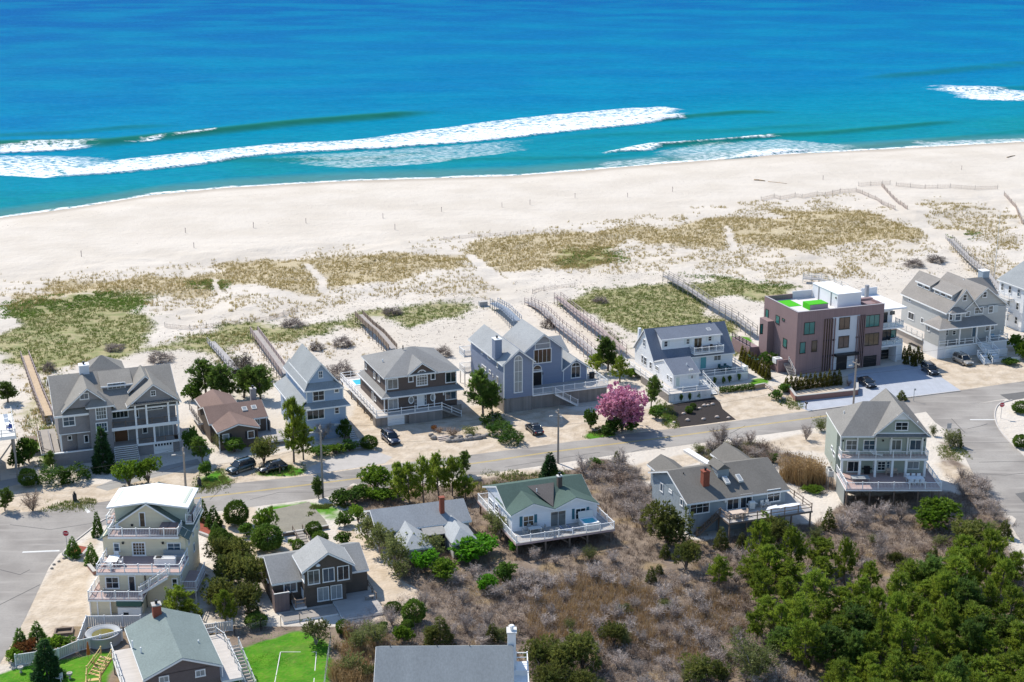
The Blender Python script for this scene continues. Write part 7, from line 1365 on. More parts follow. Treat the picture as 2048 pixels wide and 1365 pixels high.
tag(cover('scrub_litter', [([(690, 1280), (850, 1195), (800, 1125), (735, 1010), (690, 990), (880, 975), (1145, 945), (1200, 920), (1262, 932), (1300, 985), (1310, 1060), (1400, 1085), (1640, 1055), (1690, 1005), (1900, 985), (1960, 1010), (2048, 1125), (2200, 1400), (660, 1400)], 1.), ([(1390, 905), (1500, 880), (1560, 900), (1640, 925), (1670, 990), (1600, 985), (1560, 930), (1440, 930)], 1.), ([(1890, 950), (1955, 955), (2035, 1080), (1960, 1020)], 1.)], 17000, .3, .9, .022, 7, L_BTWIG, 1.3), 'brown dry stalks between the scrub shrubs', 'stalks')
tag(cover('dry_reeds', [([(1060, 1200), (1180, 1150), (1300, 1180), (1300, 1290), (1150, 1300), (1050, 1290)], .8), ([(660, 1300), (760, 1270), (760, 1365), (660, 1380)], .7), ([(1300, 1180), (1500, 1200), (1500, 1330), (1300, 1330)], .35)], 4200, .5, 1.3, .03, 6, L_STRAW, .7), 'reddish straw reeds in the lower scrub', 'reeds')
tag(cover('lawn_grass', Z_LAWN[:2], 5000, .04, .09, .03, 5, L_IVY), 'mown bright lawn grass', 'grass')
tag(cover('verge_weeds', [([(385, 965), (440, 938), (470, 968), (400, 988)], 1.), ([(500, 950), (560, 928), (612, 940), (600, 952)], .7), ([(80, 1020), (170, 995), (300, 985), (270, 1000), (100, 1025)], .7), ([(620, 1015), (690, 1010), (700, 1042), (650, 1048)], .8), ([(1310, 800), (1345, 820), (1360, 858), (1325, 852)], 1.), ([(1550, 800), (1580, 795), (1612, 818), (1590, 820)], .8), ([(1390, 905), (1500, 882), (1540, 910), (1440, 928)], .8), ([(1165, 872), (1200, 862), (1230, 868), (1185, 878)], .8), ([(1880, 890), (1930, 900), (1940, 925), (1880, 915)], .8), ([(880, 975), (950, 950), (1100, 940), (1140, 945), (960, 985)], .4)], 4500, .15, .45, .05, 5, L_DGRN), 'weedy green and straw grass on the road verges', 'weeds')
tag(cover('dune_debris', [([(300, 660), (600, 610), (760, 560), (1000, 600), (960, 700), (800, 700), (620, 760), (380, 760), (300, 720)], 1.), ([(1050, 545), (1400, 545), (1560, 555), (1740, 545), (1880, 480), (2000, 500), (2000, 560), (1700, 600), (1400, 640), (1240, 700), (1000, 620)], 1.), ([(0, 700), (100, 740), (60, 900), (0, 860)], .8)], 5200, .06, .22, .05, 4, L_MOUND, 2.), 'small dark dry plants dotted over the back dune sand', 'plants')
tag(cover('wrack_line', [([(0, 452), (450, 392), (1024, 366), (1500, 327), (2048, 298), (2048, 301), (1500, 330), (1024, 369), (450, 396), (0, 457)], 1.), ([(150, 500), (700, 420), (1300, 368), (1900, 322), (1900, 325), (1300, 371), (700, 424), (150, 505)], .6), ([(600, 412), (1100, 386), (1100, 389), (600, 416)], .6)], 1500, .02, .08, .06, 4, L_MOUND, 3.), 'thin broken line of dark seaweed bits on the beach', 'seaweed')
# ------------------------------------------------------------------ boardwalks, fences, poles, signs
def resample(P, st):
    P = [Vector(p) for p in P]; r = [P[0]]
    for a, b in zip(P, P[1:]):
        n = max(1, round((b - a).length / st)); r += [a.lerp(b, i / n) for i in range(1, n + 1)]
    return r
def boardwalk(pts, hts, w, label, dm, rm, rails=(1, 1), style='two', st=2.4, rh=1.0, solid=False):
    P = []
    for (x, y), z in zip(pts, hts):
        X, Y = G(x, y, z)
        for _ in range(3): zz = float(hf(X, Y)) + z; X, Y = G(x, y, zz)
        P.append((X, Y, zz))
    o = empty('boardwalk', P[0], 0, label, 'boardwalk'); L = [p - Vector(P[0]) for p in resample(P, st)]; b = MB()
    nrm = []
    for i in range(len(L)):
        d = (L[min(i + 1, len(L) - 1)] - L[max(i - 1, 0)]); d.z = 0; d.normalize(); nrm.append(Vector((-d.y, d.x, 0)) * w / 2)
    for i in range(len(L) - 1):
        p, q = L[i], L[i + 1]; k = max(3, int((q - p).length / .3))
        for j in range(k):
            a, c = p.lerp(q, (j + .04) / k), p.lerp(q, (j + .96) / k); na, nc = nrm[i].lerp(nrm[i + 1], j / k), nrm[i].lerp(nrm[i + 1], (j + 1) / k); t_ = Vector((0, 0, .05)); b.hexa([a - na, c - nc, c + nc, a + na, a - na + t_, c - nc + t_, c + nc + t_, a + na + t_])
    k = b.build('walk_boards', dm, o); k['kind'] = 'stuff'
    for sg, on in ((-1, rails[0]), (1, rails[1])):
        s_ = MB()
        for i in range(len(L) - 1): s_.bar(L[i] + nrm[i] * sg * .96 - Vector((0, 0, .1)), L[i + 1] + nrm[i + 1] * sg * .96 - Vector((0, 0, .1)), .06, .2)
        s_.build('beam', rm, o)
        if on:
            r = MB(); up = Vector((0, 0, 1))
            for i in range(len(L) - 1):
                a, c = L[i] + nrm[i] * sg, L[i + 1] + nrm[i + 1] * sg; r.bar(a + up * rh, c + up * rh, .1, .06)
                for t_ in ((.5,) if style == 'two' else (.3, .6)): r.bar(a + up * rh * t_, c + up * rh * t_, .03, .12)
                if solid: r.bar(a + up * rh * .45, c + up * rh * .45, .025, rh * .8)
            r.build('handrail', rm, o)
        for i in range(len(L)):
            a = L[i] + nrm[i] * sg; m_ = MB(); gz = float(hf(P[0][0] + a.x, P[0][1] + a.y)) - P[0][2] - .3; m_.box(a.x - .06, a.x + .06, a.y - .06, a.y + .06, min(gz, a.z - .1), a.z + (rh + .05 if on else .05)); m_.build('post', rm, o)
    return o
WG2 = mat('silver_wood', (.36, .34, .33), .85, .2, .7, fine=.1, fscale=5); WBL = mat('blue_grey_wood', (.22, .26, .32), .85, .2, .7); WPK = mat('pinkish_grey_wood', (.36, .29, .27), .85, .2, .7, fine=.1)
WTD = mat('tan_walk_boards', (.47, .35, .23), .8, .2, .8, fine=.1)
boardwalk([(96, 832), (76, 784), (50, 712)], [1.3, 1.0, .4], 1.5, 'tan boardwalk climbing the dune beside the big shingled house', WTD, WPK, st=2.2, style='two')
boardwalk([(471, 740), (450, 714), (422, 684)], [1.2, .9, .2], 1.5, 'old broken looking boardwalk behind the brown roofed cottage', WG2, WG2, (0, 1), st=2.2)
boardwalk([(571, 748), (545, 712), (508, 662)], [1.8, 1.7, 1.5], 1.5, 'long straight ramp with solid sides behind the pale blue house', WG2, WPK, st=2.4, solid=True, rh=.9)
boardwalk([(786, 698), (760, 668), (738, 650), (718, 630)], [2.1, 2.0, 2.0, 1.6], 1.6, 'brown stepped boardwalk with solid rails behind the hipped roof', WG2, WOODB, st=2.2, solid=True, rh=.9)
boardwalk([(1035, 642), (1010, 618), (988, 606)], [2.6, 2.0, 1.2], 1.7, 'blue grey stair and landing behind the blue grey house', WBL, WBL, st=1.8)
boardwalk([(1198, 716), (1160, 682), (1118, 650), (1085, 618), (1056, 604)], [1.9, 1.8, 1.6, 1.2, .6], 1.5, 'curving pale boardwalk, left one of the pair', WG2, WPK, st=2.4)
boardwalk([(1246, 700), (1205, 664), (1160, 630), (1115, 594)], [1.5, 1.8, 1.8, 1.6], 1.5, 'straight brownish boardwalk, right one of the pair', WPK, WPK, st=2.4)
boardwalk([(1508, 662), (1470, 634), (1420, 606), (1382, 580), (1332, 552)], [1.6, 1.6, 1.5, 1.5, 1.2], 1.5, 'long grey boardwalk running past the modern house', WG2, WOODG, st=2.8)
boardwalk([(1606, 556), (1640, 558), (1664, 566), (1690, 578)], [1.0, 1.0, 1.1, 1.0], 1.4, 'short white railed walkway behind the modern house roof', WG2, WHITE2, st=2.4)
boardwalk([(2024, 622), (1992, 572), (1972, 545), (1950, 528), (1930, 510), (1898, 478)], [2.4, 2.2, 1.9, 1.6, 1.0, .15], 1.6, 'curved grey ramp beside the flagpole behind the beige house', WG2, WOODG, st=2.6)
LATH = mat('sun_bleached_lath', (.42, .33, .28), .9, .25, 1.)
def sand_fence(pts, label, h=1.15):
    P = [Vector(T(*p)) for p in pts]; o = empty('sand_fence', P[0], 0, label, 'sand fence'); b = MB()
    for i in range(len(P) - 1):
        p, q = P[i] - P[0], P[i + 1] - P[0]; n = max(1, int((q - p).length / .17)); s_ = Vector((0, 0, 1))
        for j in range(n):
            c = p.lerp(q, (j + random.random() * .5) / n); c.z = float(hf(c.x + P[0].x, c.y + P[0].y)) - P[0].z; hh = h * random.uniform(.85, 1.08); e = c + Vector((random.gauss(0, .05), random.gauss(0, .05), hh)); b.bar(c - Vector((0, 0, .15)), e, .05, .02)
        for t_ in (.25, .8): b.bar(p + s_ * h * t_, q + s_ * h * t_, .02, .03)
    k = b.build('lath', LATH, o); k['kind'] = 'stuff'
    for p in resample(P, 5):
        c = p - P[0]; m_ = MB(); z = float(hf(p.x, p.y)) - P[0].z; m_.tube((c.x, c.y, z - .3), (c.x, c.y, z + h + .25), .05, .05, 5); m_.build('post', WOODG, o)
sand_fence([(1522, 402), (1548, 396), (1560, 400), (1590, 394), (1604, 397), (1634, 391), (1650, 393), (1680, 386), (1712, 384), (1750, 400), (1790, 421)], 'zigzag lath sand fence turning inland at the beach edge')
sand_fence([(1717, 373), (1765, 370), (1780, 370)], 'short orange tinged sand fence nearest the water')
sand_fence([(1763, 373), (1780, 392), (1815, 420)], 'sand fence slanting inland beside the beach path'); sand_fence([(1792, 373), (1850, 378), (1900, 376), (1950, 380), (1995, 379)], 'long faint sand fence along the right of the beach')
sand_fence([(888, 480), (950, 474), (1010, 470), (1072, 464)], 'low half buried sand fence in the middle of the beach', .7); sand_fence([(330, 655), (380, 660), (413, 656), (480, 648)], 'faded sand fence behind the dune hollow', .9); sand_fence([(495, 647), (540, 640), (595, 624)], 'purple grey sand fence in the back dune, next to the faded one', .9)
sand_fence([(1065, 588), (1110, 578), (1150, 574)], 'short sand fence beside the paired boardwalks', .9); sand_fence([(2008, 392), (2030, 415), (2046, 450)], 'dark sand fence at the far right of the dunes')
for i, (x, y) in enumerate(sorted(((163, 514), (371, 466), (388, 496), (507, 456), (612, 447), (766, 437), (883, 424), (1004, 415), (1150, 396), (1255, 395), (1345, 384), (1646, 360), (1923, 340), (1060, 410), (790, 460)))):
    b = MB(); b.box(-.06, .06, -.06, .06, -.4, 1.35 if i % 3 else 1.6); b.box(-.1, .1, -.02, .02, 1.15, 1.35); tag(b.build('beach_stake', WPK, None, loc=T(x, y)), f'thin wooden stake in the open beach sand, {ORD[i]} from the left', 'stake', 'beach stakes')
def log(p, q, r, label):
    a, c = Vector(T(*p)), Vector(T(*q)); b = MB(); m_ = (c - a); b.tube((0, 0, r * .7), m_ * .5 + Vector((0, .15, r * .8)), r, r * .85, 7); b.tube(m_ * .5 + Vector((0, .15, r * .8)), m_ + Vector((0, 0, r * .6)), r * .85, r * .5, 7); b.tube(m_ * .6, m_ * .6 + Vector((.2, .5, .5)), r * .35, r * .12, 5); tag(b.build('driftwood_log', WOODT, None, True, a), label, 'log')
log((1508, 361), (1530, 363), .25, 'long driftwood log lying on the beach left of the sand fences'); log((1536, 364), (1574, 368), .10, 'thin driftwood pole in line with the long log'); log((2014, 316), (2030, 312), .2, 'driftwood log close to the water line')
POLE = mat('utility_pole_wood', (.30, .26, .225), .9, .2, 1.5, stretch=(3, 3, .4))
def pole(x, y, ytop, label, lamp=False, trafo=False):
    P = T(x, y); h = (y - ytop) / (kpx(y) * .9588) * 1.0; o = empty('utility_pole', P, R(22), label, 'utility pole'); b = MB(); b.tube((0, 0, -.3), (.0, 0, h), .19, .13, 8); b.build('shaft', POLE, o)
    b = MB(); b.box(-.05, .05, -1.0, 1.0, h - .75, h - .6); b.build('crossarm', POLE, o)
    for v in (-.85, .0, .85):
        b = MB(); b.tube((0, v, h - .6 if v else h), (0, v, (h - .6 if v else h) + .22), .05, .035, 6); b.build('insulator', CONC, o)
    if trafo: b = MB(); b.lathe([(.22, 0), (.24, .05), (.24, .75), (.2, .85)], 10, (.42, 0, h - 2.0)); b.build('transformer', mat('transformer_grey', (.35, .36, .38)), o)
    if lamp: b = MB(); b.tube((0, 0, h - 1.2), (-1.3, -.5, h - .7), .04, .03, 6); b.build('lamp_arm', CONC, o); b = MB(); b.box(-1.75, -1.2, -.68, -.42, h - .78, h - .64); b.build('lamp_head', CONC, o)
    return Vector(P) + Vector((0, 0, h))
tops = [pole(375, 1028, 893, 'utility pole behind the white flat roof, leftmost of the four', True), pole(646, 996, 849, 'utility pole opposite the pale blue house', True), pole(1116, 927, 818, 'utility pole with grey transformer before the black sedan', True, True), pole(1704, 850, 719, 'utility pole rising behind the sage green house roof', True)]
WIRE = mat('cable_black', (.03, .03, .03), .6, 0)
ends = [tops[0] - (tops[1] - tops[0]) * 1.2] + tops + [tops[3] + (tops[3] - tops[2]) * .9]
for i in range(5):
    for dz, nm in ((.15, 'upper'), (-2.6, 'lower')):
        p, q = ends[i] + Vector((0, 0, dz)), ends[i + 1] + Vector((0, 0, dz)); b = MB(); m_ = p; pts = [p.lerp(q, k / 10) - Vector((0, 0, 1.0 * 4 * (k / 10) * (1 - k / 10))) for k in range(11)]
        for k in range(10): b.tube(pts[k] - m_, pts[k + 1] - m_, .016, .016, 4, False)
        seg = ('left of the leftmost pole', 'between the two left poles', 'between the two middle poles', 'between the two right poles', 'right of the rightmost pole')[i]
        tag(b.build('overhead_cable', WIRE, None, loc=m_), f'{nm} thin black cable {seg}', 'cable')
RED = mat('stop_red', (.42, .015, .03), .5, .04); STEEL = mat('galvanised_steel', (.42, .43, .44), .5, .1, metal=.3)
def sign(x, y, ytop, label):
    P = T(x, y); k = kpx(y); hz = (y - ytop) / (k * .9588); o = empty('stop_sign', P, 0, label, 'stop sign'); b = MB(); b.box(-.035, .035, .0, .05, -.3, hz + .3); b.build('signpost', STEEL, o)
    oc = lambda r: [(r * math.cos(math.pi / 8 + i * math.pi / 4), hz + r * math.sin(math.pi / 8 + i * math.pi / 4)) for i in range(8)]
    b = MB(); b.prism(oc(.46), 'y', -.03, -.002); b.build('plate_border', WHITE, o); b = MB(); b.prism(oc(.42), 'y', -.042, -.031); pl = b.build('plate', RED, o)
    cu = bpy.data.curves.new('lettering', 'FONT'); cu.body = 'STOP'; cu.size = .36; cu.align_x = 'CENTER'; cu.align_y = 'CENTER'; cu.extrude = .003; cu.materials.append(WHITE); t_ = bpy.data.objects.new('lettering', cu); COL.objects.link(t_); t_.parent = pl; t_.location = (0, -.047, hz); t_.rotation_euler = (math.pi / 2, 0, 0); t_.scale = (.8, 1, 1); bpy.context.view_layer.update(); me_ = bpy.data.meshes.new_from_object(t_.evaluated_get(bpy.context.evaluated_depsgraph_get())); bpy.data.objects.remove(t_); t_ = link(me_, 'lettering', pl, (0, -.047, hz)); t_.rotation_euler = (math.pi / 2, 0, 0); t_.scale = (.8, 1, 1)
sign(133.5, 1090, 1066, 'red stop sign at the left side street corner'); sign(2001.5, 837, 809.5, 'red stop sign on the rounded kerb at the right')
def simple_sign(x, y, ytop, w, hh, label, name='street_sign'):
    P = T(x, y); hz = (y - ytop) / (kpx(y) * .9588); o = empty(name, P, R(10), label, 'sign'); b = MB(); b.box(-.04, .04, 0, .05, -.2, hz + hh / 2); b.build('signpost', STEEL, o); b = MB(); b.box(-w / 2, w / 2, -.02, 0, hz - hh / 2, hz + hh / 2); b.build('plate', STEEL, o)
simple_sign(1897, 870, 852, .75, .9, 'grey sign seen from behind at the cross street corner')
P = T(1988, 560); b = MB(); hz = (560 - 432) / (kpx(560) * .9588); b.tube((0, 0, 0), (0, 0, hz), .09, .05, 7); b.lathe([(.02, 0), (.12, .06), (.12, .14), (.02, .2)], 8, (0, 0, hz)); tag(b.build('flagpole', WHITE2, None, loc=P), 'bare tall flagpole by the curved ramp', 'flagpole')
P = T(1827, 803); b = MB(); b.tube((0, 0, 0), (0, 0, 2.3), .05, .05, 6); b.box(-.05, .3, -.02, .02, 2.0, 2.35); tag(b.build('marker_post', STEEL, None, loc=P), 'thin marker post on the verge behind the sage green roof', 'post')
def mailbox(x, y, label, big=False):
    o = empty('mailbox', T(x, y), R(22), label, 'mailbox'); b = MB(); b.box(-.28 if big else -.06, .28 if big else .06, -.25 if big else -.06, .25 if big else .06, 0, 1.05); b.build('pedestal', mat('dark_pedestal', (.06, .06, .065)) if big else WOODB, o); b = MB(); b.box(-.14, .14, -.3, .3, 1.05, 1.25); b.tube((0, -.3, 1.25), (0, .3, 1.25), .14, .14, 10); b.build('box', BLACK, o)
mailbox(150, 1002, 'dark boxy mailbox pedestal on the left verge', True); mailbox(399, 972, 'dark mailbox pedestal on the verge before the cottage', True); mailbox(1612, 819, 'mailbox on a post by the paver drive'); mailbox(560, 948, 'small mailbox beside the parked dark wagon')

# ------------------------------------------------------------------ cars
TYRE = mat('tyre_rubber', (.02, .02, .02), .9, .1); RIM = mat('alloy_rim', (.45, .45, .47), .3, .05, metal=.8); HEADL = mat('headlight_lens', (.75, .77, .80), .1, 0); TAILL = mat('tail_light_red', (.35, .01, .01), .2, 0); PLATE = mat('number_plate', (.7, .7, .65), .5, 0)
def car(front, rear, kind, paint, label, trim=None):
    f, r = Vector(G(*front) + (0.,)), Vector(G(*rear) + (0.,)); c = (f + r) / 2; d = (f - r).normalized(); o = empty('parked_car', (c.x, c.y, .012), math.atan2(d.y, d.x), label, 'car')
    L, W, H = {'suv': (4.75, .95, 1.76), 'sedan': (4.8, .92, 1.43), 'wagon': (4.5, .9, 1.55)}[kind]; h2 = L / 2
    hood = .98 if kind == 'suv' else .85; belt = hood + .08
    # lower body: loft of rounded sections along x
    st = [(-h2, .80, .42, .72 + .1 * (kind != 'sedan')), (-h2 + .12, .93, .30, belt - .06), (-h2 + .9, 1., .24, belt), (-.2, 1., .24, belt), (h2 - 1.55, 1., .24, belt - .01), (h2 - 1.25, 1., .25, hood), (h2 - .35, .95, .28, hood - .12), (h2 - .08, .86, .34, hood - .24), (h2, .74, .42, hood - .34)]
    b = MB(); sec = []
    for (x, w, z0, z1) in st:
        w *= W; m_ = len(b.v); b.v += [(x, -w * .92, z0), (x, -w, z0 + .18), (x, -w, z1 - .16), (x, -w * .86, z1), (x, w * .86, z1), (x, w, z1 - .16), (x, w, z0 + .18), (x, w * .92, z0)]; sec.append(m_)
    for a, c_ in zip(sec, sec[1:]):
        for i in range(8): j = (i + 1) % 8; b.f.append((a + i, c_ + i, c_ + j, a + j)); b.m.append(0)
    b.f.append(tuple(sec[0] + i for i in range(8))); b.m.append(0); b.f.append(tuple(sec[-1] + 7 - i for i in range(8))); b.m.append(0)
    cab = {'suv': (-h2 + .12, -h2 + .42, .55, 1.22), 'sedan': (-h2 + .62, -h2 + 1.35, .25, 1.15), 'wagon': (-h2 + .2, -h2 + .75, .4, 1.2)}[kind]   # rear base, rear top, front top, front base
    zt = H; zr = belt - .02; wt = W * .72; wb = W * .88
    b.hexa([(cab[1] - .05, -wt, zt - .07), (cab[2] + .05, -wt, zt - .07), (cab[2] + .05, wt, zt - .07), (cab[1] - .05, wt, zt - .07), (cab[1] + .08, -wt * .9, zt), (cab[2] - .1, -wt * .9, zt), (cab[2] - .1, wt * .9, zt), (cab[1] + .08, wt * .9, zt)])
    for s_ in (-1, 1):      # pillars
        for (p, q, ww) in (((cab[0], wb, zr), (cab[1], wt, zt - .06), .14), ((cab[3], wb, zr), (cab[2], wt, zt - .06), .10), (((cab[0] + cab[3]) / 2 - .1, wb * 1.0, zr), ((cab[1] + cab[2]) / 2, wt, zt - .06), .1)): b.bar((p[0], p[1] * s_, p[2]), (q[0], q[1] * s_, q[2]), ww, .06)
    body = b.build('body', paint, o, True)
    g = MB(); k = .97; g.hexa([(cab[0], -wb * k, zr), (cab[3], -wb * k, zr), (cab[3], wb * k, zr), (cab[0], wb * k, zr), (cab[1], -wt * k, zt - .065), (cab[2], -wt * k, zt - .065), (cab[2], wt * k, zt - .065), (cab[1], wt * k, zt - .065)]); g.build('window', GLASS, o)
    for x in (-h2 + .85, h2 - .92):
        for s_ in (-1, 1):
            t_ = MB(); rr = .36 if kind == 'suv' else .33; y0, y1 = s_ * (W - .22), s_ * (W + .015); t_.tube((x, y0, rr), (x, y1, rr), rr, rr, 16); wh = t_.build('wheel', TYRE, o); t_ = MB(); t_.tube((x, y1 - s_ * .01, rr), (x, y1 + s_ * .012, rr), rr * .62, rr * .58, 12); t_.build('rim', RIM, wh)
    for s_ in (-1, 1):
        t_ = MB(); t_.box(h2 - .2, h2 - .03, s_ * W * .52, s_ * W * .80, hood - .34, hood - .2); t_.build('headlight', HEADL, o); t_ = MB(); t_.box(-h2 - .01, -h2 + .16, s_ * W * .62, s_ * W * .84, .62, .8); t_.build('tail_light', TAILL, o)
        t_ = MB(); t_.box(cab[3] - .25, cab[3] - .05, s_ * W * .96, s_ * (W + .2), belt, belt + .15); t_.build('mirror', paint, o)
    t_ = MB(); t_.box(h2 - .02, h2 + .03, -.45, .45, .5, .62); t_.build('grille', BLACK, o); t_ = MB(); t_.box(-h2 - .03, -h2 + .02, -.26, .26, .6, .73); t_.build('number_plate', PLATE, o)
    if trim: t_ = MB(); t_.box(-h2 + 1.2, h2 - 1.3, -W - .012, W + .012, .3, .48); t_.build('lower_trim', trim, o)
    if kind == 'suv':
        for s_ in (-1, 1): t_ = MB(); t_.bar((cab[1] + .1, s_ * wt * .8, zt + .05), (cab[2] - .15, s_ * wt * .8, zt + .05), .05, .05); t_.build('roof_rack', BLACK, o)
    return o
def paint(n, c): return mat('car_paint_' + n, c, .25, .03, spec=.6, coat=1.)
car((464, 948), (500, 936), 'suv', paint('dark_teal', (.012, .03, .035)), 'dark teal SUV with a tan lower stripe parked before the cottage', mat('tan_trim', (.35, .28, .2)))
car((523, 946), (568, 937), 'wagon', paint('black', (.012, .012, .014)), 'black wagon parked beside the dark teal SUV')
car((793, 893), (770, 874), 'suv', paint('navy', (.012, .016, .035)), 'navy SUV nose out before the white garage door'); car((1058, 855), (1079, 873), 'sedan', paint('black', (.012, .012, .014)), 'black sedan on the tan drive of the blue grey house')
car((1748, 780), (1719, 762), 'sedan', paint('black', (.012, .012, .014)), 'black car on the pavers by the modern house entrance'); car((1877, 758), (1843, 734), 'suv', paint('black', (.012, .012, .014)), 'black SUV on the pavers at the right edge of the drive'); car((1940, 734), (1911, 720), 'suv', paint('sand', (.36, .33, .28)), 'sand coloured SUV beside the white porch stairs')

# ------------------------------------------------------------------ furniture and yard things
def at(h, u, v, z, name, label, cat, rz=0., group=None): return empty(name, h.W(u, v, z), h.yaw + rz, label, cat, group)
def prt(o, name, m, boxes=(), bars=(), tubes=()):
    b = MB()
    for q in boxes: b.box(*q)
    for q in bars: b.bar(*q)
    for q in tubes: b.tube(*q)
    return b.build(name, m, o)
def table(h, u, v, z, w, d, m, label, rz=0.):
    o = at(h, u, v, z, 'table', label, 'table', rz); prt(o, 'tabletop', m, [(-w / 2, w / 2, -d / 2, d / 2, .7, .76)])
    for sx in (-1, 1):
        for sy in (-1, 1): prt(o, 'leg', m, [(sx * (w / 2 - .12) - .04, sx * (w / 2 - .12) + .04, sy * (d / 2 - .1) - .04, sy * (d / 2 - .1) + .04, 0, .7)])
def chair(h, u, v, z, m, label, rz=0., group=None, wide=.52):
    o = at(h, u, v, z, 'chair', label, 'chair', rz, group); w = wide / 2; prt(o, 'seat', m, [(-w, w, -.25, .25, .40, .46)]); prt(o, 'backrest', m, [(-w, w, .22, .28, .46, .98)])
    for sx in (-1, 1):
        prt(o, 'armrest', m, [(sx * w - .04, sx * w + .04, -.22, .25, .62, .66)])
        for y in (-.22, .22): prt(o, 'leg', m, [(sx * w - .03, sx * w + .03, y - .03, y + .03, 0, .62)])
def grill(h, u, v, z, m, label, rz=0.):
    o = at(h, u, v, z, 'barbecue_grill', label, 'grill', rz); prt(o, 'cabinet', m, [(-.4, .4, -.28, .28, .1, .85)]); b = MB(); b.prism([(-.3, .85), (.3, .85), (.3, 1.05), (.15, 1.22), (-.15, 1.22), (-.3, 1.05)], 'x', -.42, .42); b.build('lid', m, o); prt(o, 'side_shelf', m, [(-.8, -.43, -.25, .25, .8, .85), (.43, .8, -.25, .25, .8, .85)]); prt(o, 'wheel', BLACK, [], [], [((-.42, 0, .1), (-.36, 0, .1), .1, .1, 8)])
def lounger(h, u, v, z, m, label, rz=0.):
    o = at(h, u, v, z, 'lounger', label, 'lounger', rz); prt(o, 'frame', m, [(-.32, .32, -.95, .45, .28, .36)]); b = MB(); b.hexa([(-.32, .45, .3), (.32, .45, .3), (.32, 1.0, .75), (-.32, 1.0, .75), (-.32, .4, .36), (.32, .4, .36), (.32, .95, .82), (-.32, .95, .82)]); b.build('backrest', m, o)
    for sx in (-1, 1):
        for y in (-.8, .35): prt(o, 'leg', m, [(sx * .28 - .03, sx * .28 + .03, y - .03, y + .03, 0, .28)])
def hot_tub(h, u, v, z, w, d, label, shell, open_=True, lidm=None, rz=0.):
    o = at(h, u, v, z, 'hot_tub', label, 'hot tub', rz); prt(o, 'shell', shell, [(-w / 2, w / 2, -d / 2, d / 2, 0, .75)])
    prt(o, 'rim', WHITE if open_ else lidm, [(-w / 2 - .04, w / 2 + .04, -d / 2 - .04, -d / 2 + .2, .75, .86), (-w / 2 - .04, w / 2 + .04, d / 2 - .2, d / 2 + .04, .75, .86), (-w / 2 - .04, -w / 2 + .2, -d / 2 + .2, d / 2 - .2, .75, .86), (w / 2 - .2, w / 2 + .04, -d / 2 + .2, d / 2 - .2, .75, .86)] if open_ else [(-w / 2 - .04, -.03, -d / 2 - .04, d / 2 + .04, .75, .9), (.03, w / 2 + .04, -d / 2 - .04, d / 2 + .04, .75, .9)])
    if open_: prt(o, 'water', WATERP, [(-w / 2 + .2, w / 2 - .2, -d / 2 + .2, d / 2 - .2, .752, .80)]); b = MB(); b.hexa([(-w / 2, d / 2 + .06, .85), (w / 2, d / 2 + .06, .85), (w / 2, d / 2 + .14, .85), (-w / 2, d / 2 + .14, .85), (-w / 2, d / 2 + .3, 1.75), (w / 2, d / 2 + .3, 1.75), (w / 2, d / 2 + .4, 1.75), (-w / 2, d / 2 + .4, 1.75)]); b.build('open_cover', lidm or WHITE2, o)
BLUEF = mat('blue_cushion', (.10, .14, .22), .9, .1); GREYF = mat('grey_cover', (.33, .34, .34), .8, .1); TANF = mat('tan_cloth', (.52, .42, .34), .9, .1); BROWNC = mat('brown_cover', (.24, .17, .155), .7, .1); TEALF = mat('dark_teal_furniture', (.03, .10, .11), .6, .1)
# yellow house decks
table(HY, 2.2, 4.6, 4.85, 1.4, 2.0, WHITE, 'white table on the wide yellow house deck')
for i, (u, v, r, w) in enumerate(((1.1, 4.3, R(90), 'left of'), (3.2, 4.4, R(-90), 'right of'), (2.2, 3.2, R(180), 'in front of'), (2.2, 6.1, 0, 'behind'))): chair(HY, u, v, 4.85, WHITE, f'white chair {w} the white table on the yellow house deck', r)
u, v = HY.Z((810, 755), 4.9); o = at(HY, 8.5, 4.6, 4.85, 'outdoor_counter', 'white outdoor kitchen counter with dark hob on the yellow house deck', 'counter'); prt(o, 'cabinet', WHITE, [(-1.1, 1.5, -.4, .4, 0, .85)]); prt(o, 'worktop', WHITE2, [(-1.15, 1.55, -.45, .45, .85, .92)]); prt(o, 'hob', BLACK, [(-.9, -.2, -.3, .3, .92, .97)])
o = at(HY, 9.4, 6.2, 4.85, 'outdoor_sofa', 'grey covered sofa against the yellow house wall', 'sofa'); prt(o, 'seat', GREYF, [(-1.3, 1.3, -.45, .45, 0, .5)]); prt(o, 'backrest', GREYF, [(-1.3, 1.3, .25, .5, .5, 1.0)])
hot_tub(HY, 8.6, 8.0, 7.72, 2.0, 1.9, 'brown covered hot tub on the top deck of the yellow house', BROWNC, False, BROWNC); chair(HY, 2.2, 8.0, 7.72, WHITE, 'white chair alone on the top deck of the yellow house', R(60)); chair(HY, 2.0, 1.2, 2.25, GREYF, 'grey chair on the lowest deck of the yellow house', R(100))
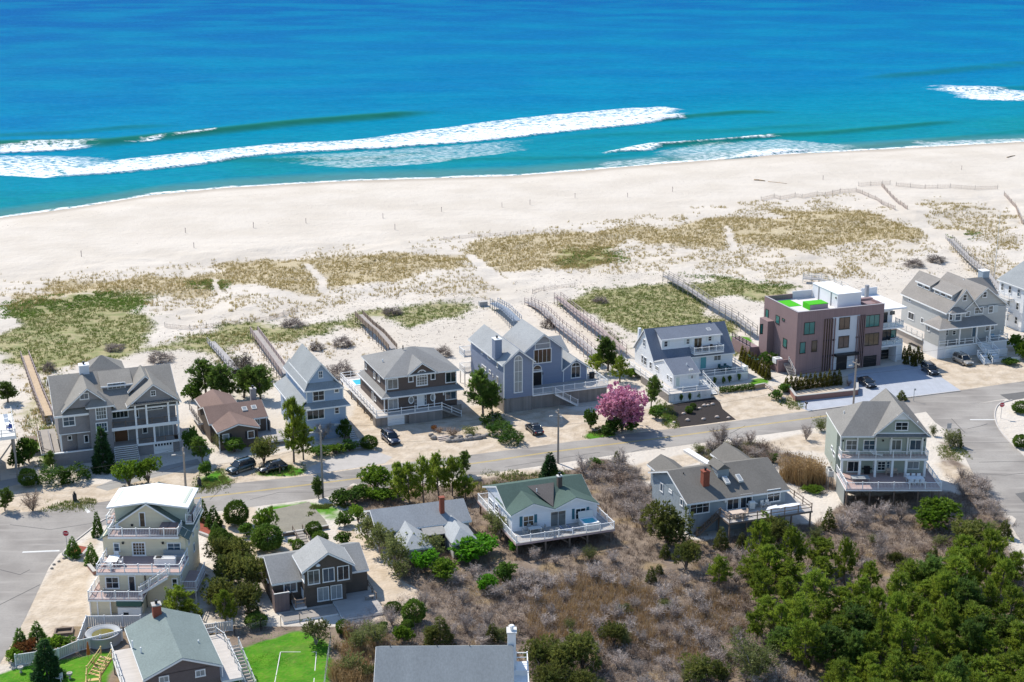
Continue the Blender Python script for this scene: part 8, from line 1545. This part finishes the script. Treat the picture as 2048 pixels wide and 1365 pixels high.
# sage green house
table(HN, 2.6, 2.9, 2.9, 2.6, 1.5, GREYF, 'grey folding games table on the sage green house deck'); table(HN, 10.6, 2.6, 2.9, 2.4, 1.2, WHITE, 'white dining table on the sage green house deck')
for i, (du, v, r, w) in enumerate(((-.8, 1.7, R(180), 'front left of'), (0, 1.7, R(180), 'front middle of'), (.8, 1.7, R(180), 'front right of'), (-.8, 3.5, 0, 'back left of'), (0, 3.5, 0, 'back middle of'), (.8, 3.5, 0, 'back right of'))): chair(HN, 10.6 + du, v, 2.9, WHITE, f'white chair at the {w} the white dining table', r)
grill(HN, 4.3, 6.0, 2.9, BLACK, 'black covered grill against the sage green house wall'); chair(HN, 7.4, 5.6, 2.9, TANF, 'tan wicker armchair by the sage green house french doors', 0, None, .7); chair(HN, 8.4, 5.6, 2.9, TANF, 'second tan armchair nearer the porch column', 0, None, .7); lounger(HN, 5.4, 5.6, 5.9, WHITE, 'white recliner on the upper balcony of the sage green house', R(60))
for i in range(2): o = at(HN, -.7, 7.6 + i * 1.2, 1.9, 'air_conditioner', ('air conditioner on the sage green house side stand, nearer the deck', 'air conditioner on the sage green house side stand, farther from the deck')[i], 'air conditioner'); prt(o, 'casing', WHITE2, [(-.4, .4, -.4, .4, .1, .95)]); prt(o, 'fan_grille', BLACK, [], [], [((0, 0, .95), (0, 0, .99), .3, .3, 12)]); prt(o, 'stand', WOODG, [(-.45, .45, -.45, .45, 0, .1), (-.4, -.28, -.4, -.28, -1.9, 0), (.28, .4, -.4, -.28, -1.9, 0)])
# listing house deck
hot_tub(HL, 11.4, 2.1, 1.95, 2.2, 2.0, 'open hot tub with turquoise water on the green roofed house deck', WHITE2); table(HL, 3.6, 2.6, 1.95, 1.8, 1.0, WHITE2, 'pale dining table on the green roofed house deck')
for i, (du, v, r, w) in enumerate(((-.45, 3.35, 0, 'dark chair behind the pale dining table, at its left'), (.45, 3.35, 0, 'dark chair behind the pale dining table, at its right'), (1.3, 2.6, R(-90), 'dark chair at the right end of the pale dining table'), (-1.5, 2.3, R(90), 'dark chair at the left end of the pale dining table'))): chair(HL, 3.6 + du, v, 1.95, GREYF, w, r)
lounger(HL, 8.9, 1.6, 1.95, BLUEF, 'blue cushioned lounger left of the hot tub', R(70)); lounger(HL, 7.8, 1.3, 1.95, BLUEF, 'blue cushioned lounger in the middle of the deck', R(60)); chair(HL, 6.4, 1.2, 1.95, GREYF, 'grey deck chair facing the rail, nearer the loungers', R(150)); chair(HL, 5.4, 1.0, 1.95, GREYF, 'grey deck chair facing the rail, nearer the dining table', R(170))
# chimney house deck
table(HX, 6.2, -2.4, 2.75, 2.0, 1.2, TANF, 'tan dining table on the chimney house deck')
for i, (du, v, r, w) in enumerate(((-.5, -3.3, R(180), 'front left'), (.5, -3.3, R(180), 'front right'), (-1.4, -2.4, R(90), 'left end'), (1.4, -2.4, R(-90), 'right end'))): chair(HX, 6.2 + du, v, 2.75, TANF, f'tan chair at the {w} of the tan dining table', r)
grill(HX, 9.4, -.7, 2.75, WHITE2, 'grill under a pale cover on the chimney house deck'); chair(HX, 11.2, -.6, 2.75, WHITE2, 'pale chair under the chimney house window, left', 0); chair(HX, 12.0, -.6, 2.75, WHITE2, 'pale chair under the chimney house window, right', 0)
COVER = mat('crumpled_white_cover', (.72, .74, .78), .7, .1, 3., bump=.6, bscale=5)
for i, (u, w, lb) in enumerate(((11.6, .9, 'white covered furniture bundle nearest the bright shrub'), (13.2, 1.0, 'white covered furniture bundle in the middle of the deck rail'), (14.8, 1.1, 'large white covered furniture at the deck corner'))):
    b = MB(); r_ = random.Random(i); v_ = [(x * w * (1 - .2 * (z > 0)) + r_.uniform(-.08, .08), y * .55 * (1 - .25 * (z > 0)) + r_.uniform(-.08, .08), z * .85 + r_.uniform(-.05, .1) * (z > 0)) for z in (0, 1) for (x, y) in ((-1, -1), (0, -1.1), (1, -1), (1, 1), (0, 1.1), (-1, 1))]
    b.v = v_; b.f = [(0, 1, 7, 6), (1, 2, 8, 7), (2, 3, 9, 8), (3, 4, 10, 9), (4, 5, 11, 10), (5, 0, 6, 11), (6, 7, 8, 9, 10, 11), (5, 4, 3, 2, 1, 0)]; b.m = [0] * 8; o = b.build('covered_furniture', COVER, None, loc=HX.W(u, -2.9, 2.75)); o.rotation_euler = (0, 0, HX.yaw); tag(o, lb, 'furniture cover')
# others
grill(HB, 18.6, 4.6, 2.74, BLACK, 'black grill on the blue grey house side deck'); chair(HW, 11.3, 11.5, 5.05, BLACK, 'black chair on the white cottage balcony, left', 0); chair(HW, 13.9, 11.5, 5.05, BLACK, 'black chair on the white cottage balcony, right', 0); table(HW, 12.6, 11.4, 5.05, .7, .7, BLACK, 'small black table between the balcony chairs'); table(HW, 15.6, 9.4, 1.5, 1.9, 1.0, TEALF, 'dark teal patio table before the white cottage')
for i, (du, v, r, w) in enumerate(((-.6, 10.2, 0, 'back left of'), (.6, 10.2, 0, 'back right of'), (-.6, 8.6, R(180), 'front left of'), (.6, 8.6, R(180), 'front right of'))): chair(HW, 15.6 + du, v, 1.5, TEALF, f'dark teal chair at the {w} the patio table', r)
chair(HG, 13.0, 1.0, 2.58, mat('sky_blue_plastic', (.16, .30, .42), .6), 'blue chair on the beige house porch', 0, None, .7)
def bins(h, u, v, n, lidm, label, g, dv=.95, du=0.):
    for i in range(n): o = at(h, u + du * i, v + dv * i, 0, 'wheelie_bin', f'{label}, {ORD[i]} from the front of its row', 'bin', 0, g); prt(o, 'bin_body', WHITE2, [(-.33, .33, -.36, .36, .05, 1.0)]); prt(o, 'lid', lidm, [(-.37, .37, -.4, .4, 1.0, 1.1)]); prt(o, 'wheel', TYRE, [], [], [((-.36, .3, .1), (.36, .3, .1), .1, .1, 8)])
bins(HM, -3.6, 8.2, 4, mat('teal_lid', (.03, .25, .28), .6), 'pale bin with teal lid beside the modern house', 'teal lidded bins'); bins(HG, -.9, 5.2, 4, BLACK, 'pale bin with dark lid beside the beige house', 'dark lidded bins', .85)
o = at(HM, -1.4, 3.6, 1.5, 'air_conditioner', 'large white air conditioner behind the modern house yard wall', 'air conditioner'); prt(o, 'casing', WHITE, [(-.9, .5, -.6, .8, 0, 1.0)]); prt(o, 'fan_grille', GREYF, [], [], [((-.2, .1, 1.0), (-.2, .1, 1.05), .45, .45, 12)])
for i, v in enumerate((9.3, 11.0)): o = at(HB, -1.5, v, 0, 'air_conditioner', ('round air conditioner at the blue grey house side, nearer the pine', 'round air conditioner at the blue grey house side, farther back')[i], 'air conditioner'); b = MB(); b.lathe([(.42, 1.9), (.44, 2.0), (.44, 2.7), (.38, 2.78)], 14); b.build('casing', TANF, o); prt(o, 'stand', WOODG, [(-.6, .6, -.6, .6, 1.75, 1.88), (-.55, -.42, -.55, -.42, 0, 1.75), (.42, .55, -.55, -.42, 0, 1.75), (.42, .55, .42, .55, 0, 1.75), (-.55, -.42, .42, .55, 0, 1.75)])
# stilted pool deck on the left
lounger(HE, EU - .9, 7.5, EZ, WHITE, 'white lounger on the stilted pool deck, farther back', R(10)); lounger(HE, EU - .9, 5.3, EZ, WHITE, 'white lounger on the stilted pool deck, middle', R(10)); chair(HE, EU - .8, 2.8, EZ, mat('royal_blue_fabric', (.03, .07, .25), .8), 'blue chair on the stilted pool deck', R(-60), None, .8)
# round pool, white fences, bench, umbrella by the pale green roof
c = Vector((-48.6, 161.1, 0)); o = empty('round_pool', c, 0, 'round above ground pool under a sagging cover with greenish water', 'pool'); b = MB(); b.lathe([(2.05, 0), (2.05, 1.15), (2.1, 1.2), (1.9, 1.22)], 28, cap=False); b.build('pool_wall', mat('pool_wall_grey', (.42, .43, .44), .7), o, True); b = MB(); b.lathe([(1.98, 1.24), (1.7, 1.12), (1.3, .98), (1.25, .9)], 28, cap=False); b.build('pool_cover', mat('grey_pool_cover', (.40, .41, .41), .7, .12, 1.5), o, True); b = MB(); b.lathe([(1.42, .99), (.3, 1.0), (.05, 1.002)], 24); b.build('standing_water', mat('algae_water', (.17, .14, .02), .12, .3, 1.2), o)
def panel_fence(pts, label, h=1.5, z=0.):
    P = [Vector(G(*p) + (z,)) for p in pts]; o = empty('white_fence', P[0], 0, label, 'fence')
    for a, c_ in zip(P, P[1:]):
        p, q = a - P[0], c_ - P[0]; n = max(1, round((q - p).length / 2.2))
        for i in range(n):
            s_, e = p.lerp(q, i / n), p.lerp(q, (i + 1) / n); k = max(2, round((e - s_).length / .28))
            for j in range(k): m_ = s_.lerp(e, (j + .08) / k); m2 = s_.lerp(e, (j + .92) / k); b = MB(); b.bar(m_ + Vector((0, 0, h / 2)), m2 + Vector((0, 0, h / 2)), .03, h - .12); b.build('fence_board', WHITE2, o)
            b = MB(); b.bar(s_ + Vector((0, 0, h - .02)), e + Vector((0, 0, h - .02)), .08, .1); b.bar(s_ + Vector((0, 0, .1)), e + Vector((0, 0, .1)), .07, .1); b.build('fence_rail', WHITE, o)
    for p in resample(P, 2.2):
        d = p - P[0]; b = MB(); b.box(d.x - .07, d.x + .07, d.y - .07, d.y + .07, 0, h + .12); b.build('fence_post', WHITE, o)
panel_fence([(158, 1300), (174, 1255), (282, 1254)], 'white board fence around two sides of the round pool'); panel_fence([(32, 1332), (118, 1320), (158, 1303), (245, 1282)], 'long white board fence stepping past the dark spruce', 1.4); panel_fence([(400, 1270), (465, 1262)], 'short white board fence right of the pale green roof', 1.3)
def wire_fence(pts, label, pm):
    P = [Vector(T(*p)) for p in pts]; o = empty('wire_fence', P[0], 0, label, 'fence'); b = MB()
    for a, c_ in zip(P, P[1:]):
        p, q = a - P[0], c_ - P[0]
        for i in range(9): b.bar(p + Vector((0, 0, .1 + i * .14)), q + Vector((0, 0, .1 + i * .14)), .008, .008)
        k = int((q - p).length / .16)
        for i in range(k): m_ = p.lerp(q, i / k); b.bar(m_, m_ + Vector((0, 0, 1.25)), .007, .007)
    b.build('wire_mesh', STEEL, o)
    for p in resample(P, 2.6): d = p - P[0]; b = MB(); b.tube((d.x, d.y, d.z - .1), (d.x, d.y, d.z + 1.35), .045, .045, 6); b.build('fence_post', pm, o)
wire_fence([(470, 1272), (522, 1262), (562, 1253), (600, 1248)], 'wire mesh fence between the lawn and the dark shingle cottage', BLACK); wire_fence([(662, 1285), (655, 1330), (648, 1385)], 'wire fence down the right edge of the lawn', WOODG)
P = G(112, 1362); o = empty('garden_bench', (*P, 0), R(-8), 'white garden bench beside the dark spruce', 'bench'); prt(o, 'seat', WHITE, [(-.75, .75, -.25, .25, .42, .48)]); prt(o, 'backrest', WHITE, [(-.75, .75, .22, .28, .5, .95)]); [prt(o, 'leg', WHITE, [(sx * .7 - .04, sx * .7 + .04, y - .04, y + .04, 0, .62)]) for sx in (-1, 1) for y in (-.22, .22)]
P = G(178, 1320); o = empty('patio_umbrella', (*P, 0), 0, 'closed orange patio umbrella by the white fence', 'umbrella'); b = MB(); b.tube((0, 0, 0), (0, 0, 2.3), .03, .03, 6); b.build('pole', WOODT, o); b = MB(); b.lathe([(.22, .7), (.2, 1.0), (.15, 1.6), (.05, 2.3)], 9); b.build('folded_canopy', mat('orange_canvas', (.50, .14, .03), .8), o)
for (x, y, lb) in ((42, 1345, 'grey stone urn on the lawn left of the dark spruce'), (140, 1357, 'grey stone urn on the lawn right of the dark spruce')):
    b = MB(); b.lathe([(.2, 0), (.1, .1), (.1, .3), (.3, .45), (.34, .7), (.28, .72), (.2, .6)], 12); tag(b.build('garden_urn', CONC, None, True, (*G(x, y), 0)), lb, 'urn')
P = G(128, 1266); o = empty('timber_frame', (*P, 0), R(10), 'low square timber frame lying on the gravel behind the conifers', 'planter'); [prt(o, 'timber', WOODB, [q]) for q in ((-1.1, 1.1, -.8, -.6, 0, .35), (-1.1, 1.1, .6, .8, 0, .35), (-1.1, -.9, -.6, .6, 0, .35), (.9, 1.1, -.6, .6, 0, .35))]
for ln in ([(561, 1305), (633, 1305)], [(633, 1305), (626, 1385)], [(561, 1305), (546, 1385)]): strip('court_line', [G(*p) for p in ln], .09, WPA, .05)
# planters, kerbs of stone, boulders, hedge, wall, garden steps
STONE = mat('rough_boulder', (.27, .245, .22), .9, .25, 1.5, fine=.2, fscale=6); PSTONE = mat('pale_rock', (.50, .42, .36), .9, .2, 2.)
def rock(x, y, s_, m, label, g, seed, name='boulder'):
    r_ = np.random.default_rng(seed); import bmesh; bm = bmesh.new(); bmesh.ops.create_icosphere(bm, subdivisions=2, radius=1)
    for v in bm.verts: n_ = v.co.copy(); k = 1 + .22 * math.sin(n_.x * 3 + seed) * math.cos(n_.y * 4 - seed) + r_.uniform(-.07, .07); v.co = Vector((n_.x * s_ * 1.1 * k, n_.y * s_ * .9 * k, n_.z * s_ * .7 * k + s_ * .4))
    me_ = bpy.data.meshes.new(name); bm.to_mesh(me_); bm.free(); me_.materials.append(m); me_.polygons.foreach_set('use_smooth', [True] * len(me_.polygons)); tag(link(me_, name, None, T(x, y)), label, 'rock', g)
for i, (x, y) in enumerate(sorted(((862, 872), (868, 878), (897, 884), (906, 884), (914, 883), (923, 882), (932, 881), (941, 880), (949, 879), (957, 878), (966, 876), (975, 872), (902, 878), (920, 877), (938, 875), (952, 873)))): rock(x, y, .42 + .13 * ((i * 7) % 4) / 3, STONE, f'boulder of the planted bank, {ORD[i]} from the left', 'bank boulders', i)
for i, (x, y) in enumerate(sorted(((1348, 846), (1375, 842), (1407, 840), (1434, 836), (1457, 837), (1367, 829), (1399, 818), (1408, 813), (1416, 812), (1425, 810)))): rock(x, y, .28 + .1 * (i % 3) / 2, PSTONE, f'pale rock in the black mulch bed, {ORD[i]} from the left', 'mulch bed rocks', 40 + i, 'garden_rock')
for i in range(13): rock(1530 + i * 3.1, 770 + i * 2.4, .34, PSTONE, f'stone block edging the gravel drive bank, {ORD[i]} from the house end', 'stone edging blocks', 60 + i, 'edging_stone')
for i, (x, y) in enumerate(sorted(((108, 1130), (104, 1138), (128, 1118), (140, 1118), (118, 1124), (150, 1122)))): rock(x, y, .2, STONE, f'small edging stone at the stop sign corner, {ORD[i]} from the left', 'corner edging stones', 80 + i, 'edging_stone')
def low_wall(pts, h, w, m, label, name, cat, cap=None):
    P = [Vector(G(*p) + (0.,)) for p in pts]; o = empty(name, P[0], 0, label, cat)
    for i, (a, c_) in enumerate(zip(P, P[1:])):
        p, q = a - P[0], c_ - P[0]; b = MB(); b.bar(p + Vector((0, 0, h / 2 - .03)), q + Vector((0, 0, h / 2 - .03)), w - .02 * i, h); b.build('wall', m, o); b = MB(); b.bar(p + Vector((0, 0, h - .02 + .004 * i)), q + Vector((0, 0, h - .02 + .004 * i)), w + .08, .1); b.build('coping', cap or CONC, o)
BRICKM = mat('mauve_brick', (.27, .145, .12), .9, .15, 3., fine=.2, fscale=10)
low_wall([(1574, 778), (1592, 803), (1714, 790), (1714, 776)], 1.0, .35, BRICKM, 'low brick planter wall before the modern house', 'planter_wall', 'wall'); low_wall([(1507, 779), (1529, 775)], .8, .3, WOODT, 'timber retaining wall at the end of the clipped hedge', 'retaining_wall', 'wall')
low_wall([(1372, 904), (1428, 938)], .45, 1.0, WHITE2, 'low white wall along the chimney house gravel drive', 'drive_wall', 'wall', WHITE); low_wall([(178, 1135), (190, 1150)], .5, .4, BRICKM, 'curved planter edge under the conifer at the yellow house', 'planter_edge', 'wall')
low_wall([(424, 1078), (398, 1068)], .35, .3, CONC, 'concrete edge of the red mulch bed', 'bed_edge', 'wall'); low_wall([(566, 1073), (620, 1064), (657, 1057)], .5, .3, WOODB, 'timber edge of the mossy parking pad', 'pad_edge', 'wall')
low_wall([(126, 1110), (140, 1119), (165, 1113), (178, 1098)], .3, .25, CONC, 'rounded kerb around the little fir bed', 'bed_edge', 'wall')
a, c_ = Vector(G(1438, 786) + (0.,)), Vector(G(1508, 778) + (0.,)); n_ = 900; t_ = PR.random(n_); y = PR.uniform(-.55, .55, n_); z = PR.uniform(.05, 1.0, n_); k_ = np.maximum(np.abs(y) / .55, z); d = np.array((c_ - a)[:]); w_ = np.array([-d[1], d[0], 0]) / np.linalg.norm(d)
C = t_[:, None] * d + y[:, None] * w_ + np.stack([0 * z, 0 * z, z * .95], 1); v_, f_ = leaves(C, np.stack([y * 0, y * 0, y * 0 + 1], 1) + w_ * y[:, None], 8, .13, .05, .8, .05); o = link(np_mesh('foliage', v_, f_, L_GRN), 'foliage', empty('hedge', a, 0, 'low clipped hedge in front of the white cottage deck', 'hedge'))
o = empty('garden_steps', (*G(603, 1078), 0), R(112), 'plank garden steps with two handrails below the parking pad', 'steps')
for i in range(6): prt(o, 'tread', WOODG, [(-2.2 + i * .75, -1.5 + i * .75, -.6, .6, .05 + .07 * i, .13 + .07 * i)])
for s_ in (-1, 1): prt(o, 'handrail', WOODB, [], [((-2.2, s_ * .7, .8), (2.2, s_ * .7, 1.2), .08, .08)]); [prt(o, 'post', WOODB, [(x - .05, x + .05, s_ * .7 - .05, s_ * .7 + .05, 0, 1.0 + .09 * x)]) for x in (-2.1, 0, 2.1)]
o = empty('stone_steps', (*G(888, 880), 0), R(22), 'three stone steps in the boulder bank', 'steps'); [prt(o, 'tread', PSTONE, [(-1.0, 1.0, -.5 + i * .45, -.05 + i * .45, 0, .14 * (i + 1))]) for i in range(3)]
for i, (x, y, lb) in enumerate(((700, 899, 'grey stone planter left of the path steps'), (749, 896, 'grey stone planter right of the path steps'))): b = MB(); b.lathe([(.25, 0), (.35, .4), (.38, .5), (.3, .5)], 10); tag(b.build('stone_planter', WHITE2, None, loc=(*G(x, y), 0)), lb, 'planter')
for i, (x, y) in enumerate(((1346, 803), (1362, 803), (1379, 801), (1396, 798), (1411, 796))): plant('green_shrub', x, y, 18, 9, f'climbing shrub on the lower white deck skirt, {ORD[i]} from the left', 'climbers on the lower skirt')
for i, (x, y) in enumerate(((1429, 770), (1447, 768), (1459, 766), (1478, 763))): plant('green_shrub', x, y, 18, 8, f'climbing shrub on the upper white deck skirt, {ORD[i]} from the left', 'climbers on the upper skirt')
o = empty('storage_box', T(966, 612), R(20), 'grey storage box on the sand left of the blue grey stair', 'box'); prt(o, 'box_body', GREYF, [(-.9, .9, -.5, .5, 0, .9)]); prt(o, 'lid', CONC, [(-.95, .95, -.55, .55, .9, 1.0)])
